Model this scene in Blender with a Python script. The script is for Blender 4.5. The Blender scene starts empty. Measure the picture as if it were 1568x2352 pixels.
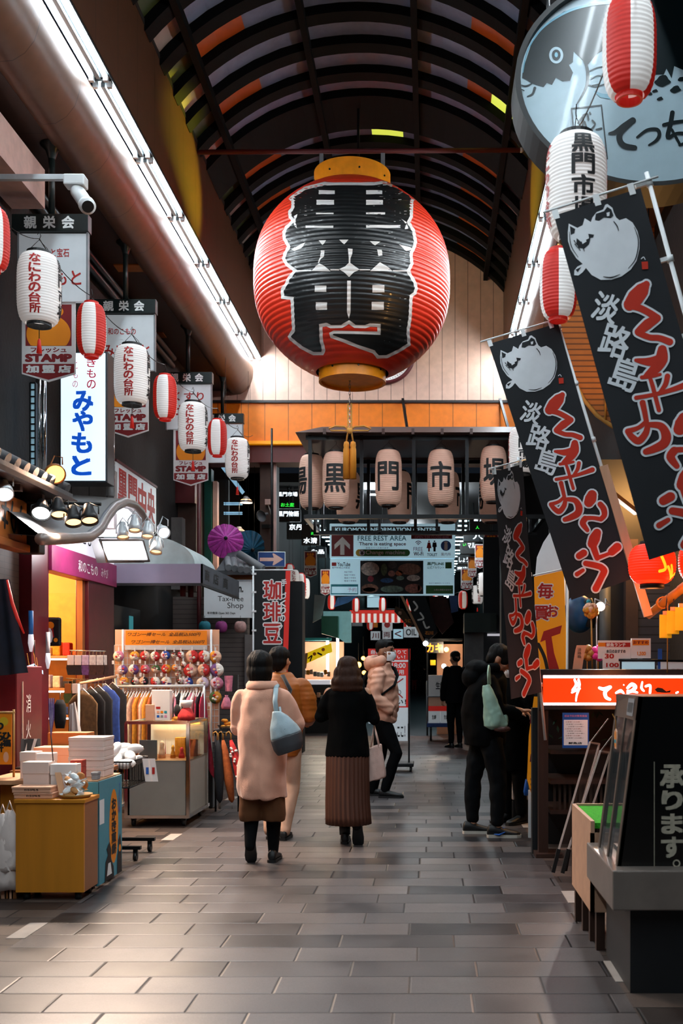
import bpy, bmesh, math, random
from mathutils import Vector, Matrix, Euler
from mathutils.geometry import tessellate_polygon
rnd = random.Random(7)
PI = math.pi; V3 = Vector
SC = bpy.context.scene
COL = SC.collection

# ------------------------------------------------------------------ camera, world, exposure
EYE, FPX, VX, VY = 1.42, 2400.0, 985.0, 1540.0        # eye height, focal length in pixels, level point of the lens
cd = bpy.data.cameras.new('camera'); cam = bpy.data.objects.new('camera', cd); COL.objects.link(cam)
cam.location = (0, 0, EYE); cam.rotation_euler = (PI/2, 0, 0)
cd.sensor_fit = 'VERTICAL'; cd.sensor_height = 36.0; cd.sensor_width = 24.0
cd.lens = 36.0*FPX/2352.0
cd.shift_x = -(VX-784.0)/2352.0; cd.shift_y = (VY-1176.0)/2352.0
cd.clip_start = 0.05; cd.clip_end = 300
cd.dof.use_dof = True; cd.dof.focus_distance = 9.5; cd.dof.aperture_fstop = 4.0
SC.camera = cam
w = bpy.data.worlds.new('night'); SC.world = w; w.use_nodes = True
w.node_tree.nodes['Background'].inputs[0].default_value = (0.35, 0.5, 0.75, 1)
w.node_tree.nodes['Background'].inputs[1].default_value = 0.012
SC.view_settings.view_transform = 'Standard'; SC.view_settings.look = 'None'
SC.view_settings.gamma = 1.0; SC.view_settings.exposure = 0.45
SC.view_settings.use_curve_mapping = False
SC.cycles.use_denoising = True
SC.cycles.max_bounces = 6; SC.cycles.diffuse_bounces = 3; SC.cycles.glossy_bounces = 3
SC.cycles.transmission_bounces = 4; SC.cycles.transparent_max_bounces = 12
SC.cycles.caustics_reflective = False; SC.cycles.caustics_refractive = False
SC.cycles.sample_clamp_indirect = 4.0
TUBE = 105.0            # brightness of the fluorescent tubes

def W(px, py, Y):                                       # point seen at (px,py) of the photograph, Y metres away
    return V3(((px-VX)*Y/FPX, Y, EYE+(VY-py)*Y/FPX))
def WX(px, py, X):                                      # the same on a vertical plane along the street at x = X
    return W(px, py, X*FPX/(px-VX))
def WZ(px, py, z=0.0):
    return W(px, py, (z-EYE)*FPX/(VY-py))

# ------------------------------------------------------------------ materials
def lin(h):
    h = h.lstrip('#'); r = []
    for i in (0, 2, 4):
        c = int(h[i:i+2], 16)/255.0
        r.append(c/12.92 if c <= 0.04045 else ((c+0.055)/1.055)**2.4)
    return tuple(r)
MATS = {}
def N(nt, t, **kw):
    n = nt.nodes.new(t)
    for k, v in kw.items(): setattr(n, k, v)
    return n
def mat(name, hexc, rough=0.6, metal=0.0, emit=0.0, var=0.10, vscale=9.0, bump=0.0, bscale=60.0, alpha=1.0,
        coat=0.0, trans=0.0, stretch=None, ecol=None, sheen=0.0, spec=0.5):
    m = bpy.data.materials.new(name); m.use_nodes = True; nt = m.node_tree
    b = nt.nodes['Principled BSDF']; c = lin(hexc)
    b.inputs['Roughness'].default_value = rough; b.inputs['Metallic'].default_value = metal
    b.inputs['Specular IOR Level'].default_value = spec
    tc = N(nt, 'ShaderNodeTexCoord'); src = tc.outputs['Object']
    if stretch:
        mp = N(nt, 'ShaderNodeMapping'); mp.inputs['Scale'].default_value = stretch
        nt.links.new(src, mp.inputs[0]); src = mp.outputs[0]
    if var > 0:
        nz = N(nt, 'ShaderNodeTexNoise'); nz.inputs['Scale'].default_value = vscale; nz.inputs['Detail'].default_value = 3
        nt.links.new(src, nz.inputs['Vector'])
        rp = N(nt, 'ShaderNodeValToRGB'); nt.links.new(nz.outputs[0], rp.inputs[0])
        rp.color_ramp.elements[0].position = 0.3; rp.color_ramp.elements[1].position = 0.7
        rp.color_ramp.elements[0].color = tuple(x*(1-var) for x in c)+(1,)
        rp.color_ramp.elements[1].color = tuple(min(1, x*(1+var)) for x in c)+(1,)
        nt.links.new(rp.outputs[0], b.inputs['Base Color'])
    else:
        b.inputs['Base Color'].default_value = c+(1,)
    if bump > 0:
        n2 = N(nt, 'ShaderNodeTexNoise'); n2.inputs['Scale'].default_value = bscale; n2.inputs['Detail'].default_value = 4
        nt.links.new(src, n2.inputs['Vector'])
        bp = N(nt, 'ShaderNodeBump'); bp.inputs['Strength'].default_value = bump; bp.inputs['Distance'].default_value = 0.01
        nt.links.new(n2.outputs[0], bp.inputs['Height']); nt.links.new(bp.outputs[0], b.inputs['Normal'])
    if emit > 0:
        b.inputs['Emission Color'].default_value = (lin(ecol) if ecol else c)+(1,)
        b.inputs['Emission Strength'].default_value = emit
    b.inputs['Alpha'].default_value = alpha
    b.inputs['Coat Weight'].default_value = coat; b.inputs['Coat Roughness'].default_value = 0.06
    b.inputs['Transmission Weight'].default_value = trans
    if sheen: b.inputs['Sheen Weight'].default_value = sheen
    MATS[name] = m
    return m
def lines_mat(name, hexc, axis, period, gap, depth=0.3, rough=0.5, dark=0.35, metal=0.0, var=0.08, offset=0.0):
    """panelled surface: grooves every `period` metres along one or two axes of object space"""
    m = mat(name, hexc, rough, metal, var=var); nt = m.node_tree; b = nt.nodes['Principled BSDF']
    tc = N(nt, 'ShaderNodeTexCoord'); sx = N(nt, 'ShaderNodeSeparateXYZ'); nt.links.new(tc.outputs['Object'], sx.inputs[0])
    tot = None
    for a, p in zip(axis, period if isinstance(period, (list, tuple)) else [period]):
        d = N(nt, 'ShaderNodeMath', operation='DIVIDE'); d.inputs[1].default_value = p; nt.links.new(sx.outputs['XYZ'.index(a)], d.inputs[0])
        o = N(nt, 'ShaderNodeMath', operation='ADD'); o.inputs[1].default_value = offset; nt.links.new(d.outputs[0], o.inputs[0])
        f = N(nt, 'ShaderNodeMath', operation='FRACT'); nt.links.new(o.outputs[0], f.inputs[0])
        g = N(nt, 'ShaderNodeMath', operation='GREATER_THAN'); g.inputs[1].default_value = gap/p; nt.links.new(f.outputs[0], g.inputs[0])
        if tot is None: tot = g.outputs[0]
        else:
            mn = N(nt, 'ShaderNodeMath', operation='MINIMUM'); nt.links.new(tot, mn.inputs[0]); nt.links.new(g.outputs[0], mn.inputs[1]); tot = mn.outputs[0]
    old = b.inputs['Base Color'].links[0].from_socket if b.inputs['Base Color'].links else None
    mx = N(nt, 'ShaderNodeMix', data_type='RGBA'); nt.links.new(tot, mx.inputs[0])
    c = lin(hexc); mx.inputs[6].default_value = tuple(x*dark for x in c)+(1,)
    if old: nt.links.new(old, mx.inputs[7])
    else: mx.inputs[7].default_value = c+(1,)
    nt.links.new(mx.outputs[2], b.inputs['Base Color'])
    bp = N(nt, 'ShaderNodeBump'); bp.inputs['Strength'].default_value = depth; bp.inputs['Distance'].default_value = 0.01
    nt.links.new(tot, bp.inputs['Height']); nt.links.new(bp.outputs[0], b.inputs['Normal'])
    return m
def wood(name, hexc, scale=(1, 1, 1), rough=0.5, dark=0.62):
    m = mat(name, hexc, rough, var=0); nt = m.node_tree; b = nt.nodes['Principled BSDF']
    tc = N(nt, 'ShaderNodeTexCoord'); mp = N(nt, 'ShaderNodeMapping'); mp.inputs['Scale'].default_value = scale
    nt.links.new(tc.outputs['Object'], mp.inputs[0])
    nz = N(nt, 'ShaderNodeTexNoise'); nz.inputs['Scale'].default_value = 14; nz.inputs['Detail'].default_value = 5
    nt.links.new(mp.outputs[0], nz.inputs['Vector'])
    rp = N(nt, 'ShaderNodeValToRGB'); c = lin(hexc)
    rp.color_ramp.elements[0].position = 0.3; rp.color_ramp.elements[1].position = 0.65
    rp.color_ramp.elements[0].color = tuple(x*dark for x in c)+(1,); rp.color_ramp.elements[1].color = c+(1,)
    nt.links.new(nz.outputs[0], rp.inputs[0]); nt.links.new(rp.outputs[0], b.inputs['Base Color'])
    return m
def pane(name, tint='ffffff', rough=0.03, refl=0.5):
    """thin clear sheet: mostly transparent, with a fresnel reflection"""
    m = bpy.data.materials.new(name); m.use_nodes = True; nt = m.node_tree; nt.nodes.clear()
    o = N(nt, 'ShaderNodeOutputMaterial'); t = N(nt, 'ShaderNodeBsdfTransparent'); g = N(nt, 'ShaderNodeBsdfGlossy')
    t.inputs[0].default_value = lin(tint)+(1,); g.inputs['Roughness'].default_value = rough
    fr = N(nt, 'ShaderNodeFresnel'); fr.inputs[0].default_value = 1.45
    ml = N(nt, 'ShaderNodeMath', operation='MULTIPLY_ADD'); ml.inputs[1].default_value = refl; ml.inputs[2].default_value = 0.03
    mx = N(nt, 'ShaderNodeMixShader'); nt.links.new(fr.outputs[0], ml.inputs[0]); nt.links.new(ml.outputs[0], mx.inputs[0])
    nt.links.new(t.outputs[0], mx.inputs[1]); nt.links.new(g.outputs[0], mx.inputs[2]); nt.links.new(mx.outputs[0], o.inputs[0])
    MATS[name] = m
    return m

# ------------------------------------------------------------------ mesh builder
def FR(x, y, z):   # local XY plane facing the camera side (-Y)
    return Matrix(((1, 0, 0, x), (0, 0, -1, y), (0, 1, 0, z), (0, 0, 0, 1)))
def FXP(x, y, z):  # plane facing +X (on the left side of the street)
    return Matrix(((0, 0, 1, x), (1, 0, 0, y), (0, 1, 0, z), (0, 0, 0, 1)))
def FXN(x, y, z):  # plane facing -X (on the right side of the street)
    return Matrix(((0, 0, -1, x), (-1, 0, 0, y), (0, 1, 0, z), (0, 0, 0, 1)))
def FZ(x, y, z):
    return Matrix.Translation((x, y, z))
def RZ(a): return Matrix.Rotation(a, 4, 'Z')
def RX(a): return Matrix.Rotation(a, 4, 'X')
def RY(a): return Matrix.Rotation(a, 4, 'Y')
TR = Matrix.Translation
GLY = {}
def glyph(s, shear=0.0, res=3):
    key = (s, shear, res)
    if key not in GLY:
        c = bpy.data.curves.new('lettering', 'FONT'); c.body = s; c.size = 1.0; c.shear = shear
        c.resolution_u = res; c.fill_mode = 'FRONT'
        o = bpy.data.objects.new('lettering', c)
        me = bpy.data.meshes.new_from_object(o)
        vs = [V3((v.co.x, v.co.y, 0)) for v in me.vertices]; fs = [tuple(p.vertices) for p in me.polygons]
        bpy.data.objects.remove(o); bpy.data.curves.remove(c); bpy.data.meshes.remove(me)
        if not vs: vs = [V3((0, 0, 0))]
        x0 = min(v.x for v in vs); x1 = max(v.x for v in vs); y0 = min(v.y for v in vs); y1 = max(v.y for v in vs)
        GLY[key] = (vs, fs, x0, x1, y0, y1)
    return GLY[key]
def cutmesh(vs, fs, planes):
    """cut a flat mesh by (co, normal) planes so that it can be bent"""
    bm = bmesh.new(); bv = [bm.verts.new(v) for v in vs]
    for f in fs:
        try: bm.faces.new([bv[i] for i in f])
        except ValueError: pass
    for co, no in planes:
        bmesh.ops.bisect_plane(bm, geom=bm.verts[:]+bm.edges[:]+bm.faces[:], plane_co=co, plane_no=no, dist=1e-6)
    bm.verts.index_update(); o = ([v.co.copy() for v in bm.verts], [tuple(v.index for v in f.verts) for f in bm.faces]); bm.free()
    return o
class MB:
    def __init__(s, M=None):
        s.V = []; s.F = []; s.K = []; s.S = []; s.mats = []; s.M = M; s.zc = 0.0
    def k(s, m):
        m = MATS[m] if isinstance(m, str) else m
        if m not in s.mats: s.mats.append(m)
        return s.mats.index(m)
    def add(s, vs, fs, m, smooth=False, M=None):
        T = None
        if s.M is not None: T = s.M
        if M is not None: T = M if T is None else T @ M
        b = len(s.V); k = s.k(m)
        for v in vs: s.V.append((T @ V3(v)) if T is not None else V3(v))
        for f in fs: s.F.append(tuple(b+i for i in f)); s.K.append(k); s.S.append(smooth)
        return s
    def bx(s, x0, x1, y0, y1, z0, z1, m, bev=0, M=None):
        if bev:
            bm = bmesh.new(); bmesh.ops.create_cube(bm, size=1)
            for v in bm.verts: v.co = V3(((x0+x1)/2+v.co.x*(x1-x0), (y0+y1)/2+v.co.y*(y1-y0), (z0+z1)/2+v.co.z*(z1-z0)))
            bmesh.ops.bevel(bm, geom=bm.edges[:], offset=bev, segments=2, affect='EDGES', profile=0.5)
            bm.verts.index_update()
            s.add([v.co for v in bm.verts], [[v.index for v in f.verts] for f in bm.faces], m, False, M); bm.free(); return s
        v = [(x, y, z) for z in (z0, z1) for y in (y0, y1) for x in (x0, x1)]
        return s.add(v, [(0, 2, 3, 1), (4, 5, 7, 6), (0, 1, 5, 4), (2, 6, 7, 3), (0, 4, 6, 2), (1, 3, 7, 5)], m, False, M)
    def box(s, c, d, m, bev=0, M=None):
        return s.bx(c[0]-d[0]/2, c[0]+d[0]/2, c[1]-d[1]/2, c[1]+d[1]/2, c[2]-d[2]/2, c[2]+d[2]/2, m, bev, M)
    def beam(s, p, q, wd, ht, m):
        """square bar from p to q"""
        p = V3(p); q = V3(q); d = (q-p).normalized(); up = V3((0, 0, 1)) if abs(d.z) < 0.95 else V3((0, 1, 0))
        a = d.cross(up).normalized(); b = a.cross(d).normalized()
        v = [o+a*(i*wd/2)+b*(j*ht/2) for o in (p, q) for i, j in ((-1, -1), (1, -1), (1, 1), (-1, 1))]
        return s.add(v, [(0, 1, 2, 3), (7, 6, 5, 4), (0, 4, 5, 1), (1, 5, 6, 2), (2, 6, 7, 3), (3, 7, 4, 0)], m)
    def tube(s, pts, r, m, n=8, cap=True, M=None, flat=1.0, up=None, closed=False):
        pts = [V3(p) for p in pts]; L = len(pts); rr = r if isinstance(r, (list, tuple)) else [r]*L
        vs = []; a = None
        for i, p in enumerate(pts):
            if closed: d = pts[(i+1) % L]-pts[i-1]
            else: d = pts[min(i+1, L-1)]-pts[max(i-1, 0)]
            d = d.normalized() if d.length > 1e-9 else V3((0, 0, 1))
            if a is None:
                u = V3(up) if up else (V3((0, 0, 1)) if abs(d.z) < 0.9 else V3((1, 0, 0)))
                a = (u-d*u.dot(d)).normalized()
            else: a = (a-d*a.dot(d)).normalized()
            b = d.cross(a)
            f = rr[i] if isinstance(rr[i], (list, tuple)) else (rr[i], rr[i]*flat)
            for j in range(n):
                t = 2*PI*j/n; vs.append(p+a*(math.cos(t)*f[0])+b*(math.sin(t)*f[1]))
        fs = [(i*n+j, i*n+(j+1) % n, (i+1)*n+(j+1) % n, (i+1)*n+j) for i in range(L-1) for j in range(n)]
        if closed: fs += [((L-1)*n+j, (L-1)*n+(j+1) % n, (j+1) % n, j) for j in range(n)]
        elif cap: fs += [tuple(range(n-1, -1, -1)), tuple((L-1)*n+j for j in range(n))]
        return s.add(vs, fs, m, n > 5, M)
    def cyl(s, p, q, r, m, r2=None, n=16, M=None):
        s.tube([p, q], [r, r if r2 is None else r2], m, n, True, M); 
        for i in range(2): s.S[-1-i] = False
        return s
    def lathe(s, prof, m, c=(0, 0, 0), n=32, M=None, sm=True, a0=0, a1=2*PI):
        c = V3(c); full = abs(a1-a0-2*PI) < 1e-6; cols = n if full else n+1; vs = []
        for r, z in prof:
            for j in range(cols):
                t = a0+(a1-a0)*j/n; vs.append(c+V3((math.cos(t)*r, math.sin(t)*r, z)))
        fs = []
        for i in range(len(prof)-1):
            for j in range(n):
                j2 = (j+1) % cols; fs.append((i*cols+j, i*cols+j2, (i+1)*cols+j2, (i+1)*cols+j))
        return s.add(vs, fs, m, sm, M)
    def sph(s, c, r, m, n=16, M=None):
        r = r if isinstance(r, (list, tuple)) else (r, r, r); h = max(6, n//2); vs = []; fs = []
        for i in range(h+1):
            p = PI*i/h
            for j in range(n):
                t = 2*PI*j/n; vs.append((c[0]+r[0]*math.sin(p)*math.cos(t), c[1]+r[1]*math.sin(p)*math.sin(t), c[2]-r[2]*math.cos(p)))
        for i in range(h):
            for j in range(n): fs.append((i*n+j, i*n+(j+1) % n, (i+1)*n+(j+1) % n, (i+1)*n+j))
        return s.add(vs, fs, m, True, M)
    def poly(s, pts, m, M=None, d=0.0, z=0.0):
        """outline in the local XY plane; d > 0 makes a slab reaching back from z"""
        n = len(pts); vs = [V3((p[0], p[1], z)) for p in pts]
        ar = sum(pts[i-1][0]*pts[i][1]-pts[i][0]*pts[i-1][1] for i in range(n))
        if ar < 0: vs.reverse()
        tri = [tuple(t) for t in tessellate_polygon([vs])]
        tri = [t if (vs[t[1]]-vs[t[0]]).cross(vs[t[2]]-vs[t[0]]).z > 0 else (t[0], t[2], t[1]) for t in tri]
        fs = list(tri)
        if d:
            vs = vs+[v-V3((0, 0, d)) for v in vs]
            fs += [tuple(n+i for i in reversed(t)) for t in tri]+[(i, n+i, n+(i+1) % n, (i+1) % n) for i in range(n)]
        return s.add(vs, fs, m, False, M)
    def rect(s, cx, cy, w_, h_, m, M=None, z=0.0, d=0.0):
        return s.poly([(cx-w_/2, cy-h_/2), (cx+w_/2, cy-h_/2), (cx+w_/2, cy+h_/2), (cx-w_/2, cy+h_/2)], m, M, d, z)
    def disc(s, cx, cy, r, m, M=None, z=0.0, n=32, ry=None, d=0.0):
        ry = r if ry is None else ry
        return s.poly([(cx+r*math.cos(2*PI*i/n), cy+ry*math.sin(2*PI*i/n)) for i in range(n)], m, M, d, z)
    def txt(s, t, cx, cy, w_, h_, m, M=None, z=0.001, bold=0.0, shear=0.0, keep=False, fn=None, res=3):
        """lettering fitted into a w x h box round (cx, cy); keep = keep the proportions of the font"""
        vs, fs, x0, x1, y0, y1 = glyph(t, shear, res)
        sx = w_/max(1e-6, x1-x0) if w_ else None; sy = h_/max(1e-6, y1-y0) if h_ else None
        if sx is None: sx = sy
        if sy is None: sy = sx
        if keep: sx = sy = min(sx, sy)
        base = [V3((cx+(v.x-(x0+x1)/2)*sx, cy+(v.y-(y0+y1)/2)*sy, z)) for v in vs]
        offs = [(0, 0)]
        if bold > 0:
            k = bold; offs = [(k, k), (-k, k), (k, -k), (-k, -k)]
            if bold > 0.035: offs += [(1.4*k, 0), (-1.4*k, 0), (0, 1.4*k), (0, -1.4*k)]
        s.zc += 6e-5
        for i, (ox, oy) in enumerate(offs):
            out = [V3((v.x+ox*sx, v.y+oy*sy, v.z+s.zc+1e-4*i)) for v in base]; ff = fs
            if fn: out, ff = fn(out, fs)
            s.add(out, ff, m, False, M)
        return s
    def col(s, t, cx, y1, y0, w_, m, M=None, z=0.001, bold=0.0, gap=0.12, shear=0.0, fn=None, res=3):
        """a column of characters from y1 down to y0"""
        h = (y1-y0)/len(t)
        for i, ch in enumerate(t):
            k = 1.0-gap
            sm = 0.62 if ch in 'っゃゅょッャュョ' else 1.0
            if ch in 'ーー': s.rect(cx, y1-h*(i+0.5), w_*0.14, h*k*0.8, m, M, z)
            else: s.txt(ch, cx, y1-h*(i+0.5), w_*sm, h*k*sm, m, M, z, bold, shear, fn=fn, res=res)
        return s
    def brush(s, pts, wd, m, M=None, z=0.001, grow=0.0, n=6):
        """brush stroke: a rounded ribbon through pts with the given full widths"""
        P = [V3((p[0], p[1])) for p in pts]; Wd = wd if isinstance(wd, (list, tuple)) else [wd]*len(P)
        Q = []; R = []
        for i in range(len(P)-1):
            a = P[max(i-1, 0)]; b = P[i]; c = P[i+1]; e = P[min(i+2, len(P)-1)]
            for j in range(n):
                t = j/n
                Q.append(0.5*((2*b)+(c-a)*t+(2*a-5*b+4*c-e)*t*t+(3*b-a-3*c+e)*t**3)); R.append((Wd[i]+(Wd[i+1]-Wd[i])*t)/2+grow)
        Q.append(P[-1]); R.append(Wd[-1]/2+grow)
        s.zc += 6e-5; z += s.zc
        vs = []; fs = []
        for i, q in enumerate(Q):
            d = Q[min(i+1, len(Q)-1)]-Q[max(i-1, 0)]
            d = d.normalized() if d.length > 1e-9 else V3((1, 0)); nn = V3((-d.y, d.x))
            a = q-nn*R[i]; b = q+nn*R[i]; vs += [(a.x, a.y, z), (b.x, b.y, z)]
            if i: k = 2*i; fs.append((k-2, k, k+1, k-1))
        s.add(vs, fs, m, False, M)
        for j, i in enumerate([0]+list(range(n, len(Q)-1, n))+[len(Q)-1]): s.disc(Q[i].x, Q[i].y, R[i], m, M, z+1e-4+5e-5*j, 14)
        return s
    def loft(s, rings, m, cap=True, smooth=True, M=None):
        n = len(rings[0]); vs = [v for r in rings for v in r]
        fs = [(i*n+j, i*n+(j+1) % n, (i+1)*n+(j+1) % n, (i+1)*n+j) for i in range(len(rings)-1) for j in range(n)]
        if cap: fs += [tuple(range(n-1, -1, -1)), tuple((len(rings)-1)*n+j for j in range(n))]
        return s.add(vs, fs, m, smooth, M)
    def build(s, name, parent=None, label=None, cat=None, group=None, kind=None, origin=None, flip=False):
        me = bpy.data.meshes.new(name); o = bpy.data.objects.new(name, me); COL.objects.link(o)
        if parent is not None: base = wloc(parent); o.parent = parent
        elif origin is not None: base = V3(origin); o.location = base
        elif kind == 'structure': base = V3((0, 0, 0))
        else:
            xs = [v.x for v in s.V]; ys = [v.y for v in s.V]; zs = [v.z for v in s.V]
            base = V3(((min(xs)+max(xs))/2, (min(ys)+max(ys))/2, min(zs))); o.location = base
        me.from_pydata([v-base for v in s.V], [], s.F)
        for m in s.mats: me.materials.append(m)
        me.polygons.foreach_set('material_index', s.K); me.polygons.foreach_set('use_smooth', s.S)
        me.validate(); me.update()
        tag(o, label, cat, group, kind)
        return o
def wloc(o):
    v = V3((0, 0, 0))
    while o is not None: v += o.location; o = o.parent
    return v
def tag(o, label=None, cat=None, group=None, kind=None):
    if label: o['label'] = label
    if cat: o['category'] = cat
    if group: o['group'] = group
    if kind: o['kind'] = kind
    return o
def thing(name, label, cat, loc=(0, 0, 0), group=None):
    o = bpy.data.objects.new(name, None); COL.objects.link(o); o.location = loc; o.empty_display_size = 0.1
    return tag(o, label, cat, group)
def copy_tree(o, parent=None):
    c = o.copy(); COL.objects.link(c)
    if parent is not None: c.parent = parent; c.matrix_parent_inverse = o.matrix_parent_inverse.copy()
    for ch in list(o.children):
        if ch.name in KEEP: continue
        copy_tree(ch, c)
    return c
KEEP = set()
def dup(o, loc, label=None, rot=None, group=None, scale=None):
    c = copy_tree(o); c.location = loc
    if rot is not None: c.rotation_euler = rot
    if scale is not None: c.scale = (scale, scale, scale) if not isinstance(scale, (tuple, list)) else scale
    if label: c['label'] = label
    if group: c['group'] = group
    return c
def lamp(name, loc, energy, color, parent=None, size=0.05, spot=None, target=None):
    """the light of a lamp that stands in the scene"""
    l = bpy.data.lights.new(name, 'SPOT' if spot else 'POINT'); l.energy = energy; l.color = color; l.shadow_soft_size = size
    o = bpy.data.objects.new(name, l); COL.objects.link(o)
    base = wloc(parent) if parent is not None else V3((0, 0, 0))
    if parent is not None: o.parent = parent
    o.location = V3(loc)-base
    if spot:
        l.spot_size = spot; l.spot_blend = 0.5
        o.rotation_euler = (V3(target)-V3(loc)).to_track_quat('-Z', 'Y').to_euler()
    return o
def resurf(mb, name, parent, voxel=0.012, it=4, disp=None, label=None):
    """fuse overlapping volumes into one continuous skin"""
    o = mb.build(name, parent, label)
    md = o.modifiers.new('skin', 'REMESH'); md.mode = 'VOXEL'; md.voxel_size = voxel; md.use_smooth_shade = True
    ms = o.modifiers.new('smooth', 'SMOOTH'); ms.factor = 0.5; ms.iterations = it
    bpy.context.view_layer.update()
    dg = bpy.context.evaluated_depsgraph_get()
    me = bpy.data.meshes.new_from_object(o.evaluated_get(dg)); o.modifiers.clear()
    old = o.data; me.name = name
    me.materials.clear()
    for m in old.materials: me.materials.append(m)
    o.data = me; bpy.data.meshes.remove(old)
    if disp:
        nrm = [v.normal.copy() for v in me.vertices]
        for v, nn in zip(me.vertices, nrm): v.co += nn*disp(v.co)
    me.polygons.foreach_set('use_smooth', [True]*len(me.polygons)); me.update()
    return o
# ------------------------------------------------------------------ materials used by many things
mat('white_paint', 'e6e8e8', 0.45); mat('white_plastic', 'eef0f0', 0.35, var=0.03); mat('white_metal', 'd8dde0', 0.35, 0.2)
mat('black_paint', '141618', 0.45); mat('black_metal', '1a1c1e', 0.4, 0.5); mat('black_cloth', '16181b', 0.9, sheen=0.3)
mat('chrome', 'c8c8c8', 0.15, 1.0); mat('steel', 'a8a6a2', 0.3, 0.9, bump=0.05, bscale=200); mat('dark_steel', '4a4a4c', 0.35, 0.8)
mat('grey_paint', '8c9094', 0.5); mat('dark_grey', '3a3d40', 0.6); mat('rope', 'c88a3c', 0.8, bump=0.4, bscale=120)
mat('red_ink', 'b8201c', 0.55, var=0.05); mat('maroon_ink', '7c1a22', 0.55, var=0.05); mat('black_ink', '121416', 0.6, var=0.05)
mat('white_ink', 'f0f0ee', 0.55, var=0.03); mat('blue_ink', '1560c0', 0.5, var=0.05); mat('orange_ink', 'f08c14', 0.5, var=0.05)
mat('tube_glow', 'eefaff', 0.3, emit=TUBE, var=0, ecol='e6f6ff'); mat('warm_glow', 'ffe0b0', 0.3, emit=2.6, var=0, ecol='ffb878')
mat('cool_glow', 'f0f8ff', 0.3, emit=14, var=0); mat('amber_glow', 'ffd090', 0.3, emit=4, var=0, ecol='ffa848')
mat('dark_brick', '141110', 0.8, bump=0.5, bscale=20); mat('dark_wall', '100e0e', 0.8); mat('brown_wall', '4a352c', 0.7)
mat('concrete', '6e6a68', 0.85, bump=0.3, bscale=25); mat('maroon_paint', '5a1a1e', 0.5)
wood('oak', 'd88a28', (1, 1, 0.08), 0.35, 0.86); wood('oak_dark', '9a5f34', (1, 1, 0.1), 0.45, 0.7); wood('raw_wood', 'd09a70', (1, 1, 0.1), 0.6, 0.8)
wood('dark_wood', '3c241a', (1, 1, 0.1), 0.5); wood('bamboo', 'b8843c', (1, 1, 0.2), 0.5, 0.7); wood('sign_wood', 'b4682c', (0.15, 0.15, 1), 0.5, 0.75)

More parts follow.
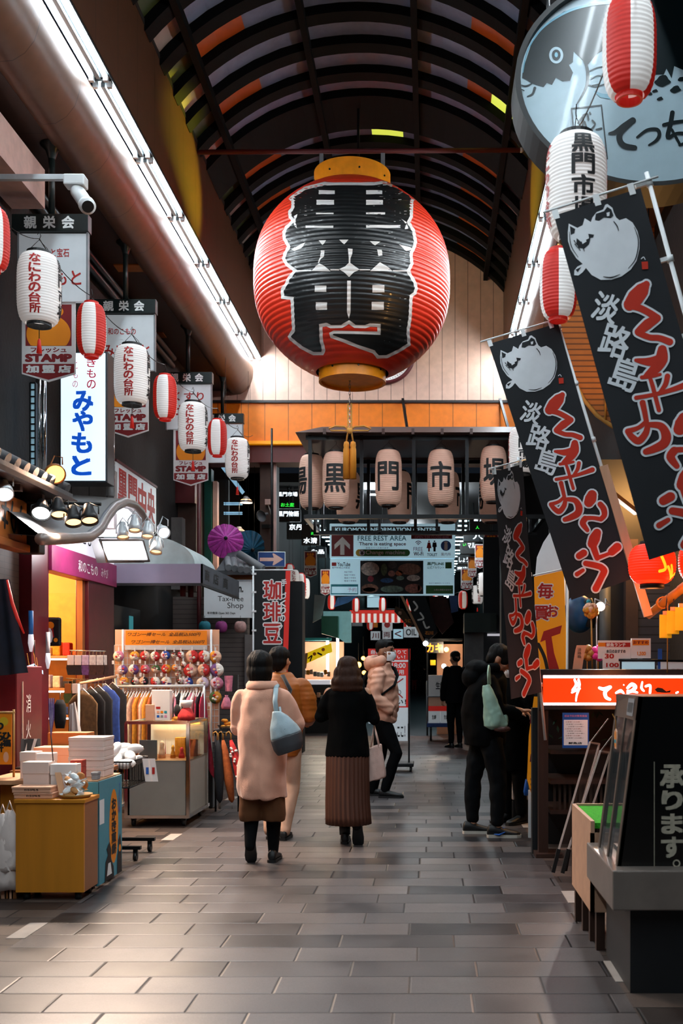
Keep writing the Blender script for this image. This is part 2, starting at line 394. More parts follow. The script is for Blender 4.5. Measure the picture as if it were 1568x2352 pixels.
# ------------------------------------------------------------------ floor
def paver_mat(name, rw, bl, dark, light, grout, rough, seed=0.0, gap=0.009, runs=True):
    m = mat(name, '808080', rough, var=0); nt = m.node_tree; b = nt.nodes['Principled BSDF']
    L = nt.links.new
    def mth(op, a, c=None, d=None):
        n = N(nt, 'ShaderNodeMath', operation=op)
        for i, v in enumerate((a, c, d)):
            if v is None: continue
            if isinstance(v, (int, float)): n.inputs[i].default_value = v
            else: L(v, n.inputs[i])
        return n.outputs[0]
    def wn(x, y):
        c = N(nt, 'ShaderNodeCombineXYZ'); n = N(nt, 'ShaderNodeTexWhiteNoise', noise_dimensions='2D')
        for i, v in enumerate((x, y)):
            if isinstance(v, (int, float)): c.inputs[i].default_value = v
            else: L(v, c.inputs[i])
        L(c.outputs[0], n.inputs['Vector']); return n.outputs['Value']
    tc = N(nt, 'ShaderNodeTexCoord'); sx = N(nt, 'ShaderNodeSeparateXYZ'); L(tc.outputs['Object'], sx.inputs[0])
    ry = mth('DIVIDE', sx.outputs[1], rw); row = mth('FLOOR', ry); fy = mth('FRACT', ry)
    xo = mth('ADD', mth('DIVIDE', sx.outputs[0], bl), mth('MULTIPLY_ADD', wn(row, 3.7+seed), 0.35, mth('MULTIPLY', row, 0.5)))
    br = mth('FLOOR', xo); fx = mth('FRACT', xo)
    ex = mth('MULTIPLY', mth('MINIMUM', fx, mth('SUBTRACT', 1.0, fx)), bl); ey = mth('MULTIPLY', mth('MINIMUM', fy, mth('SUBTRACT', 1.0, fy)), rw)
    edge = mth('MINIMUM', ex, ey); g = mth('GREATER_THAN', edge, gap/2)
    v = mth('MULTIPLY', wn(br, mth('ADD', row, seed)), 0.6)
    if runs:
        v2 = wn(mth('FLOOR', mth('DIVIDE', mth('ADD', br, mth('MULTIPLY', row, 0.37)), 2.0)), row)
        v = mth('ADD', v, mth('MULTIPLY', v2, 0.4))
    nz = N(nt, 'ShaderNodeTexNoise'); nz.inputs['Scale'].default_value = 2.5; nz.inputs['Detail'].default_value = 6; L(tc.outputs['Object'], nz.inputs['Vector'])
    v = mth('ADD', v, mth('MULTIPLY', mth('SUBTRACT', nz.outputs[0], 0.5), 0.5))
    rp = N(nt, 'ShaderNodeValToRGB'); L(v, rp.inputs[0])
    rp.color_ramp.elements[0].position = 0.14; rp.color_ramp.elements[1].position = 0.6
    rp.color_ramp.elements[0].color = lin(dark)+(1,); rp.color_ramp.elements[1].color = lin(light)+(1,)
    mx = N(nt, 'ShaderNodeMix', data_type='RGBA'); L(g, mx.inputs[0]); mx.inputs[6].default_value = lin(grout)+(1,); L(rp.outputs[0], mx.inputs[7])
    fine = N(nt, 'ShaderNodeTexNoise'); fine.inputs['Scale'].default_value = 160; fine.inputs['Detail'].default_value = 2; L(tc.outputs['Object'], fine.inputs['Vector'])
    m2 = N(nt, 'ShaderNodeMix', data_type='RGBA', blend_type='OVERLAY'); m2.inputs[0].default_value = 0.55; L(mx.outputs[2], m2.inputs[6]); L(fine.outputs['Color'], m2.inputs[7])
    fb = N(nt, 'ShaderNodeRGBToBW'); L(fine.outputs['Color'], fb.inputs[0]); L(fb.outputs[0], m2.inputs[7])
    L(m2.outputs[2], b.inputs['Base Color'])
    L(mth('ADD', rough-0.14, mth('MULTIPLY', nz.outputs[0], 0.3)), b.inputs['Roughness'])
    hb = mth('ADD', mth('MINIMUM', mth('DIVIDE', edge, gap), 1.0), mth('MULTIPLY', fine.outputs[0], 0.12))
    bp = N(nt, 'ShaderNodeBump'); bp.inputs['Strength'].default_value = 0.5; bp.inputs['Distance'].default_value = 0.006; L(hb, bp.inputs['Height']); L(bp.outputs[0], b.inputs['Normal'])
    return m
paver_mat('pavers', 0.255, 0.6, '17161a', '5a5352', '0a090a', 0.40)
paver_mat('side_pavers', 0.2, 0.4, '2c221e', '54463e', '120f0d', 0.5, 5.0)
paver_mat('red_bricks', 0.115, 0.23, '341f1f', '583a36', '1c1212', 0.5, 9.0)
mat('wet_asphalt', '34363c', 0.28, bump=0.4, bscale=150, var=0.35, vscale=3)
f = MB()
def quad(x0, x1, y0, y1, z, m): f.add([(x0, y0, z), (x1, y0, z), (x1, y1, z), (x0, y1, z)], [(0, 1, 2, 3)], m)
quad(-2.15, 0.86, -3, 17.5, 0, 'pavers'); quad(-6, -2.15, -3, 17.5, 0, 'side_pavers'); quad(0.86, 5, -3, 17.5, 0, 'side_pavers')
quad(-7, 6, 17.5, 22.7, 0, 'red_bricks'); quad(-7, 6, 22.7, 110, 0, 'wet_asphalt')
f.build('floor', kind='structure')
mat('strip_white', 'a89e96', 0.6)
n_trim = [0]
def trim(mb, name=None):
    n_trim[0] += 1
    return mb.build(name or 'trim_%d' % n_trim[0], kind='structure')
for x, y in ((-2.19, 5.7), (-2.19, 8.9), (-2.19, 11.6), (-2.19, 14.4), (0.9, 4.93), (0.9, 6.55), (0.9, 9.6), (0.9, 12.5), (0.9, 15.5)):
    trim(MB().bx(x-0.05, x+0.05, y-0.17, y+0.17, -0.01, 0.003, 'strip_white'))

# ------------------------------------------------------------------ upper structure: soffits, coves, fascias, vault, end wall
lines_mat('soffit_panels', '3c261e', 'Y', 0.9, 0.012, rough=0.45); lines_mat('cove_panels', '70503f', 'Y', 0.9, 0.01, rough=0.42, dark=0.5, offset=0.3)
lines_mat('fascia_panels', '5a3a28', 'Y', 0.62, 0.012, rough=0.38, metal=0.25)
lines_mat('end_boards', 'd8b09c', 'X', 0.212, 0.01, rough=0.5, dark=0.3); lines_mat('orange_panels', 'ee7c0a', 'X', 0.385, 0.012, rough=0.5, dark=0.35)
mat('dark_metal_trim', '1e1a18', 0.5); mat('maroon_beam', '5c1c18', 0.5); mat('bright_orange', 'ff9a08', 0.5, emit=0.25)
YG = 17.3; MIR = -1.54
def mx_(x, side): return x if side < 0 else MIR-x
for side, nm in ((-1, 'left'), (1, 'right')):
    X = lambda x: mx_(x, side)
    lo, hi = sorted((X(-3.3), X(-6.5)))
    MB().bx(lo, hi, -8.0, YG, 6.05, 6.15, 'soffit_panels').build('ceiling_'+nm, kind='structure')
    prof = [(-3.32, 6.08), (-3.29, 6.02), (-3.22, 5.985), (-3.12, 5.995), (-3.03, 6.05), (-2.96, 6.14), (-2.92, 6.26), (-2.905, 6.38), (-2.92, 6.46), (-3.0, 6.62), (-3.32, 6.62)]
    c = MB(); n = len(prof)
    vs = [(X(a), y, b) for y in (-8.0, YG) for a, b in prof]
    c.add(vs, [(i, (i+1) % n, n+(i+1) % n, n+i) if side < 0 else (i, n+i, n+(i+1) % n, (i+1) % n) for i in range(n)], 'cove_panels', True)
    c.add(vs, [tuple(range(n)), tuple(range(2*n-1, n-1, -1))], 'cove_panels')
    trim(c)
    lo, hi = sorted((X(-2.77), X(-2.83)))
    MB().bx(lo, hi, -8.0, YG, 6.62, 7.74, 'fascia_panels').bx(min(X(-2.765), X(-2.775)), max(X(-2.765), X(-2.775)), -8.0, YG, 7.70, 7.76, 'dark_metal_trim').build('wall_upper_'+nm, kind='structure')
# vault
CX, CZ, R = -0.77, 5.97, 2.70
mat('vault_grey', '707a92', 0.5); mat('vault_orange', 'b04c14', 0.5); mat('vault_green', '323c18', 0.5); mat('vault_pale', '988a82', 0.5)
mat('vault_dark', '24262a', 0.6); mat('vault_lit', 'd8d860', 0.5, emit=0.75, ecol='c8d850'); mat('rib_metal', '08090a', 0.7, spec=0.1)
ribs = [(6.2+0.58*i, 0.19) for i in range(11)]+[(12.58, 0.18), (13.4, 0.8)]+[(14.22+0.48*i, 0.17) for i in range(7)]
vt = MB()
def arc(t, r): return (CX+r*math.sin(math.radians(t)), CZ+r*math.cos(math.radians(t)))
SEG = [-50, -45, -41, -34, -27, -20, -13.5, -9, -4.5, 0, 4.5, 9, 13.5, 20, 27, 34, 41, 45, 50]
ys = [y for y, _ in ribs]
for i in range(len(ys)-1):
    for j in range(len(SEG)-1):
        a, b = SEG[j], SEG[j+1]; mid = abs(a+b)/2; m = 'vault_grey'
        if mid > 41: m = ('vault_green', 'vault_pale')[i % 2] if a < 0 else ('vault_dark', 'vault_pale', 'vault_green')[i % 3]
        elif mid > 27 and i % 2 == 0: m = 'vault_orange'
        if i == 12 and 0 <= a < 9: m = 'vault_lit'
        if i in (9, 10) and 31 < a < 38: m = 'vault_lit' if i == 10 else m  # yellow reflection on this right-hand panel, put in as glow
        (x0, z0), (x1, z1) = arc(a, R), arc(b, R)
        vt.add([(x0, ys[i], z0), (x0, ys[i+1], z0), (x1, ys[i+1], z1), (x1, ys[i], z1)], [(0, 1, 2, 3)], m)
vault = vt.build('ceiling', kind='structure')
for y, wd in ribs:
    rb = MB(); A = list(range(-50, 51, 4)); n = len(A)
    vs = []
    for r in (R-0.10, R+0.02):
        for yy in (y-wd/2, y+wd/2): vs += [(arc(t, r)[0], yy, arc(t, r)[1]) for t in A]
    fs = []
    for i in range(n-1): fs += [(i, n+i, n+i+1, i+1), (2*n+i, 2*n+i+1, 3*n+i+1, 3*n+i), (i, i+1, 2*n+i+1, 2*n+i), (n+i, 3*n+i, 3*n+i+1, n+i+1)]
    rb.add(vs, fs, 'rib_metal', False); rb.build('rib', vault)
for t in (-41, -13.5, 13.5, 41):
    (a, b), (a2, b2) = arc(t, R-0.05), arc(t, R-0.16)
    MB().beam(((a+a2)/2, 5.8, (b+b2)/2), ((a+a2)/2, YG, (b+b2)/2), 0.07, 0.11, 'rib_metal').build('purlin', vault)
for t in (-50, 50):
    a, b = arc(t, R)
    MB().bx(a-0.06, a+0.06, 2, YG, b-0.03, b+0.10, 'rib_metal').build('edge_beam', vault)
# end wall with the arch
ew = MB(); pts = [arc(t, R+0.03) for t in range(-50, 51, 4)]
out = [(-6.5, 5.82)]+[(-6.5, 6.6), (-2.83, 6.6)]+[(p[0], p[1]) for p in pts]+[(1.29, 6.6), (5, 6.6), (5, 5.82)]
ew.poly(out, 'end_boards', FR(0, YG, 0), d=0.12); ew.build('wall_back', kind='structure')
MB().bx(-6.5, 5, 17.12, 17.3, 5.17, 5.80, 'orange_panels').build('trim_fascia_orange' if False else 'trim_100', kind='structure')
MB().bx(-6.5, 5, 17.08, 17.3, 5.80, 5.84, 'dark_metal_trim').build('trim_101', kind='structure')
MB().bx(-6.5, 5, 17.06, 17.3, 5.12, 5.17, 'bright_orange').build('trim_102', kind='structure')
MB().bx(-6.5, 5, 17.16, 17.6, 4.84, 5.12, 'maroon_beam').build('trim_103', kind='structure')
mat('batten_grey', '1c2428', 0.5)
# light fittings along both coves: a batten with two tubes
def tube_light(x, y, side):
    t = thing('fluorescent_light', 'x', 'light', (x, y, 6.6))
    b = MB().bx(x-0.085, x+0.085, y-0.66, y+0.66, 6.60, 6.665, 'batten_grey', 0.008)
    b.bx(x-0.018, x+0.018, y-0.62, y+0.62, 6.565, 6.60, 'batten_grey'); b.build('batten', t); MB().bx(x-0.004-0.095*side-0.0, x+0.004-0.095*side, y-0.68, y+0.68, 6.593, 6.665, 'batten_grey').build('reflector_lip', t)
    for dx in (-0.062, 0.062):
        g = MB().cyl((x+dx, y-0.6, 6.575), (x+dx, y+0.6, 6.575), 0.016, 'tube_glow', n=10); tb = g.build('tube', t)
        for s in (-1, 1): MB().bx(x+dx-0.02, x+dx+0.02, y+s*0.63-0.02, y+s*0.63+0.02, 6.55, 6.60, 'grey_paint').build('lampholder', tb)
    return t
p = tube_light(0, 0, -1); first = True
ORD = ['nearest', 'second', 'third', 'fourth', 'fifth', 'sixth', 'seventh', 'eighth', 'ninth', 'tenth']
p2_ = tube_light(0, 0, 1); p2_.location = (mx_(-2.875, 1), 16.66-1.365*16, 6.6); p2_['label'] = 'twin tube fluorescent light farthest behind the camera on the right cove'
for side, nm in ((-1, 'left'), (1, 'right')):
    for i in range(-7 if side < 0 else -6, 10):
        y = 16.66-1.365*(9-i); x = mx_(-2.875, side)
        if i >= 0: lab = '%s twin tube fluorescent light along the %s cove, counted from the camera' % (ORD[i], nm); gr = 'fluorescent lights along the coves'
        else: lab = 'twin tube fluorescent light along the %s cove behind the camera' % nm; gr = 'fluorescent lights of the %s cove behind the camera' % nm
        if first: p.location = (x, y, 6.6); p['label'] = lab; p['group'] = gr; first = False
        else: dup(p if side < 0 else p2_, (x, y, 6.6), lab, group=gr)
# ------------------------------------------------------------------ the giant lantern
mat('lantern_red', 'dc3218', 0.45, var=0.06, vscale=3, coat=0.08); mat('lantern_white', 'e8e4e0', 0.45, coat=0.2, var=0.05); mat('lantern_black', '101314', 0.42, coat=0.2)
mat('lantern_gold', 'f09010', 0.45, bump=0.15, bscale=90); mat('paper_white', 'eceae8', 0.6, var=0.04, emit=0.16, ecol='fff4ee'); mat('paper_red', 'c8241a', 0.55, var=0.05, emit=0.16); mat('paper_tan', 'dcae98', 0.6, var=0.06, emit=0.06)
GL = V3((-0.917, 12.5, 6.06)); GH, GR = 1.085, 1.165
def g_rad(z, ridge=True):
    t = max(-1.0, min(1.0, (z-GL.z)/GH)); r = 0.43+(GR-0.43)*max(0.0, 1-abs(t)**2.5)**0.82
    if ridge: r += 0.009*abs(math.sin(PI*(z-GL.z)/0.05))-0.005
    return r
def g_hit(px, py):
    """where the line of sight through the printed point meets the paper"""
    d = W(px, py, 1.0)-V3((0, 0, EYE)); lo = GL.y-1.5; hi = GL.y
    def ins(Y):
        x = d.x*Y-GL.x; z = EYE+d.z*Y; return math.hypot(x, Y-GL.y) < g_rad(z, False) and abs(z-GL.z) < GH
    Y = lo
    while Y < hi and not ins(Y): Y += 0.02
    a, b = Y-0.02, Y
    for _ in range(18):
        c = (a+b)/2
        if ins(c): b = c
        else: a = c
    z = EYE+d.z*b; x = d.x*b-GL.x; y = b-GL.y; k = (g_rad(z)+0.004)/max(0.01, math.hypot(x, y))
    return x*k, y*k, z-GL.z
t = thing('giant_paper_lantern', 'giant round red paper lantern with huge black lettering hanging under the vault', 'lantern', (GL.x, GL.y, GL.z-GH))
prof = [(g_rad(GL.z-GH+2*GH*i/360), -GH+2*GH*i/360) for i in range(361)]
bd = MB().lathe(prof, 'lantern_red', GL, 96); body = bd.build('paper_body', t)
def crop(pts): return [(560+x/3.0154, 330+y/3.0154) for x, y in pts]
OUT = crop([(560,265),(500,280),(420,300),(345,350),(310,380),(330,402),(330,440),(308,470),(310,510),(330,535),(290,570),(268,610),(270,660),(300,715),(275,760),(266,800),(290,845),(340,882),(300,930),(290,960),(256,1010),(260,1075),(325,1082),(330,1200),(335,1290),(303,1335),(320,1362),(400,1425),(480,1466),(552,1466),(566,1430),(548,1360),(545,1270),(570,1265),(600,1280),(680,1278),(727,1250),(765,1278),(840,1280),(875,1268),(922,1270),(922,1302),(620,1295),(590,1310),(600,1345),(700,1382),(800,1422),(890,1452),(920,1490),(990,1487),(1080,1443),(1152,1396),(1145,1300),(1160,1200),(1166,1062),(1192,1042),(1203,1000),(1190,955),(1160,905),(1148,885),(1172,835),(1166,765),(1188,720),(1197,680),(1183,600),(1150,545),(1168,510),(1170,402),(1184,388),(1155,345),(1080,300),(1020,270),(960,258),(900,268),(580,268)])
def inset(P, d):
    n = len(P); A = sum(P[i-1][0]*P[i][1]-P[i][0]*P[i-1][1] for i in range(n)); sg = 1 if A > 0 else -1; o = []
    for i in range(n):
        a, b, c = V3(P[i-1]), V3(P[i]), V3(P[(i+1) % n])
        u = (b-a).normalized(); v = (c-b).normalized(); nn = V3((-u.y-v.y, u.x+v.x)); L = nn.length
        nn = nn.normalized()*min(1.6, 2/max(L, 0.9)) if L > 1e-6 else V3((0, 0)); o.append((b.x+nn.x*d*sg, b.y+nn.y*d*sg))
    return o
INN = inset(OUT, 7.5)
ZPL = [((0, y, 0), (0, 1, 0)) for y in [400+2.4*i for i in range(190)]]+[((x, 0, 0), (1, 0, 0)) for x in range(600, 1030, 12)]
def on_lantern(mb, P, m, lift):
    vs = [V3((p[0], p[1], 0)) for p in P]; tri = [tuple(q) for q in tessellate_polygon([vs])]
    vs, fs = cutmesh(vs, tri, ZPL); o = []
    for v in vs:
        x, y, z = g_hit(v.x, v.y); k = 1+lift/math.hypot(x, y); o.append((GL.x+x*k, GL.y+y*k, GL.z+z))
    ff = []
    for q in fs:
        a, b, c = [V3(o[i]) for i in q[:3]]; nn = (b-a).cross(c-a)
        ff.append(q if nn.dot(a-GL) > 0 else tuple(reversed(q)))
    mb.add(o, ff, m, True)
L1 = MB(); on_lantern(L1, OUT, 'lantern_white', 0.0); on_lantern(L1, INN, 'lantern_black', 0.003)
def rc(x0, x1, y0, y1): return crop([(x0, y0), (x1, y0), (x1, y1), (x0, y1)])
for r in ((520,630,325,352),(845,955,325,352),(505,625,392,425),(845,960,392,425),(493,572,985,1028),(888,970,982,1032),(500,577,1100,1152),(883,966,1098,1152),(500,622,480,492),(845,975,478,492),(430,620,570,586),(845,1080,566,586)):
    on_lantern(L1, rc(*r), 'lantern_white', 0.005)
for r in ((530,605,333,345),(862,935,333,345),(525,605,400,415),(862,940,400,415),(515,552,998,1016),(905,950,996,1018),(520,556,1115,1140),(905,945,1113,1140)):
    pass
for P in ([(730,825),(768,850),(800,875),(765,890),(728,925),(690,890),(660,872),(700,852)], [(470,885),(500,850),(525,832),(560,850),(600,885)], [(872,885),(910,850),(940,822),(985,850),(1030,885)],
          [(520,672),(572,672),(545,706)], [(660,668),(724,668),(694,700)], [(870,678),(944,680),(906,708)], [(535,742),(560,742),(556,782),(535,800),(520,830),(512,830),(530,785)], [(720,728),(752,732),(750,765),(738,795),(736,828),(726,828),(726,795)],
          [(920,735),(952,735),(958,775),(930,782)], [(395,700),(430,686),(400,728),(355,745),(330,735)], [(1070,700),(1110,708),(1150,718),(1165,735),(1120,745)],
          [(350,505),(375,490),(358,540),(372,590),(350,570)], [(1080,515),(1120,545),(1135,590),(1110,595),(1120,560)],
          [(715,950),(740,950),(738,1170),(727,1215),(714,1170)], [(345,878),(470,876),(470,886),(345,888)], [(600,872),(660,872),(660,880),(600,880)], [(800,872),(872,872),(872,880),(800,880)], [(1030,878),(1150,878),(1150,888),(1030,886)]):
    on_lantern(L1, crop(P), 'lantern_white', 0.005)
L1.build('lettering', body)
def collar(nm, z0, z1, r):
    c = MB(); pr = [(r-0.03, z0), (r, z0), (r, z1), (r-0.03, z1), (r-0.03, z0)]
    c.lathe([(0.0, z0+0.03), (r-0.02, z0+0.03)], 'lantern_gold', (GL.x, GL.y, 0), 64); c.lathe(pr, 'lantern_gold', (GL.x, GL.y, 0), 64, sm=False)
    c.lathe([(r-0.02, z1-0.03), (0.0, z1-0.03)], 'lantern_gold', (GL.x, GL.y, 0), 64)
    o = c.build(nm, t)
    for i in range(8):
        a = i*PI/4+0.25; MB().cyl((GL.x+math.cos(a)*(r-0.01), GL.y+math.sin(a)*(r-0.01), (z0+z1)/2), (GL.x+math.cos(a)*(r+0.01), GL.y+math.sin(a)*(r+0.01), (z0+z1)/2), 0.011, 'black_metal', n=8).build('bolt', o)
collar('top_collar', 7.11, 7.35, 0.455); collar('bottom_collar', 4.86, 5.07, 0.40)
for px in (738, 879):
    p = W(px, 355, 12.5); MB().bx(p.x-0.025, p.x+0.025, p.y-0.008, p.y+0.008, 7.30, 7.66, 'grey_paint', 0.004).build('hanger_bracket', t)
# the pole it hangs from
s = MB().cyl((-2.78, 12.5, 7.62), (1.09, 12.5, 7.645), 0.028, 'maroon_paint', n=12); s.sph((1.1, 12.5, 7.645), 0.03, 'white_metal', 10)
s.build('support_pole', label='long maroon pole spanning the vault above the giant lantern', cat='pole')
# chain, knotted cord and double tassel
t2 = thing('tassel', 'orange cord bow with two long tassels hanging from the giant lantern', 'tassel', (-0.948, 12.5, 3.69))
ch = MB()
for i in range(16):
    z = 4.90-0.04*i; ch.tube([V3((-0.948, 12.5, z))+V3((math.cos(a)*0.011*(1-i % 2), math.cos(a)*0.011*(i % 2), math.sin(a)*0.026)) for a in [k*PI/4 for k in range(8)]], 0.004, 'steel', 5, closed=True)
ch.build('chain', t2)
c = MB(); zb = W(803, 990, 12.5).z
for sgn in (-1, 1):
    q = [(0, 0, 0), (0.06*sgn, 0, 0.05), (0.17*sgn, 0.01, 0.06), (0.25*sgn, 0.01, 0.03), (0.22*sgn, 0, 0.0), (0.1*sgn, -0.01, 0.0), (0, 0, 0)]
    c.tube([V3((-0.948, 12.49, zb))+V3(p) for p in q], 0.010, 'rope', 8)
    c.tube([(-0.948+0.02*sgn, 12.49, zb+0.33), (-0.948+0.02*sgn, 12.49, zb), (-0.948+0.04*sgn, 12.49, zb-0.13)], 0.010, 'rope', 8)
c.sph((-0.948, 12.48, zb), (0.04, 0.03, 0.04), 'rope', 12); c.build('cord_bow', t2)
mat('tassel_orange', 'd8861c', 0.7, bump=0.6, bscale=140, stretch=(1, 1, 0.05))
for sgn in (-1, 1):
    x = -0.948+0.04*sgn; zt = W(803, 1016, 12.5).z
    MB().lathe([(0.0, zt+0.015), (0.028, zt), (0.036, zt-0.04), (0.030, zt-0.06), (0.038, zt-0.09), (0.041, zt-0.44), (0.0, zt-0.44)], 'tassel_orange', (x, 12.49, 0), 16).build('tassel_skirt', t2)
# ------------------------------------------------------------------ clock on the end wall
t = thing('wall_clock', 'big round wall clock half hidden behind the giant lantern', 'clock', (-0.76, 17.28, 6.2))
o = W(884, 814, 17.28); MB().lathe([(0.50, 0.0), (0.50, 0.09), (0.46, 0.10), (0.44, 0.03), (0.0, 0.03)], 'maroon_paint', M=TR(o) @ RX(PI/2), n=64).build('case', t)
d = MB(); Mf = FR(o.x, o.y-0.035, o.z); d.disc(0, 0, 0.44, 'paper_white', Mf, n=64)
for i in range(60):
    a = i*PI/30; r0 = 0.41 if i % 5 else 0.395
    d.add([Mf @ V3((math.sin(a)*r+math.cos(a)*s*0.004, math.cos(a)*r-math.sin(a)*s*0.004, 0.002)) for r, s in ((r0, -1), (r0, 1), (0.425, 1), (0.425, -1))], [(3, 2, 1, 0)], 'black_ink')
for i in range(1, 13):
    a = i*PI/6; d.txt(str(i), math.sin(a)*0.325, math.cos(a)*0.325, None, 0.105, 'black_ink', Mf, 0.002, bold=0.03)
dl = d.build('dial', t)
for a, L in ((2.2, 0.2), (4.0, 0.3)):
    MB().add([Mf @ V3((math.sin(a)*r+math.cos(a)*s*0.012, math.cos(a)*r-math.sin(a)*s*0.012, 0.012)) for r, s in ((-0.04, -1), (-0.04, 1), (L, 1), (L, -1))], [(3, 2, 1, 0)], 'black_ink').build('hand', dl)

# ------------------------------------------------------------------ small paper lanterns
def barrel(R_, H, k=0.62, e=4.0):
    return lambda z: R_*(k+(1-k)*max(0.0, 1-abs(2*z/H)**e)**0.55)
def wrap(rf, ang, lift=0.003, step=0.02):
    def fn(vs, fs):
        pl = []; xs = [v.x for v in vs]; ys_ = [v.y for v in vs]
        x = min(xs)
        while x < max(xs): pl.append(((x, 0, 0), (1, 0, 0))); x += step
        y = min(ys_)
        while y < max(ys_): pl.append(((0, y, 0), (0, 1, 0))); y += step*1.6
        vs, fs = cutmesh(vs, fs, pl); o = []
        for v in vs:
            r = rf(v.y)+lift+v.z; a = ang+v.x/rf(0.0)-PI/2; o.append(V3((math.cos(a)*r, math.sin(a)*r, v.y)))
        return o, fs
    return fn
def lantern_white(R_=0.165, H=0.54, texts=(('なにわの台所', 'red_ink', 0.085), ('黒門市場', 'black_ink', 0.12)), m='paper_white', name='paper_lantern', ribs_=26, tassel=True, h_txt=0.86):
    t = thing(name, 'x', 'lantern', (0, 0, 0)); rf = barrel(R_, H); N_ = ribs_*4
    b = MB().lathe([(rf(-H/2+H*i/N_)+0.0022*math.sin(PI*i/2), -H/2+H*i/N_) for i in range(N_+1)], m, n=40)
    for i in range(4):
        tx, ink, wd = texts[i % len(texts)]
        if not tx: continue
        b.col(tx, 0, H/2*h_txt, -H/2*h_txt, wd, ink, None, 0, bold=0.03 if len(tx) > 1 else 0.02, gap=0.1, fn=wrap(rf, i*PI/2), res=2)
    body = b.build('paper_shade', t); rr = rf(H/2)*0.92
    for nm, z in (('top_ring', H/2), ('bottom_ring', -H/2)):
        MB().lathe([(rr-0.012, z-0.02), (rr, z-0.02), (rr, z+0.025), (rr-0.012, z+0.025), (rr-0.012, z-0.02)], 'black_paint', n=24, sm=False).build(nm, t)
    h = MB(); h.tube([(-rr, 0, H/2), (-rr*0.6, 0, H/2+0.06), (0, 0, H/2+0.12), (rr*0.6, 0, H/2+0.06), (rr, 0, H/2)], 0.0025, 'black_metal', 6)
    h.tube([(0, 0, H/2+0.12), (0.012, 0, H/2+0.15), (0, 0, H/2+0.19), (-0.012, 0, H/2+0.16)], 0.003, 'black_metal', 6); h.build('wire_hanger', t)
    if tassel:
        g = MB().tube([(0, 0, -H/2), (0, 0, -H/2-0.12)], 0.003, 'black_paint', 6); g.lathe([(0.0, -H/2-0.11), (0.012, -H/2-0.13), (0.022, -H/2-0.23), (0.0, -H/2-0.23)], 'paper_red', n=10); g.build('tassel', t)
    return t
def lantern_stripe(R_=0.122, H=0.44, n=6, name='striped_lantern'):
    t = thing(name, 'x', 'lantern', (0, 0, 0)); rf = barrel(R_, H, 0.55, 3.2); b = MB(); N_ = 80
    pr = [(rf(-H/2+H*i/N_)+0.0016*math.sin(PI*i/2), -H/2+H*i/N_) for i in range(N_+1)]
    for i in range(n):
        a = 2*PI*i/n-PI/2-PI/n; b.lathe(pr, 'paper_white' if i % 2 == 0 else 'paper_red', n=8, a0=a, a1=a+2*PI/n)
    b.build('paper_shade', t); rr = rf(H/2)*0.9
    for nm, z in (('top_ring', H/2), ('bottom_ring', -H/2)):
        MB().lathe([(rr-0.01, z-0.02), (rr, z-0.02), (rr, z+0.02), (rr-0.01, z+0.02), (rr-0.01, z-0.02)], 'paper_red', n=24, sm=False).build(nm, t)
    MB().tube([(-rr, 0, H/2), (0, 0, H/2+0.06), (rr, 0, H/2)], 0.002, 'black_metal', 6).tube([(0, 0, H/2+0.06), (0.01, 0, H/2+0.09), (0, 0, H/2+0.13)], 0.003, 'black_metal', 6).build('wire_hanger', t)
    return t
wl = lantern_white(); sl = lantern_stripe(); used = {'w': 0, 's': 0}
def hang(kind, px, py, Y, label, group, rot=0.0, sc=1.0):
    base = wl if kind == 'w' else sl; Y = max(Y, 23.5) if Y > 17.8 else Y; p = W(px, py, Y)
    if not used[kind]:
        used[kind] = 1; base.location = p; base['label'] = label; base['group'] = group; base.rotation_euler = (0, 0, rot); base.scale = (sc,)*3; return base
    o = dup(base, p, label, (0, 0, rot), group, sc)
    if Y > 17.8: MB().cyl(p+V3((0, 0, 0.34)), p+V3((0, 0, (5.62-p.z)/sc)), 0.003, 'black_metal', n=5).build('cord', o)
    return o
LG = 'lanterns strung along the left shop fronts'; RG = 'lanterns strung along the right shop fronts'
hang('w', 90, 665, 8.2, 'largest white lantern with red lettering, in front of the nearest white shop panel', LG, 0.15)
hang('w', 303, 862, 9.9, 'white lantern with red lettering in front of the second white shop panel', LG, 0.08)
hang('w', 443, 981, 12.0, 'white lantern with red lettering in front of the third white shop panel', LG, 0.0)
hang('w', 545, 1053, 14.4, 'farthest white lantern with red lettering, against the orange fascia', LG, -0.05)
hang('s', -18, 550, 7.6, 'red and white striped lantern cut by the left picture edge', LG, PI/6)
hang('s', 210, 758, 9.0, 'red and white striped lantern above the lit blue lettered sign', LG, 0.1)
hang('s', 379, 913, 10.8, 'red and white striped lantern between the second and third white lanterns', LG, 0.0)
hang('s', 499, 1006, 13.2, 'red and white striped lantern beside the farthest white lantern', LG, 0.0)
hang('s', 1445, 112, 4.9, 'large red and white striped lantern in front of the fish sign', RG, 0.38, 1.02)
hang('w', 1323, 432, 5.75, 'white lantern with black lettering hanging below the fish sign', RG, PI/2+0.1)
hang('s', 1282, 655, 7.1, 'striped lantern hanging between the two largest black flags', RG, 0.42, 1.03)
hang('w', 1200, 1035, 12.4, 'white lantern mostly hidden behind the middle black flag', RG, PI/2)
def cable(pts, label, sag=0.12, r=0.004):
    b = MB(); P = [V3(p) for p in pts]; q = []
    for a, c in zip(P, P[1:]):
        for i in range(8): u = i/8; q.append(a.lerp(c, u)+V3((0, 0, -sag*4*u*(1-u))))
    q.append(P[-1]); b.tube(q, r, 'black_metal', 5); return b.build('lantern_cable', label=label, cat='cable')
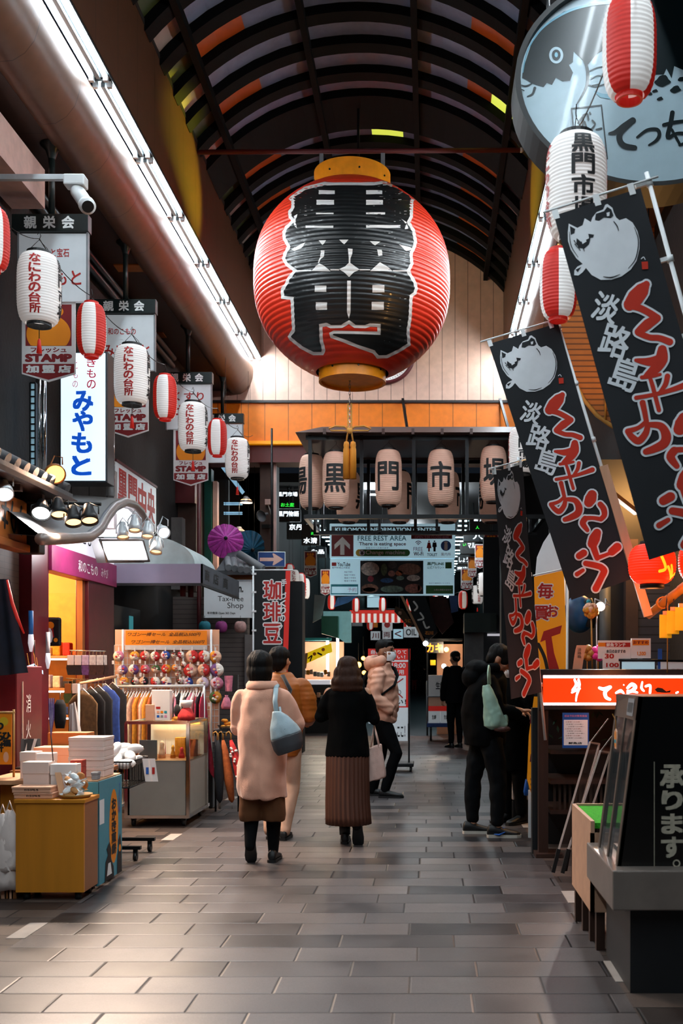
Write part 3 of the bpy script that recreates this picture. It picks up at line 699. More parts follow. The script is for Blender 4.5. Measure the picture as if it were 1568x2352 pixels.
cable([W(-90, 420, 7.0), W(-18, 477, 7.6), W(90, 548, 8.2), W(210, 680, 9.0), W(303, 768, 9.9), W(379, 838, 10.8), W(443, 900, 12.0), W(499, 938, 13.2), W(545, 985, 14.4), W(580, 1000, 17.0)], 'thin black cable carrying the left row of lanterns', 0.06)
cable([W(1520, -120, 4.4), W(1445, -20, 4.9), W(1330, 290, 5.75), W(1282, 535, 7.1), W(1205, 990, 12.4), W(1185, 1010, 15)], 'thin black cable carrying the right row of lanterns', 0.06)

# ------------------------------------------------------------------ hanging shop panels of the association, with stamp banners below
mat('sign_white', 'd8dee2', 0.4, var=0.03, emit=0.10); mat('banner_white', 'ece8e6', 0.6, var=0.03); mat('banner_maroon', '8a1c20', 0.6, var=0.05); mat('banner_orange', 'ff9410', 0.55, var=0.04); mat('header_black', '16201f', 0.35)
def panel(i, Y, xc, texts, label):
    zt = 5.42; t = thing('hanging_sign', label, 'sign', (xc, Y, 4.66), 'association shop panels hung from the left soffit')
    h = MB().bx(xc-0.335, xc+0.335, Y-0.05, Y+0.05, zt-0.15, zt, 'header_black', 0.004)
    for k, chx in enumerate('親栄会'): h.txt(chx, -0.17+0.165*k, 0, 0.105, 0.105, 'white_ink', FR(xc+0.0, Y-0.05, zt-0.075), 0.002, bold=0.03)
    h.build('header_box', t)
    b = MB().bx(xc-0.285, xc+0.315, Y-0.02, Y+0.02, zt-0.76, zt-0.16, 'sign_white', 0.004)
    for tx, cx, cz, w_, h_ in texts: b.txt(tx, cx, cz, w_, h_, 'red_ink', FR(xc+0.015, Y-0.02, zt-0.46), 0.002, bold=0.015)
    pb = b.build('panel', t); 
    for q in (-0.2875, 0.3175): MB().bx(xc+q-0.0075, xc+q+0.0075, Y-0.024, Y+0.024, zt-0.77, zt-0.15, 'grey_paint').build('frame_strip', pb)
    r = MB().cyl((xc, Y, zt), (xc, Y, 6.06), 0.028, 'header_black', n=12); r.lathe([(0.03, 5.92), (0.055, 6.0), (0.10, 6.04), (0.10, 6.06)], 'header_black', (xc, Y, 0), 16); r.build('suspension_pipe', t)
TX = 'みやもと'
panel(0, 9.2, -3.32, [('きものと宝石', -0.02, 0.13, 0.33, 0.075), ('みやもと', 0.0, -0.09, 0.5, 0.13)], 'white panel hung nearest, behind the largest white lantern, under a black header')
panel(1, 11.3, -3.28, [('和のこもの', -0.05, 0.12, 0.30, 0.07), ('みやもと', 0.0, -0.09, 0.5, 0.14)], 'second white panel with red lettering from the camera, under a black header')
panel(2, 14.05, -3.24, [('くすり', 0.0, 0.14, 0.40, 0.11), ('中', -0.12, -0.08, 0.14, 0.2)], 'third white panel, beside the cove, half covered by lanterns')
panel(3, 16.3, -3.22, [('よ', 0.2, 0.05, 0.1, 0.1), ('き', 0.2, -0.1, 0.1, 0.1)], 'farthest white panel under a black header, against the orange fascia')
def stamp(Y, px0, px1, py0, py1, label, name='stamp_banner', group='orange and maroon stamp banners'):
    a, b = W(px0, py0, Y), W(px1, py1, Y); xc = (a.x+b.x)/2; wd = b.x-a.x; zt = a.z; H = a.z-b.z
    t = thing(name, label, 'banner', (xc, Y, b.z), group); M_ = FR(xc, Y, zt); m = MB(); w2 = wd/2
    m.poly([(-w2, 0), (w2, 0), (w2, -H*0.9), (0, -H), (-w2, -H*0.9)], 'banner_white', M_, d=0.012)
    i2 = w2*0.86; m.poly([(-i2, -H*0.03), (i2, -H*0.03), (i2, -H*0.55), (-i2, -H*0.55)], 'banner_maroon', M_, z=0.001)
    m.poly([(i2*0.96*math.cos(u)*1.0, -H*0.40+H*0.24*math.sin(u)) if math.sin(u) > -0.62 else (i2*0.96*math.cos(u), -H*0.40-H*0.149) for u in [k*PI/20 for k in range(40)]], 'banner_orange', M_, z=0.002)
    for u in (-0.45, 0, 0.45): m.disc(u*i2, -H*0.12, i2*0.2, 'banner_orange', M_, 0.002, 16, H*0.055)
    m.txt('フレッシュ', 0, -H*0.60, wd*0.66, H*0.06, 'banner_maroon', M_, 0.001, bold=0.03); m.txt('STAMP', 0, -H*0.70, wd*0.84, H*0.088, 'banner_maroon', M_, 0.001, bold=0.05)
    m.poly([(-w2*0.96, -H*0.775), (w2*0.96, -H*0.775), (w2*0.96, -H*0.885), (0, -H*0.975), (-w2*0.96, -H*0.885)], 'banner_maroon', M_, z=0.001)
    for k, chx in enumerate('加盟店'): m.txt(chx, (k-1)*wd*0.3, -H*0.84, wd*0.22, H*0.088, 'white_ink', M_, 0.002, bold=0.04)
    m.build('cloth', t)
    r = MB().cyl((xc-w2*0.9, Y+0.004, zt+0.01), (xc+w2*0.9, Y+0.004, zt+0.01), 0.008, 'black_metal', n=8)
    for sgn in (-1, 1): r.cyl((xc+sgn*w2*0.7, Y+0.004, zt), (xc+sgn*w2*0.7, Y+0.004, zt+0.05), 0.005, 'black_metal', n=6)
    if Y > 20: r.cyl((xc, Y+0.004, zt), (xc, Y+0.004, 5.62), 0.01, 'black_metal', n=6)
    r.build('hanging_rod', t); return t
stamp(9.2, 50, 173, 694, 877, 'orange and maroon pentagon banner under the nearest white shop panel')
stamp(11.3, 247, 341, 850, 1005, 'orange and maroon pentagon banner under the second white shop panel')
stamp(14.05, 398, 478, 985, 1116, 'orange and maroon pentagon banner under the third white shop panel')

# ------------------------------------------------------------------ lit vertical sign
mat('lit_sign', 'd8f0ff', 0.4, emit=0.85, var=0.02, ecol='cfeaff'); mat('lit_blue', '0a5ad8', 0.4, emit=0.35, var=0.02); mat('lit_red', 'c81e3c', 0.4, emit=0.25, var=0.02)
t = thing('lit_shop_sign', 'tall lit white sign with big blue brush lettering', 'sign', (-3.3, 10.1, 3.22))
a, b = W(141, 812, 10.0), W(242, 1104, 10.0); m = MB().bx(a.x-0.02, b.x+0.02, 10.0, 10.22, b.z-0.02, a.z+0.02, 'dark_steel', 0.006); m.build('cabinet', t)
m = MB().bx(a.x, b.x, 9.985, 10.0, b.z, a.z, 'lit_sign'); M_ = FR((a.x+b.x)/2, 9.985, (a.z+b.z)/2); k = (b.x-a.x)/101.0
def lp(px, py): return ((px-191.5)*k, (958-py)*k)
for ch_, px, py, s_ in (('み', 192, 922, 44), ('や', 191, 968, 44), ('も', 189, 1018, 44), ('と', 188, 1070, 42)):
    c_ = lp(px, py); m.txt(ch_, c_[0], c_[1], s_*k, s_*k, 'lit_blue', M_, 0.002, bold=0.035)
m.col('きもの', lp(211, 0)[0], lp(0, 822)[1], lp(0, 896)[1], 20*k, 'lit_red', M_, 0.002, bold=0.01, gap=0.2)
m.col('こもの', lp(174, 0)[0], lp(0, 830)[1], lp(0, 894)[1], 12*k, 'lit_red', M_, 0.002, bold=0.0, gap=0.3)
m.build('lit_face', t)

# ------------------------------------------------------------------ lantern gate frame
F0, F1 = 15.2, 16.95
gx0, gx1 = -1.87, 1.75; ze = W(0, 1000, F0).z; zb = W(0, 1187, F0).z
mat('gate_brown', '4a3632', 0.5)
t = thing('lantern_gate', 'dark hanging frame with a small hipped roof holding the tan lanterns', 'frame', (0, 16, zb))
g = MB(); g.add([(gx0-0.05, F0-0.2, ze), (gx1+0.05, F0-0.2, ze), (gx1+0.05, F1+0.2, ze), (gx0-0.05, F1+0.2, ze), (gx0+0.3, F0+0.15, ze+0.16), (gx1-0.3, F0+0.15, ze+0.16), (gx1-0.3, F1-0.15, ze+0.16), (gx0+0.3, F1-0.15, ze+0.16)],
    [(3, 2, 1, 0), (0, 1, 5, 4), (1, 2, 6, 5), (2, 3, 7, 6), (3, 0, 4, 7), (4, 5, 6, 7)], 'gate_brown')
for px in (745, 880, 948, 1015, 1082): x = W(px, 0, F0-0.2).x; g.bx(x-0.02, x+0.02, F0-0.22, F0-0.16, ze-0.03, ze+0.05, 'gate_brown')
g.build('roof', t)
for y in (F0, F1):
    MB().bx(gx0+0.08, gx1-0.08, y-0.03, y+0.03, zb-0.03, zb+0.03, 'black_metal').build('bottom_rail', t)
    MB().bx(gx0+0.08, gx1-0.08, y-0.03, y+0.03, ze-0.07, ze-0.01, 'black_metal').build('top_rail', t)
    for px in (712, 830, 950, 1072, 1190):
        x = W(px, 0, F0).x; MB().bx(x-0.025, x+0.025, y-0.025, y+0.025, zb, ze, 'black_metal').build('post', t)
for x in (gx0+0.08, gx1-0.08): MB().bx(x-0.03, x+0.03, F0, F1, zb-0.03, zb+0.03, 'black_metal').build('side_rail', t)
z2 = W(0, 1226, F0+0.83).z
MB().bx(gx0+0.1, gx1-0.1, F0+0.81, F0+0.85, z2-0.018, z2+0.018, 'black_metal').build('lower_beam', t)
for x in (gx0+0.12, -0.76, 0.12, gx1-0.2): MB().bx(x-0.02, x+0.02, F0+0.81, F0+0.85, z2, zb+0.1, 'black_metal').build('drop_bar', t)
for px in (940, 1170): p = W(px, 935, 16.6); MB().beam((p.x, 16.2, ze+0.14), (p.x-0.12, 17.1, 5.86), 0.04, 0.04, 'black_metal').build('stay', t)
tl = {}
def tan(ch_, px, py, Y, label, rot=0.0):
    if ch_ not in tl:
        o = lantern_white(0.195, 0.80, ((ch_, 'black_ink', 0.33), (None, None, 0)), 'paper_tan', 'gate_lantern', 30, False, 0.56); tl[ch_] = o
        o.location = W(px, py, Y); o['label'] = label; o['group'] = 'tan lanterns in the gate frame'; o.rotation_euler = (0, 0, rot)
        return o
    return dup(tl[ch_], W(px, py, Y), label, (0, 0, rot))
tan('場', 716, 1107, 15.95, 'leftmost tan gate lantern, turned sideways', -1.15); tan('黒', 771, 1103, 15.3, 'tan gate lantern behind the orange tassels', 0.0)
tan('門', 892, 1098, 15.3, 'tan gate lantern right of the orange tassels'); tan('市', 1012, 1098, 15.3, 'tan gate lantern third from left in the front row'); tan('場', 1133, 1090, 15.3, 'rightmost tan front gate lantern, beside the narrow black flag')
for px, wch in ((800, '黒'), (917, '門'), (1027, '市'), (1128, '場')):
    tan(wch, px, 1142, 16.7, {800: 'back row tan lantern behind the orange tassels', 917: 'back row tan lantern, second from left, behind the front row', 1027: 'back row tan lantern, third from left, behind the front row', 1128: 'back row tan lantern, rightmost, behind the front row'}[px], PI/2)

# ------------------------------------------------------------------ information board
Yi = 19.0; a, b = W(757, 1203, Yi), W(1045, 1368, Yi); k = Yi/FPX
mat('board_blue', 'b4dcec', 0.45, var=0.03, emit=0.30); mat('teal_ink', '2a9aa8', 0.5); mat('green_ink', '2c7a2c', 0.5); mat('yellow_ink', 'd8b428', 0.5); mat('pink_ink', 'd890b0', 0.5); mat('dark_green', '143c28', 0.5)  # board_blue glows in place of the arcade light falling on the board
t = thing('information_board', 'large pale blue information board with arrow and lettering over the street', 'sign', ((a.x+b.x)/2, Yi, b.z))
def bp_(px, py): return ((px-901)*k, (1285-py)*k)
M_ = FR((901-VX)*k, Yi-0.03, EYE+(VY-1285)*k)
def brc(m, x0, x1, y0, y1, mt, z=0.001):
    p, q = bp_(x0, y0), bp_(x1, y1); m.poly([p, (q[0], p[1]), q, (p[0], q[1])], mt, M_, z=z)
def btx(m, s_, x0, x1, y0, y1, mt, z=0.003, bold=0.0):
    p, q = bp_(x0, y0), bp_(x1, y1); m.txt(s_, (p[0]+q[0])/2, (p[1]+q[1])/2, q[0]-p[0], p[1]-q[1], mt, M_, z, bold)
def cp(x, y): return (740+x/4.9, 1180+y/4.9)
m = MB().bx(a.x, b.x, Yi-0.03, Yi+0.03, W(0, 1283, Yi).z, a.z, 'board_blue', 0.01)
brc(m, *[v for v in (cp(105, 0)[0], cp(1325, 0)[0], cp(0, 145)[1], cp(0, 215)[1])], 'header_black'); btx(m, 'KUROMON INFORMATION CENTER', cp(148, 0)[0], cp(1280, 0)[0], cp(0, 160)[1], cp(0, 205)[1], 'board_blue', bold=0.02)
brc(m, cp(105, 0)[0], cp(352, 0)[0], cp(0, 240)[1], cp(0, 482)[1], 'maroon_ink')
m.poly([bp_(*cp(*q)) for q in ((228, 262), (312, 350), (312, 402), (250, 345), (250, 465), (203, 465), (203, 345), (138, 405), (138, 350))], 'white_ink', M_, z=0.003)
btx(m, 'FREE REST AREA', cp(400, 0)[0], cp(945, 0)[0], cp(0, 250)[1], cp(0, 305)[1], 'teal_ink', bold=0.01); btx(m, 'There is eating space', cp(415, 0)[0], cp(940, 0)[0], cp(0, 322)[1], cp(0, 370)[1], 'maroon_ink', bold=0.02)
btx(m, '飲食スペースあります', cp(490, 0)[0], cp(745, 0)[0], cp(0, 376)[1], cp(0, 396)[1], 'black_ink')
brc(m, cp(400, 0)[0], cp(960, 0)[0], cp(0, 403)[1], cp(0, 480)[1], 'green_ink'); 
for x_, mt in ((415, 'yellow_ink'), (948, 'green_ink')): c_ = bp_(*cp(x_, 441)); m.disc(c_[0], c_[1], 38.5/4.9*k, mt, M_, 0.0015)
c_ = bp_(*cp(447, 441)); m.disc(c_[0], c_[1], 32/4.9*k, 'white_ink', M_, 0.002); btx(m, '¥', cp(430, 0)[0], cp(466, 0)[0], cp(0, 418)[1], cp(0, 468)[1], 'black_ink', bold=0.03)
btx(m, 'Change machine', cp(490, 0)[0], cp(930, 0)[0], cp(0, 415)[1], cp(0, 472)[1], 'white_ink', bold=0.01)
brc(m, cp(1000, 0)[0], cp(1460, 0)[0], cp(0, 242)[1], cp(0, 286)[1], 'maroon_ink'); btx(m, 'OPEN 9:00 CLOSE18:00', cp(1040, 0)[0], cp(1420, 0)[0], cp(0, 252)[1], cp(0, 278)[1], 'pink_ink', bold=0.02)
for r_ in (14, 27, 42):
    q = bp_(*cp(1080, 360)); m.poly([(q[0]+r_*1.1/4.9*k*math.cos(u), q[1]+r_*1.3/4.9*k*math.sin(u)) for u in [PI*0.22+PI*0.56*i/8 for i in range(9)]]+[(q[0]+(r_-7)*1.1/4.9*k*math.cos(u), q[1]+(r_-7)*1.3/4.9*k*math.sin(u)) for u in [PI*0.78-PI*0.56*i/8 for i in range(9)]], 'pink_ink', M_, z=0.002)
btx(m, 'FREE', cp(1025, 0)[0], cp(1130, 0)[0], cp(0, 378)[1], cp(0, 422)[1], 'pink_ink'); btx(m, 'Wi-Fi', cp(1028, 0)[0], cp(1135, 0)[0], cp(0, 432)[1], cp(0, 474)[1], 'maroon_ink', bold=0.02)
for x_, mt, sk in ((1200, 'red_ink', 1), (1262, 'black_ink', 0)):
    q = bp_(*cp(x_, 312)); m.disc(q[0], q[1], 9/4.9*k, mt, M_, 0.002, 14)
    P = [(-20, 325), (20, 325), (26, 375), (14, 378), (12, 428), (-12, 428), (-14, 378), (-26, 375)] if not sk else [(-14, 325), (14, 325), (28, 390), (9, 390), (9, 428), (-9, 428), (-9, 390), (-28, 390)]
    m.poly([bp_(*cp(x_+u, v)) for u, v in P], mt, M_, z=0.002)
btx(m, 'TOILET', cp(1180, 0)[0], cp(1292, 0)[0], cp(0, 448)[1], cp(0, 478)[1], 'black_ink', bold=0.02)
q = bp_(*cp(1390, 362)); m.disc(q[0], q[1], 58/4.9*k, 'blue_ink', M_, 0.002); btx(m, 'i', cp(1380, 0)[0], cp(1400, 0)[0], cp(0, 320)[1], cp(0, 405)[1], 'white_ink', bold=0.04); btx(m, '案内所', cp(1335, 0)[0], cp(1445, 0)[0], cp(0, 440)[1], cp(0, 475)[1], 'maroon_ink')
m.build('upper_panel', t)
m = MB().bx(W(758, 0, Yi).x, W(1043, 0, Yi).x, Yi-0.03, Yi+0.03, b.z, W(0, 1283.6, Yi).z, 'board_blue', 0.01)
brc(m, cp(108, 0)[0], cp(160, 0)[0], cp(0, 550)[1], cp(0, 590)[1], 'red_ink'); btx(m, 'YouTube', cp(172, 0)[0], cp(315, 0)[0], cp(0, 550)[1], cp(0, 592)[1], 'black_ink', bold=0.02); btx(m, '黒門市場公式動画', cp(110, 0)[0], cp(310, 0)[0], cp(0, 600)[1], cp(0, 620)[1], 'black_ink')
for i in range(4): btx(m, '動画で市場を', cp(250, 0)[0], cp((340, 372, 380, 385)[i], 0)[0], cp(0, 648+33*i)[1], cp(0, 668+33*i)[1], 'dark_grey')
brc(m, cp(98, 0)[0], cp(404, 0)[0], cp(0, 795)[1], cp(0, 910)[1], 'teal_ink'); brc(m, cp(108, 0)[0], cp(396, 0)[0], cp(0, 822)[1], cp(0, 896)[1], 'board_blue', 0.002); btx(m, '予約', cp(285, 0)[0], cp(385, 0)[0], cp(0, 832)[1], cp(0, 880)[1], 'pink_ink', 0.004)
brc(m, cp(428, 0)[0], cp(1136, 0)[0], cp(0, 530)[1], cp(0, 905)[1], 'black_ink')
food = [mat('food_%d' % i, c_, 0.5, var=0.5, vscale=25) for i, c_ in enumerate(('c8b8ac', '8a5a44', 'b07060', '50603c', 'd8d0c8', '2f6ab0', 'c0602c', '9a2a3a', '7a9a8a', '3a3030'))]
for x0, x1, y0, y1, kk in ((435, 640, 545, 700, 0), (660, 730, 560, 700, 3), (740, 840, 540, 620, 9), (850, 1110, 560, 690, 1), (740, 820, 640, 710, 2), (825, 905, 640, 700, 6), (655, 800, 725, 780, 5), (830, 920, 700, 750, 8), (510, 580, 700, 770, 7), (950, 1100, 690, 760, 4), (440, 630, 790, 895, 1), (655, 915, 810, 890, 8), (930, 1120, 790, 895, 2), (1070, 1100, 800, 870, 4), (460, 600, 830, 880, 6)):
    q0, q1 = bp_(*cp(x0, y0)), bp_(*cp(x1, y1)); m.disc((q0[0]+q1[0])/2, (q0[1]+q1[1])/2, (q1[0]-q0[0])/2, food[kk], M_, 0.002, 18, (q0[1]-q1[1])/2)
btx(m, '黒門LINE', cp(1180, 0)[0], cp(1368, 0)[0], cp(0, 548)[1], cp(0, 582)[1], 'green_ink', bold=0.03); btx(m, '公式アカウント', cp(1180, 0)[0], cp(1370, 0)[0], cp(0, 592)[1], cp(0, 622)[1], 'green_ink', bold=0.01)
brc(m, cp(1383, 0)[0], cp(1455, 0)[0], cp(0, 547)[1], cp(0, 618)[1], 'green_ink'); brc(m, cp(1165, 0)[0], cp(1470, 0)[0], cp(0, 808)[1], cp(0, 902)[1], 'green_ink'); btx(m, 'お得な情報を配信中', cp(1255, 0)[0], cp(1450, 0)[0], cp(0, 848)[1], cp(0, 868)[1], 'white_ink')
btx(m, '友だち追加はこちらから', cp(1200, 0)[0], cp(1435, 0)[0], cp(0, 775)[1], cp(0, 790)[1], 'dark_grey')
m.build('lower_panel', t)
for px in (800, 905, 1010): p = W(px, 0, Yi); MB().beam((p.x, Yi, a.z), (p.x, Yi, 5.2), 0.03, 0.03, 'black_metal').build('hanging_bar', t)
# ------------------------------------------------------------------ left side: walls
lines_mat('brick_tiles', '4c3a30', 'YZ', [0.11, 0.055], 0.006, rough=0.6, dark=0.4); lines_mat('grey_cladding', '8a8280', 'X', 0.18, 0.012, rough=0.6)
lines_mat('shutter', '6a605c', 'Z', 0.07, 0.012, rough=0.5, depth=0.6, dark=0.5); lines_mat('dark_shutter', '3a3a42', 'Z', 0.08, 0.014, rough=0.45, depth=0.6, dark=0.4)
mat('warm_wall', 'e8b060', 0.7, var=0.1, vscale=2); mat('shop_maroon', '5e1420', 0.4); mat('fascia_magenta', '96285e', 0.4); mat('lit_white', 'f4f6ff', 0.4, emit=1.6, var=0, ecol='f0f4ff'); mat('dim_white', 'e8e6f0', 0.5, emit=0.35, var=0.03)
XL = -3.75
MB().bx(XL-0.2, XL, -8, 17.3, 2.85, 6.1, 'dark_brick').bx(XL-0.2, XL+0.04, -8, 9.46, 0, 2.85, 'brick_tiles').bx(XL-0.2, XL, 11.9, 17.3, 0, 2.85, 'dark_wall').build('wall_left', kind='structure')
# interior of the lit shop
MB().bx(-6.2, XL, 9.46, 9.5, 0, 2.85, 'warm_wall').bx(-6.2, XL, 11.95, 12.0, 0, 2.85, 'warm_wall').bx(-6.2, -6.1, 9.5, 11.95, 0, 2.85, 'warm_wall').build('wall_shop_interior', kind='structure')
MB().bx(-6.2, XL, 9.5, 11.95, 2.75, 2.85, 'warm_wall').build('ceiling_shop', kind='structure')
# pink slab under the soffit, pale grey boards, grey concrete beyond
mat('pink_slab', 'd8b0a4', 0.6); a = W(103, 480, 9.4)
trim(MB().bx(-5.2, a.x, -8, 9.4, a.z-0.0, a.z+0.35, 'pink_slab'))
trim(MB().bx(W(104, 0, 10.6).x, W(146, 0, 10.6).x, 10.6, 10.7, W(0, 1140, 10.6).z, 4.4, 'concrete'))
trim(MB().bx(W(140, 0, 10.5).x, W(262, 0, 10.5).x, 10.5, 10.6, 2.85, W(0, 1080, 10.5).z, 'grey_cladding'))
trim(MB().bx(XL, W(418, 0, 15.2).x, 15.2, 15.4, 2.6, W(0, 1188, 15.2).z, 'concrete'))
trim(MB().bx(XL, W(450, 0, 15.6).x, 15.6, 15.8, 2.6, 5.1, 'brown_wall'))
trim(MB().bx(W(372, 0, 15.25).x, W(440, 0, 15.25).x, 15.45, 15.6, 3.9, 4.9, 'maroon_paint'))
# mullioned glazing strip and pipes near the lit sign
mat('window_blue', '8ab0c0', 0.2, emit=0.35, var=0.3, vscale=6)
w_ = MB(); a, b = W(70, 880, 9.3), W(82, 1085, 9.3); w_.bx(a.x, b.x, 9.3, 9.32, b.z, a.z, 'window_blue')
for i in range(14): z = b.z+(a.z-b.z)*i/13; w_.bx(a.x, b.x, 9.285, 9.33, z-0.006, z+0.006, 'black_metal')
for x in (a.x, b.x): w_.bx(x-0.006, x+0.006, 9.285, 9.33, b.z, a.z, 'black_metal')
w_.build('window_1', kind='structure')
for px, r, Y, y0, y1, lab in ((90, 0.032, 9.5, 872, 1090, 'chrome drain pipe left of the lit blue lettered sign'), (101, 0.022, 9.45, 872, 1088, 'thin chrome pipe right beside a thicker chrome pipe'), (253, 0.045, 10.4, 950, 1140, 'steel pipe just right of the lit blue lettered sign'), (457, 0.03, 15.1, 1110, 1765, 'dark red pipe beyond the stamp banner')):
    a, b = W(px, y0, Y), W(px, y1, Y); MB().cyl(a, b, r, 'maroon_paint' if px == 457 else 'chrome', n=16).build('pipe', label=lab, cat='pipe')
a, b = W(195, 605, 11.5), W(262, 690, 13.4)
for dx, lab in ((0, 'upper dark pipe running under the left soffit'), (-0.09, 'lower dark pipe running under the left soffit')): MB().cyl((-3.66+dx*0.2, 9.6, 5.9+dx*1.2), (-3.66+dx*0.2, 15.0, 5.9+dx*1.2), 0.04, 'dark_steel', n=12).build('soffit_pipe', label=lab, cat='pipe')
# CCTV camera on its white arm
t = thing('security_camera', 'white bullet security camera on a long white arm', 'camera', W(185, 405, 8.5))
a, b = W(-40, 408, 8.5), W(193, 408, 8.5); MB().bx(a.x, b.x, 8.48, 8.52, a.z-0.022, a.z+0.022, 'white_metal', 0.003).build('arm', t)
c = W(174, 418, 8.5); MB().box((c.x, 8.5, c.z), (0.17, 0.12, 0.09), 'white_plastic', 0.012).build('junction_box', t)
p0, p1 = W(178, 440, 8.5), W(200, 472, 8.35); m = MB().cyl(p0, p1, 0.058, 'white_plastic', n=20); m.sph(p0, 0.058, 'white_plastic', 16); d = (p1-p0).normalized(); m.tube([p1-d*0.02, p1+d*0.02], [0.066, 0.066], 'white_plastic', 20)
h = m.build('housing', t); MB().cyl(p1+d*0.018, p1+d*0.024, 0.048, 'black_paint', n=20).build('lens', h); MB().cyl(W(178, 428, 8.5), p0, 0.018, 'white_plastic').build('mount', t)
for px, py, Y, lab in ((432, 0, 0, ''),)[:0]: pass
for px, py, Y, lab in ((300, 607, 12.0, 'small recessed panel in the left soffit'), (350, 718, 14.4, 'farther small recessed panel in the left soffit')):
    MB().bx(W(px, py, Y).x-0.17, W(px, py, Y).x+0.17, Y-0.1, Y+0.1, 6.035, 6.055, 'sign_wood').build('ceiling_panel', label=lab, cat='panel')

# ------------------------------------------------------------------ near eave, wooden sign, spotlights
mat('roof_tile', '4a4c50', 0.5, bump=0.2)
t = thing('tiled_eave', 'dark tiled eave over the nearest left shop', 'roof', (-3.3, 7.6, 2.78))
m = MB(); x0, z0, x1, z1 = -3.68, 3.22, -3.05, 2.93
m.add([(x0, 5.0, z0), (x1, 5.0, z1), (x1, 8.95, z1), (x0, 8.95, z0), (x0, 5.0, z0-0.05), (x1, 5.0, z1-0.05), (x1, 8.95, z1-0.05), (x0, 8.95, z0-0.05)], [(0, 1, 2, 3), (7, 6, 5, 4), (0, 4, 5, 1), (1, 5, 6, 2), (2, 6, 7, 3), (3, 7, 4, 0)], 'roof_tile')
for i in range(22): y = 5.1+0.18*i; m.cyl((x0, y, z0+0.03), (x1-0.02, y, z1+0.03), 0.05, 'roof_tile', n=10)
m.build('tiles', t); MB().bx(-3.68, -3.02, 5.0, 8.98, 2.84, 2.88, 'dark_wood').build('eave_board', t)
for i in range(9): MB().beam((-3.68, 5.2+0.45*i, 2.82), (-3.08, 5.2+0.45*i, 2.80), 0.05, 0.05, 'dark_wood').build('rafter', t)
t = thing('wooden_shop_sign', 'varnished wooden board with black brush lettering under the tiled eave', 'sign', (-3.22, 7.2, 2.4))
m = MB().bx(-3.26, -3.2, 5.6, 8.32, 2.42, 2.76, 'sign_wood', 0.006); M_ = FXP(-3.2, 0, 2.6)
for q in ([(8.2, 0.10), (8.17, 0.0), (8.2, -0.11)], [(8.23, 0.05), (8.14, 0.02)], [(8.03, 0.11), (8.0, -0.02), (8.06, -0.11), (8.09, 0.0), (8.02, 0.0)], [(7.9, 0.1), (7.88, -0.1)], [(7.95, 0.04), (7.84, 0.05)], [(7.93, -0.06), (7.83, -0.04)], [(7.72, 0.1), (7.66, 0.0), (7.74, -0.1), (7.6, -0.05)]): m.brush(q, 0.03, 'black_ink', M_, 0.002)
m.build('board', t); MB().bx(-3.3, -3.18, 5.6, 8.34, 2.36, 2.42, 'sign_wood', 0.006).build('ledge', t)
MB().bx(-3.3, -3.12, 8.36, 8.5, 2.36, 2.80, 'black_paint', 0.01).build('speaker_box', label='black box hung at the end of the wooden sign board', cat='box')
def spot(p, aim, body, glow, label, r=0.062, name='spotlight', group=None, e=25, col=(1, 0.74, 0.55), rail=None):
    p = V3(p); aim = V3(aim); d = (aim-p).normalized(); t = thing(name, label, 'lamp', p, group)
    u = d.orthogonal().normalized(); q = d.to_track_quat('Z', 'Y').to_matrix().to_4x4(); M_ = TR(p) @ q
    MB().lathe([(0.0, -0.11), (r*0.5, -0.105), (r*0.62, -0.06), (r*0.95, 0.0), (r, 0.05), (r*0.9, 0.05), (r*0.86, 0.0), (r*0.5, -0.04)], body, M=M_, n=20).build('housing', t)
    MB().lathe([(0.0, 0.035), (r*0.5, 0.034), (r*0.88, 0.028)], glow, M=M_, n=20).build('lens', t)
    y = MB(); s_ = V3((0, 1, 0)).cross(d).normalized() if abs(d.y) < 0.95 else V3((1, 0, 0)); up = p+V3((0, 0, 0.14)) if rail is None else V3(rail)
    y.tube([p+s_*r*1.1, p+s_*r*1.1+V3((0, 0, 0.06)), up, p-s_*r*1.1+V3((0, 0, 0.06)), p-s_*r*1.1], 0.006, body, 6); y.build('yoke', t)
    lamp('light', p+d*0.07, e, col, t, r*0.7, spot=1.9, target=p+d)
    return t
SP = 'spotlights over the left shop fronts'
MB().cyl(W(60, 1152, 8.3), W(232, 1158, 8.3), 0.014, 'black_metal', n=8).build('lamp_rail', label='black rail carrying four black spotlights', cat='rail')
spot(W(95, 1172, 8.2), (-2.6, 6.6, 1.0), 'black_paint', 'cool_glow', 'black spotlight with a white lens, leftmost on its rail', 0.075, group=SP, e=70, col=(1, 0.95, 0.88), rail=W(97, 1153, 8.3))
for px, py, lab in ((135, 1172, 'black spotlight second on the rail, warm lens'), (168, 1190, 'black spotlight third on the rail, hanging lowest'), (205, 1186, 'black spotlight rightmost on the rail')):
    spot(W(px, py, 8.2), (-2.4+(px-135)*0.003, 7.3, 0.6), 'black_paint', 'warm_glow', lab, 0.068, group=SP, e=90, rail=W(px, 1155, 8.3))
for px, py, lab in ((282, 1224, 'silver spotlight leftmost in the group of four'), (309, 1208, 'silver spotlight highest in the group of four'), (339, 1222, 'silver spotlight third in the group of four'), (359, 1258, 'silver spotlight lowest in the group of four')):
    spot(W(px, py, 9.6), (-2.5, 8.9, 0.6), 'white_metal', 'warm_glow', lab, 0.056, group=SP, e=60)
spot(W(125, 1086, 8.6), (-1.0, 5.0, 1.0), 'sign_wood', 'amber_glow', 'round amber floodlight below the lit blue lettered sign', 0.085, 'floodlight', e=55, col=(1, 0.62, 0.4))
spot(W(374, 1220, 9.8), (-1.8, 8.6, 2.0), 'white_metal', 'lit_white', 'pale floodlight right of the silver spotlights', 0.06, 'floodlight', e=8)
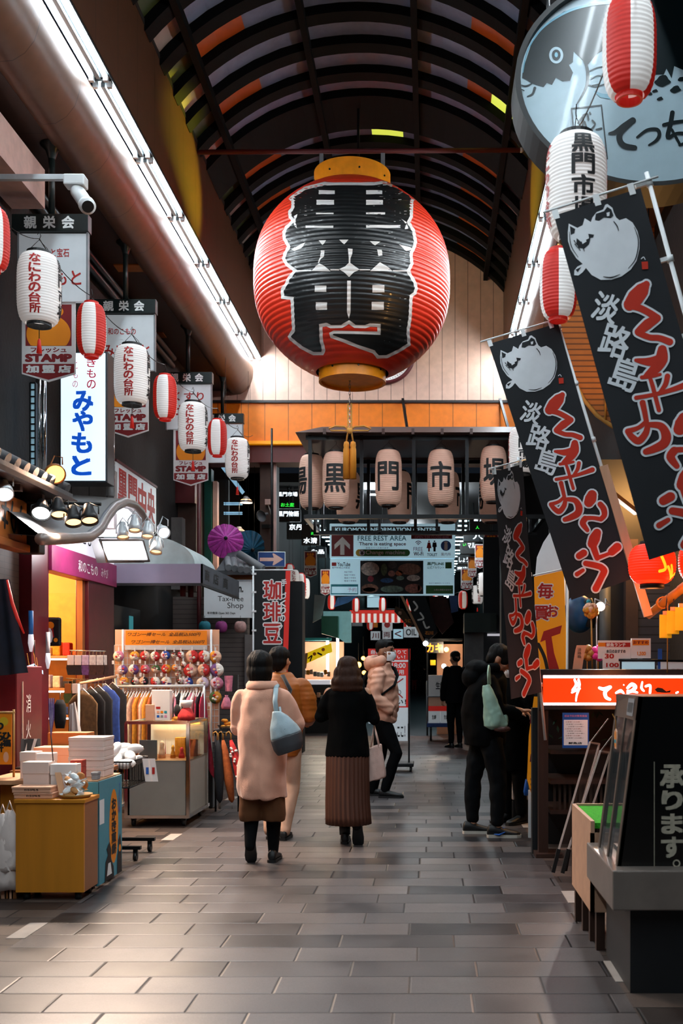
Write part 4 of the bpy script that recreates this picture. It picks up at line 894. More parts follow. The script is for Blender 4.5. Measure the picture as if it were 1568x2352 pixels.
spot(W(8, 1126, 7.7), (-2.4, 6.4, 1.0), 'white_metal', 'cool_glow', 'white lamp under the tiled eave at the left edge', 0.07, 'eave_lamp', e=25, col=(1, 0.92, 0.8))

# ------------------------------------------------------------------ curved metal canopy with tubular edge
mat('canopy_grey', '6e6a68', 0.5); mat('canopy_tube', '8a827e', 0.38, 0.5)
t = thing('curved_canopy', 'grey metal canopy with an arched front and lit white underside', 'canopy', (-3.3, 9.3, 2.3))
EP = [(93, 1238), (125, 1238), (165, 1236), (205, 1233), (228, 1216), (244, 1188), (262, 1165), (285, 1153), (305, 1158), (322, 1175), (333, 1200), (340, 1222)]
E = [WX(a, b, -2.95) for a, b in EP]
MB().tube(E, 0.047, 'canopy_tube', 12).build('front_tube', t)
m = MB(); n = len(E)
m.add([e+V3((0, 0, 0.03)) for e in E]+[V3((XL, e.y, max(e.z+0.10, 3.06))) for e in E], [(i, n+i, n+i+1, i+1) for i in range(n-1)], 'canopy_grey', True); m.add([e+V3((0, 0, 0.02)) for e in E]+[V3((XL, e.y, e.z+0.08)) for e in E], [(i, i+1, n+i+1, n+i) for i in range(n-1)], 'canopy_grey', True)
m.build('roof_sheet', t)
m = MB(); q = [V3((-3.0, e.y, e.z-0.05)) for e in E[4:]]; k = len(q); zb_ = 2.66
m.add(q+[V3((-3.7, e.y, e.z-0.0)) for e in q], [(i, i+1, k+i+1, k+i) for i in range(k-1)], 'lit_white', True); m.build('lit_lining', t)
a, b = WX(232, 1236, -2.98), WX(340, 1236, -2.98)
m = MB(); m.add([WX(230, 1240, -3.0), WX(328, 1240, -3.0), WX(342, 1286, -3.05), WX(247, 1287, -3.05)], [(3, 2, 1, 0)], 'lit_white')
m.add([v+V3((-0.08, 0, 0)) for v in (WX(226, 1236, -3.0), WX(332, 1236, -3.0), WX(348, 1293, -3.05), WX(242, 1293, -3.05))], [(3, 2, 1, 0)], 'canopy_tube'); m.build('lit_panel', t)
fr_ = [WX(230, 1240, -2.99), WX(328, 1240, -2.99), WX(342, 1288, -3.04), WX(246, 1289, -3.04)]; MB().tube(fr_, 0.014, 'canopy_tube', 8, closed=True).build('panel_frame', t)
lamp('canopy_light', (-3.2, 10.2, 2.62), 14, (1, 0.97, 1), t, 0.15)

t = thing('wall_signboard', 'white wall sign with large red characters above the fabric awning', 'sign', (-3.7, 13.2, 3.3)); m = MB().bx(-3.74, -3.68, 12.3, 14.1, 3.28, 3.88, 'sign_white', 0.006)
for i, ch_ in enumerate('黒門中央'): m.txt(ch_, 12.55+0.43*i, 3.58, 0.36, 0.46, 'red_ink', FXP(-3.68, 0, 0), 0.002, bold=0.035)
m.build('panel', t); MB().bx(-3.75, -3.67, 12.28, 14.12, 3.88, 3.91, 'maroon_paint').build('top_trim', t)
# ------------------------------------------------------------------ the maroon shop front
t = thing('maroon_shop_front', 'maroon shop front with a magenta fascia and two dark red pillars', 'shop front', (-3.66, 10.7, 0))
MB().bx(-3.78, -3.6, 9.47, 9.9, 0, 2.64, 'shop_maroon', 0.006).build('pillar', t); MB().bx(-3.74, -3.6, 11.06, 11.95, 0, 2.4, 'shop_maroon', 0.006).build('pillar', t)
m = MB().bx(-3.72, -3.57, 9.9, 11.95, 2.37, 2.62, 'fascia_magenta', 0.004); m.txt('和のこもの', 10.95, 0.0, 0.62, 0.12, 'white_ink', FXP(-3.57, 0, 2.49), 0.002, bold=0.01); m.txt('みやび', 11.5, 0.0, 0.24, 0.1, 'white_ink', FXP(-3.57, 0, 2.49), 0.002); m.build('fascia', t)
m = MB().bx(-3.72, -3.60, 9.9, 11.95, 2.63, 2.86, 'dim_white', 0.004); m.txt('和のこもの', 10.9, 0.05, 0.8, 0.13, 'black_ink', FXP(-3.60, 0, 2.75), 0.002, bold=0.02); m.build('sign_band', t)
MB().bx(-3.70, -3.64, 10.98, 11.06, 0, 2.37, 'oak_dark').build('door_post', t)
o = thing('shop_ceiling_lamp', 'warm ceiling lamp inside the maroon shop', 'lamp', (-4.5, 10.6, 2.6)); MB().lathe([(0.0, 0.0), (0.12, 0.0), (0.14, 0.06), (0.14, 0.15), (0.0, 0.15)], 'warm_glow', (-4.5, 10.6, 2.6), 20).build('diffuser', o); lamp('light', (-4.5, 10.6, 2.5), 110, (1, 0.68, 0.3), o, 0.12)
# interior shelving with goods
mat('gold_board', 'e0a040', 0.6); cloths = [mat('cloth_%d' % i, c_, 0.85, var=0.25, vscale=30) for i, c_ in enumerate(('1c1e24', '2a2c3c', 'e8ddd0', 'c83030', 'd8902c', '6a4a8a', 'c87890', '2a4a9a', '3a5a34', 'a02040', 'e0b8a0', '7a5a3a', 'd8c8e0', '46312a', 'f0e8e0', 'b05a28'))]
t = thing('wall_shelf', 'warm lit shelf unit inside the maroon shop', 'shelf', (-4.4, 11.85, 0))
MB().bx(-4.6, -3.78, 11.9, 11.94, 0.2, 2.3, 'gold_board').build('back_panel', t)
for z in (0.9, 1.2, 1.56): MB().bx(-4.6, -3.78, 11.62, 11.9, z, z+0.025, 'raw_wood').build('shelf_board', t); MB().bx(-4.58, -3.8, 11.62, 11.65, z-0.025, z-0.005, 'lit_white').build('light_strip', t)
rr = random.Random(3); n = 0
for z in (0.925, 1.225, 1.585):
    for i in range(7):
        x = -4.54+0.11*i; h_ = rr.uniform(0.06, 0.16); MB().bx(x, x+0.085, 11.68, 11.8, z, z+h_, rr.choice(cloths), 0.015).build('gift_pouch', label='small cloth gift on the lit shelf of the maroon shop', cat='gift', group='gifts on the lit shelf')
t = thing('framed_mask', 'black framed festival mask hanging in the doorway of the maroon shop', 'picture', W(122, 1480, 9.95)); a, b = W(104, 1418, 9.95), W(141, 1484, 9.95)
MB().bx(a.x, b.x, 9.93, 9.96, b.z, a.z, 'black_paint', 0.02).build('frame', t); m = MB(); Mq = FR((a.x+b.x)/2, 9.93, (a.z+b.z)/2)
m.disc(-0.02, 0.06, 0.035, 'orange_ink', Mq, 0.002); m.brush([(-0.03, 0.02), (-0.01, -0.03), (-0.02, -0.09)], 0.03, 'white_ink', Mq, 0.003); m.brush([(0.0, 0.03), (0.01, -0.05)], 0.012, 'red_ink', Mq, 0.004); m.disc(0.03, -0.08, 0.02, 'orange_ink', Mq, 0.002); m.build('picture', t)
def sock(m_, top, m2):
    t = thing('hanging_socks', 'x', 'socks', (0, 0, 0)); b = MB().loft([[V3((x, y, z)) for x, y in ((-w1, -0.012), (w1, -0.012), (w1, 0.012), (-w1, 0.012))] for z, w1 in ((-0.20, 0.03), (-0.13, 0.045), (-0.06, 0.035), (0.0, 0.036))], m_, smooth=False); b.build('sock_pair', t)
    MB().bx(-0.034, 0.034, -0.016, 0.016, -0.10, 0.0, m2, 0.003).build('card_band', t); MB().tube([(0, 0, 0), (0, 0, 0.03), (0.01, 0, 0.04), (0, 0, 0.05)], 0.003, 'steel', 5).build('hook', t); return t
protos = [sock(cloths[0], 0, 'white_paint'), sock(cloths[5], 0, cloths[12]), sock(cloths[13], 0, cloths[14]), sock(cloths[8], 0, 'oak_dark')]; sused = [0]*4
def hang_sock(k, p, lab, gr):
    if not sused[k]: sused[k] = 1; o = protos[k]; o.location = p; o['label'] = lab; o['group'] = gr; return
    dup(protos[k], p, lab, group=gr)
MB().cyl(W(160, 1494, 10.6), W(243, 1496, 10.6), 0.006, 'steel', n=8).build('display_rod', label='upper steel rod of hanging socks in the shop doorway', cat='rod')
MB().cyl(W(152, 1558, 10.6), W(240, 1563, 10.6), 0.006, 'steel', n=8).build('display_rod', label='lower steel rod of hanging socks in the shop doorway', cat='rod')
for i in range(10):
    px = 163+8.4*i; k = 0 if i < 4 else (1 if i < 6 else 2); hang_sock(k, W(px, 1505, 10.58+0.01*(i % 2)), 'cloth sock pair on the upper rod of the shop doorway', 'socks on the upper rod')
for i in range(10):
    px = 157+8.8*i; k = (3, 0, 0, 2, 2, 1, 3, 2, 3, 2)[i]; hang_sock(k, W(px, 1570, 10.58+0.01*(i % 2)), 'cloth sock pair on the lower rod of the shop doorway', 'socks on the lower rod')

# ------------------------------------------------------------------ grey fabric awning of the next shop
mat('awning_cloth', '9a94ac', 0.75, var=0.06, vscale=4); mat('awning_dark', '54565c', 0.8, var=0.1); mat('awning_pale', 'b8c8c8', 0.6)
t = thing('fabric_awning', 'grey fabric awning with a barrel roof over the shuttered shop', 'awning', (-3.1, 13, 2.4))
a0, a1 = XL, -2.59; y0, y1 = 11.95, 14.25; zt, zb_ = 2.64, 2.42
MB().bx(a0, a1, y0, y0+0.02, zb_, zt, 'awning_cloth').build('front_valance', t)
m = MB().bx(a1-0.02, a1, y0, y1, zb_, zt, 'awning_dark')
for i, (q, wq) in enumerate(((12.2, 0.25), (12.7, 0.3), (13.3, 0.3))): m.txt('商店'[i % 2], q, 0.0, wq, 0.13, 'black_ink', FXP(a1, 0, (zt+zb_)/2), 0.002, bold=0.02)
m.build('side_valance', t)
m = MB(); nA = 10; P = [(a0+(a1-0.25-a0)*0+0.0, 0)]; ar = [(-2.70-0.6*(1-math.cos(u)), zt+0.34*math.sin(u)) for u in [PI*0.5*i/nA for i in range(nA+1)]]
ar = ar+[(a0, zt+0.36)]; L = len(ar)
m.add([(x, yy, z) for yy in (y0+0.1, 13.25) for x, z in ar], [(i, L+i, L+i+1, i+1) for i in range(L-1)], 'awning_pale', True); m.add([(x, 13.25, z) for x, z in ar]+[(a0, 13.25, zt)], [tuple(range(L+1))], 'awning_dark'); m.add([(x, y0+0.1, z) for x, z in ar]+[(a0, y0+0.1, zt)], [tuple(range(L, -1, -1))], 'awning_pale')
m.add([(a0, y0, zt), (a1, y0, zt), (a1, y1, zt), (a0, y1, zt)], [(0, 1, 2, 3)], 'awning_dark'); m.build('barrel_roof', t)
MB().bx(a0, a1, y0, y0+0.03, zb_-0.03, zb_, 'black_metal').build('front_bar', t); MB().bx(a1-0.03, a1, y0+0.03, y1, zb_-0.03, zb_, 'black_metal').build('side_bar', t)
# dark shop below with two shutters and a teal window
MB().bx(XL-0.02, XL+0.02, 12.0, 13.5, 0, 2.2, 'black_paint').build('door_1', kind='structure')
w_ = MB().bx(XL+0.02, XL+0.03, 13.0, 13.15, 1.6, 2.1, mat('teal_light', '3a8890', 0.3, emit=0.5)); w_.build('window_2', kind='structure')
for px, py, Y, lab in ((420, 1370, 12.5, 'left dark can lamp under the grey awning'), (438, 1372, 12.7, 'right dark can lamp under the grey awning')):
    p = W(px, py, Y); MB().cyl(p, p+V3((0, 0, 0.16)), 0.035, 'maroon_paint', n=12).build('can_lamp', label=lab, cat='lamp')
# facing shutter front, tax free sign, eave, parasols
Yt = 15.3
MB().bx(-3.75, W(568, 0, Yt).x, Yt, Yt+0.2, 0, 2.5, 'shutter').build('wall_shutter_left', kind='structure')
MB().bx(W(561, 0, Yt-0.05).x, W(585, 0, Yt-0.05).x, Yt-0.05, Yt+0.1, 0, W(0, 1458, Yt).z, 'grey_cladding').build('door_2', kind='structure')
Yx = 14.9; a, b = W(468, 1333, Yx), W(580, 1419, Yx)
t = thing('tax_free_sign', 'pale sign reading tax-free shop beneath the tiled roof edge', 'sign', ((a.x+b.x)/2, Yx, b.z)); m = MB().bx(a.x, b.x, Yx, Yx+0.05, b.z, a.z, 'sign_white', 0.004); k = Yx/FPX; Mx = FR((524-VX)*k, Yx, EYE+(VY-1376)*k)
def q_(x, y): return ((x-524)*k, (1376-y)*k)
for s_, x0, x1, y0, y1, bo in (('n.', 548, 558, 1348, 1360, 0.03), ('Tax-free', 500, 559, 1369, 1381, 0.0), ('Shop', 522, 559, 1384, 1401, 0.0), ('年中無休 Open 365 Days', 476, 540, 1405, 1412, 0.02)):
    p, q = q_(x0, y0), q_(x1, y1); m.txt(s_, (p[0]+q[0])/2, (p[1]+q[1])/2, q[0]-p[0], p[1]-q[1], 'black_ink', Mx, 0.002, bold=bo)
m.build('panel', t); MB().bx(a.x, b.x, Yx-0.004, Yx+0.054, a.z-0.02, a.z+0.01, 'white_metal').build('top_frame', t); MB().bx(b.x-0.015, b.x+0.015, Yx-0.004, Yx+0.054, b.z, a.z, 'white_metal').build('side_frame', t)
MB().bx((a.x+b.x)/2-0.02, (a.x+b.x)/2+0.02, Yx+0.05, Yt, a.z-0.15, a.z-0.08, 'black_metal').build('bracket', t)
t = thing('corner_tile_roof', 'small grey tiled roof corner above the tax free sign', 'roof', W(560, 1330, 15)); m = MB()
x0, x1 = W(515, 0, 14.9).x, W(610, 0, 14.9).x; z0, z1 = W(0, 1265, 14.9).z, W(0, 1312, 14.9).z
m.add([(x0, 15.3, z0+0.05), (x0+0.15, 15.3, z0+0.05), (x1, 14.8, z1), (x0-0.1, 14.8, z1+0.0), (x0, 15.3, z0), (x0+0.15, 15.3, z0), (x1, 14.8, z1-0.06), (x0-0.1, 14.8, z1-0.06)], [(3, 2, 1, 0), (4, 5, 6, 7), (2, 3, 7, 6), (1, 2, 6, 5)], 'roof_tile')
m.cyl(W(548, 1272, 14.9), W(604, 1306, 14.8), 0.055, 'grey_paint', n=12)
for i in range(5): px = 522+14*i; m.cyl(W(px, 1284+2*i, 15.1), W(px+3, 1304+2*i, 14.78), 0.05, 'grey_paint', n=10)
m.build('tiles', t); MB().bx(x0, x1-0.05, 14.95, 15.3, z1-0.32, z1-0.05, 'sign_wood').build('fascia_board', t)
mat('parasol_purple', 'b03a9c', 0.6, var=0.25, vscale=18, emit=0.05); mat('parasol_teal', '0e5a7a', 0.6, var=0.2, vscale=12)
def parasol(px, py, Y, r, m_, lab, tilt):
    p = W(px, py, Y); t = thing('paper_parasol', lab, 'parasol', p); n = 30; b = MB(); Mr = TR(p) @ RZ(tilt[1]) @ RX(tilt[0])
    b.add([(0, 0, 0.16)]+[(r*math.cos(2*PI*i/n), r*math.sin(2*PI*i/n), -0.01 if i % 2 else 0.012) for i in range(n)], [(0, 1+i, 1+(i+1) % n) for i in range(n)], m_, False, Mr); b.build('canopy', t)
    m = MB()
    for i in range(n): m.tube([(0, 0, 0.15), (r*math.cos(2*PI*i/n), r*math.sin(2*PI*i/n), -0.004)], 0.003, 'dark_wood', 4, M=Mr)
    m.build('ribs', t); MB().sph((0, 0, 0.17), 0.03, 'black_paint', 10, Mr).build('finial', t); MB().cyl((0, 0, 0.14), (0, 0, -0.4), 0.008, 'bamboo', n=8, M=Mr).build('shaft', t); MB().cyl(p, (p.x, p.y, 6.0), 0.003, 'black_metal', n=5).build('cord', t)
parasol(518, 1243, 15.3, 0.26, 'parasol_purple', 'purple paper parasol with pink blossoms open above the tiled roof', (PI/2-0.15, 0.2)); parasol(570, 1258, 16.0, 0.27, 'parasol_teal', 'dark teal paper parasol behind the purple one', (PI/2+0.3, 0.6))
def pendant(px, py, Y, lab):
    p = W(px, py, Y); t = thing('pendant_lamp', lab, 'lamp', p, 'pendant lamps beyond the left shops'); MB().lathe([(0.035, 0.11), (0.045, 0.09), (0.10, 0.03), (0.105, 0.0), (0.10, 0.0), (0.03, 0.10)], 'white_metal', p, 20).build('shade', t); MB().lathe([(0.0, 0.0), (0.06, 0.005), (0.1, 0.02), (0.085, 0.05)], 'warm_glow', p, 16).build('bulb', t)
    MB().cyl(p+V3((0, 0, 0.1)), (p.x, p.y, 4.85), 0.004, 'black_metal', n=5).build('cord', t); lamp('light', p-V3((0, 0, 0.05)), 6, (1, 0.75, 0.5), t, 0.05)
pendant(565, 1155, 17.45, 'warm pendant lamp highest of three beyond the left shops'); pendant(549, 1225, 17.4, 'warm pendant lamp beside the purple parasol'); pendant(584, 1252, 17.5, 'warm pendant lamp lowest of three, near the arrow sign')
rl = {}
for px, py, c_, lab in ((470, 1440, '2a8a9a', 'small teal round paper lantern under the pale shop sign'), (508, 1440, '9a3a80', 'small purple round paper lantern under the pale shop sign'), (552, 1440, 'd8a8a0', 'small pink round paper lantern under the pale shop sign')):
    p = W(px, py, 14.8); t = thing('round_lantern', lab, 'lantern', p, 'small round lanterns under the pale shop sign'); MB().lathe([(0.035+0.05*max(0, 1-(z/0.08)**2)**0.5+0.001*(i % 2), z) for i, z in enumerate([-0.08+0.16*j/24 for j in range(25)])], mat('round_'+c_, c_, 0.6, var=0.2, vscale=25), p, 20).build('paper_shade', t)
    MB().cyl(p+V3((0, 0, 0.07)), p+V3((0, 0, 0.1)), 0.03, 'black_paint', n=12).build('cap', t); MB().cyl(p+V3((0, 0, 0.1)), p+V3((0, 0, 0.16)), 0.003, 'black_metal', n=5).build('cord', t)
# blue arrow sign and coffee bean banner
Ya = 15.0; a, b = W(592, 1267, Ya), W(655, 1302, Ya); t = thing('arrow_sign', 'dark blue sign with a pale arrow pointing right', 'sign', ((a.x+b.x)/2, Ya, b.z)); m = MB().bx(a.x, b.x, Ya, Ya+0.03, b.z, a.z, 'white_metal', 0.006); k = Ya/FPX; Mx = FR((a.x+b.x)/2, Ya, (a.z+b.z)/2)
mat('arrow_blue', '123a78', 0.45); mat('arrow_pale', 'e0b0a0', 0.5)
m.rect(0, 0, 60*k, 32*k, 'arrow_blue', Mx, 0.001); m.poly([(x*k, y*k) for x, y in ((-27, 3.6), (5, 3.6), (2, 13), (5, 13.5), (27, 0), (5, -14), (2, -13.5), (5, -4.4), (-27, -4.4))], 'arrow_pale', Mx, z=0.002); m.build('plate', t)
MB().cyl(((a.x+b.x)/2, Ya+0.02, b.z+0.05), ((a.x+b.x)/2, Ya+0.02, 4.9), 0.015, 'black_metal', n=8).build('hanging_rod', t)
Yn = 13.2; k = Yn/FPX; t = thing('coffee_banner', 'black and red upright banner with large red coffee bean lettering', 'banner', (W(625, 0, Yn).x, Yn, 0))
Mx = FR((625-VX)*k, Yn, EYE+(VY-1400)*k); m = MB(); q_ = lambda x, y: ((x-625)*k, (1400-y)*k)
m.poly([q_(584, 1311), q_(664, 1311), q_(658, 1560), q_(584, 1560)], 'black_cloth', Mx, d=0.006); m.poly([q_(656, 1311), q_(667, 1311), q_(660, 1560), q_(648, 1560)], 'paper_red', Mx, z=0.003)
for ch_, cy in (('珈', 1355), ('琲', 1405), ('豆', 1455)): c_ = q_(625, cy); m.txt(ch_, c_[0], c_[1], 40*k, 44*k, 'white_ink', Mx, 0.002, bold=0.05); m.txt(ch_, c_[0], c_[1], 39*k, 43*k, 'red_ink', Mx, 0.004, bold=0.022)
for ch_, x_, cy in (('手', 652, 1338), ('づ', 651, 1368), ('く', 650, 1386), ('り', 650, 1402), ('の', 649, 1420)): c_ = q_(x_, cy); m.txt(ch_, c_[0], c_[1], 12*k, 15*k, 'white_ink', Mx, 0.005, bold=0.03)
m.brush([q_(634, 1440), q_(648, 1437), (q_(638, 1455)), q_(648, 1470)], 0.012, 'white_ink', Mx, 0.004)
m.build('cloth', t); MB().cyl((W(577, 0, Yn).x, Yn+0.01, EYE+(VY-1309)*k), (W(672, 0, Yn).x, Yn+0.01, EYE+(VY-1309)*k), 0.008, 'white_plastic', n=8).build('top_bar', t); MB().cyl((W(581, 0, Yn).x, Yn+0.01, 0.03), (W(581, 0, Yn).x, Yn+0.01, EYE+(VY-1300)*k), 0.011, 'white_plastic', n=10).build('pole', t)
for py in (1318, 1360, 1404, 1448, 1500): p = W(583, py, Yn); MB().bx(p.x-0.025, p.x+0.03, Yn-0.008, Yn+0.02, p.z-0.012, p.z+0.012, 'white_plastic').build('loop', t)
MB().cyl((W(581, 0, Yn).x, Yn+0.01, 0), (W(581, 0, Yn).x, Yn+0.01, 0.07), 0.16, 'white_plastic', n=20).build('water_base', t)
# ------------------------------------------------------------------ left side: goods in front of the shops
mat('oak_side', '9c6440', 0.45, var=0.05); mat('teal_sheet', '4a94a4', 0.5, var=0.05); mat('kraft_white', 'efd8cc', 0.55, var=0.03); mat('card_white', 'f2ece8', 0.5, var=0.03); mat('salmon_box', 'e8b090', 0.55, var=0.04); mat('box_red', 'b03020', 0.45); mat('plastic_wrap', 'f4f8fa', 0.12, var=0.05, coat=0.6, spec=0.8)
mat('cookie', 'c88a50', 0.7, var=0.3, vscale=30)
# oak counter
t = thing('display_counter', 'small orange oak display counter at the front left', 'counter', (-2.34, 6.58, 0))
MB().bx(-2.55, -2.13, 6.45, 6.47, 0.05, 0.60, 'oak').build('front_panel', t); MB().bx(-2.155, -2.13, 6.471, 6.72, 0.05, 0.60, 'oak_side').build('side_panel', t); MB().bx(-2.56, -2.12, 6.44, 6.73, 0.60, 0.625, 'oak', 0.004).build('top', t)
MB().bx(-2.55, -2.53, 6.47, 6.72, 0.05, 0.60, 'oak_side').build('side_panel', t)
for x in (-2.5, -2.18):
    for y in (6.5, 6.68): MB().cyl((x, y, 0), (x, y, 0.05), 0.022, 'black_paint', n=10).build('foot', t)
# teal table with its printed sheet
t = thing('teal_table', 'table wrapped in a teal printed sheet right behind the oak counter', 'table', (-2.5, 7.0, 0))
MB().bx(-2.9, -2.14, 6.75, 7.25, 0.68, 0.71, 'raw_wood', 0.003).build('tabletop', t)
m = MB().bx(-2.14, -2.13, 6.73, 7.25, 0.03, 0.70, 'teal_sheet'); m.bx(-2.56, -2.13, 6.735, 6.745, 0.03, 0.70, 'teal_sheet'); M_ = FXP(-2.13, 0, 0)
m.disc(7.06, 0.37, 0.10, 'orange_ink', M_, 0.001, 28, 0.25); m.col('おかき煎餅', 7.06, 0.56, 0.18, 0.09, 'black_ink', M_, 0.002, bold=0.04); m.col('大阪名物', 7.19, 0.66, 0.44, 0.035, 'blue_ink', M_, 0.002); m.poly([(7.165, 0.45), (7.17, 0.58), (7.175, 0.45)], 'red_ink', M_, z=0.002)
m.poly([(6.86, 0.03), (6.88, 0.16), (6.93, 0.2), (6.9, 0.24), (6.96, 0.28), (7.0, 0.22), (6.99, 0.16), (7.05, 0.1), (7.06, 0.03)], 'black_ink', M_, z=0.003); m.poly([(6.9, 0.06), (6.93, 0.14), (6.98, 0.14), (7.01, 0.06)], 'white_ink', M_, z=0.004)
m.poly([(7.13, 0.03), (7.14, 0.16), (7.17, 0.2), (7.16, 0.26), (7.2, 0.3), (7.22, 0.24), (7.23, 0.16), (7.24, 0.03)], 'black_ink', M_, z=0.003); m.disc(7.19, 0.2, 0.025, 'orange_ink', M_, 0.004); m.rect(6.80, 0.5, 0.10, 0.16, 'white_ink', M_, 0.002)
m.build('printed_sheet', t)
for x in (-2.85, -2.2):
    for y in (6.8, 7.2): MB().bx(x-0.02, x+0.02, y-0.02, y+0.02, 0, 0.68, 'dark_steel').build('leg', t)
t = thing('goods_table', 'low back table covered with boxed sweets beside the shop', 'table', (-2.9, 7.8, 0)); MB().bx(-2.93, -2.3, 7.3, 7.74, 0.69, 0.72, 'oak_dark', 0.003).build('tabletop', t)
for x in (-2.9, -2.33):
    for y in (7.33, 7.7): MB().bx(x-0.02, x+0.02, y-0.02, y+0.02, 0, 0.69, 'dark_steel').build('leg', t)
t = thing('low_oak_cabinet', 'low oak cabinet behind the oak counter at the left edge', 'cabinet', (-2.8, 6.9, 0)); a = W(8, 1800, 6.95); b = W(45, 1800, 6.95); MB().bx(a.x, b.x, 6.9, 7.2, 0, a.z, 'oak').build('body', t); MB().bx(a.x-0.01, b.x+0.01, 6.89, 7.21, a.z, a.z+0.02, 'oak').build('top', t)
def carton(x0, x1, y0, y1, z0, z1, m_, label, name='cardboard_box', lid=True, txt=None, group=None, mlid=None):
    t = thing(name, label, 'box', ((x0+x1)/2, (y0+y1)/2, z0), group); b = MB().bx(x0, x1, y0, y1, z0, z1-(0.012 if lid else 0), m_, 0.003)
    if txt: b.txt(txt, 0, 0, (x1-x0)*0.36, (z1-z0)*0.34, 'black_ink', FR((x0+x1)/2, y0, (z0+z1)/2), 0.001, bold=0.03)
    b.build('body', t)
    if lid: MB().bx(x0-0.003, x1+0.003, y0-0.003, y1+0.003, z1-(z1-z0)*0.35, z1, mlid or m_, 0.003).build('lid', t)
    return t
carton(-2.57, -2.33, 6.47, 6.60, 0.626, 0.662, 'salmon_box', 'flat pink sweets box, lower of two on the oak counter', txt='わらびもち'); carton(-2.58, -2.34, 6.465, 6.595, 0.663, 0.70, 'salmon_box', 'flat pink sweets box, upper of two on the oak counter', txt='わらびもち')
carton(-2.57, -2.41, 6.615, 6.72, 0.626, 0.84, 'kraft_white', 'tall white gift box behind the flat pink boxes'); carton(-2.40, -2.24, 6.63, 6.72, 0.626, 0.825, 'card_white', 'pale gift box beside the tall white gift box')
carton(-2.68, -2.58, 6.85, 6.97, 0.711, 0.885, 'kraft_white', 'white upright box, left one on the teal table'); carton(-2.575, -2.48, 6.86, 6.97, 0.711, 0.875, 'card_white', 'pale upright box, right one on the teal table')
carton(-2.77, -2.45, 7.33, 7.53, 0.721, 0.88, 'salmon_box', 'long salmon box on the back table'); MB().bx(-2.76, -2.47, 7.56, 7.72, 0.721, 0.97, 'sign_wood', 0.005).build('tilted_tray', label='red brown slanted display tray behind the salmon box', cat='tray')
for i in range(4): carton(-2.40, -2.165, 6.96, 7.18, 0.711+0.066*i, 0.711+0.066*(i+1)-0.001, 'kraft_white', '%s white sweets box in the stack on the teal table' % ('lowest', 'second', 'third', 'top')[i], 'sweets_box', True, None, 'stack of white sweets boxes')
for i in range(3):
    t = carton(-2.325, -2.245, 6.77, 6.85, 0.711+0.043*i, 0.711+0.043*(i+1)-0.001, 'box_red', '%s small red drawer box on the teal table' % ('lowest', 'middle', 'top')[i], 'drawer_box', False, None, 'red drawer boxes'); MB().sph((-2.285, 6.765, 0.732+0.043*i), 0.009, 'orange_ink', 10).build('knob', t)
carton(-2.19, -2.15, 6.78, 6.84, 0.711, 0.76, 'grey_paint', 'small grey carton beside the red drawer boxes')
# cookie tray with wrapped sweets
t = thing('sweets_tray', 'round wicker tray on the oak counter with wrapped sweets', 'tray', (-2.21, 6.56, 0.626)); MB().lathe([(0.0, 0.0), (0.085, 0.0), (0.105, 0.022), (0.098, 0.022), (0.08, 0.008), (0.0, 0.008)], 'bamboo', (-2.215, 6.55, 0.626), 28).build('basket', t)
rr = random.Random(5)
for i in range(14):
    x = -2.215+rr.uniform(-0.05, 0.05); y = 6.55+rr.uniform(-0.04, 0.04); z = 0.645+0.028*(i//3); Mq = TR((x, y, z)) @ Euler((rr.uniform(-1, 1), rr.uniform(-1, 1), rr.uniform(0, 3))).to_matrix().to_4x4()
    b = MB().sph((0, 0, 0), (0.035, 0.022, 0.014), 'cookie' if i % 3 == 0 else 'plastic_wrap', 10, Mq); b.add([(-0.05, -0.015, 0), (-0.03, 0, 0.004), (-0.05, 0.015, 0), (0.05, -0.015, 0), (0.03, 0, 0.004), (0.05, 0.015, 0)], [(0, 1, 2), (3, 5, 4)], 'plastic_wrap', False, Mq)
    b.build('wrapped_sweet', label='shiny wrapped sweet piled in the wicker tray', cat='sweet', group='wrapped sweets in the tray')
a, b = W(123, 1775, 6.6), W(150, 1835, 6.5); MB().add([(a.x, 6.62, a.z), (a.x+0.035, 6.62, a.z), (b.x, 6.5, 0.63), (b.x-0.035, 6.5, 0.63), (a.x, 6.635, a.z), (a.x+0.035, 6.635, a.z), (b.x, 6.515, 0.63), (b.x-0.035, 6.515, 0.63)], [(3, 2, 1, 0), (4, 5, 6, 7), (0, 1, 5, 4), (1, 2, 6, 5), (2, 3, 7, 6), (3, 0, 4, 7)], 'raw_wood').build('wooden_plaque', label='narrow wooden plaque leaning in the wicker tray', cat='plaque')
# incense stand: thin stick with lavender sheaf
t = thing('flag_stick', 'thin dark stick holding a lavender paper sheaf above the counter', 'stick', W(118, 1765, 6.68)); p0, p1 = W(122, 1762, 6.68), W(117, 1690, 6.68); MB().cyl((p0.x, 6.68, 0.84), p1, 0.004, 'dark_wood', n=8).build('stick', t)
m = MB()
for i in range(7): m.tube([p1, p1+V3((-0.008+0.004*i, 0, 0.12)), p1+V3((-0.016+0.006*i, 0.003*(i % 2), 0.24))], [0.003, 0.006, 0.002], cloths[12] if i % 2 else cloths[5], 5)
m.build('paper_sheaf', t)
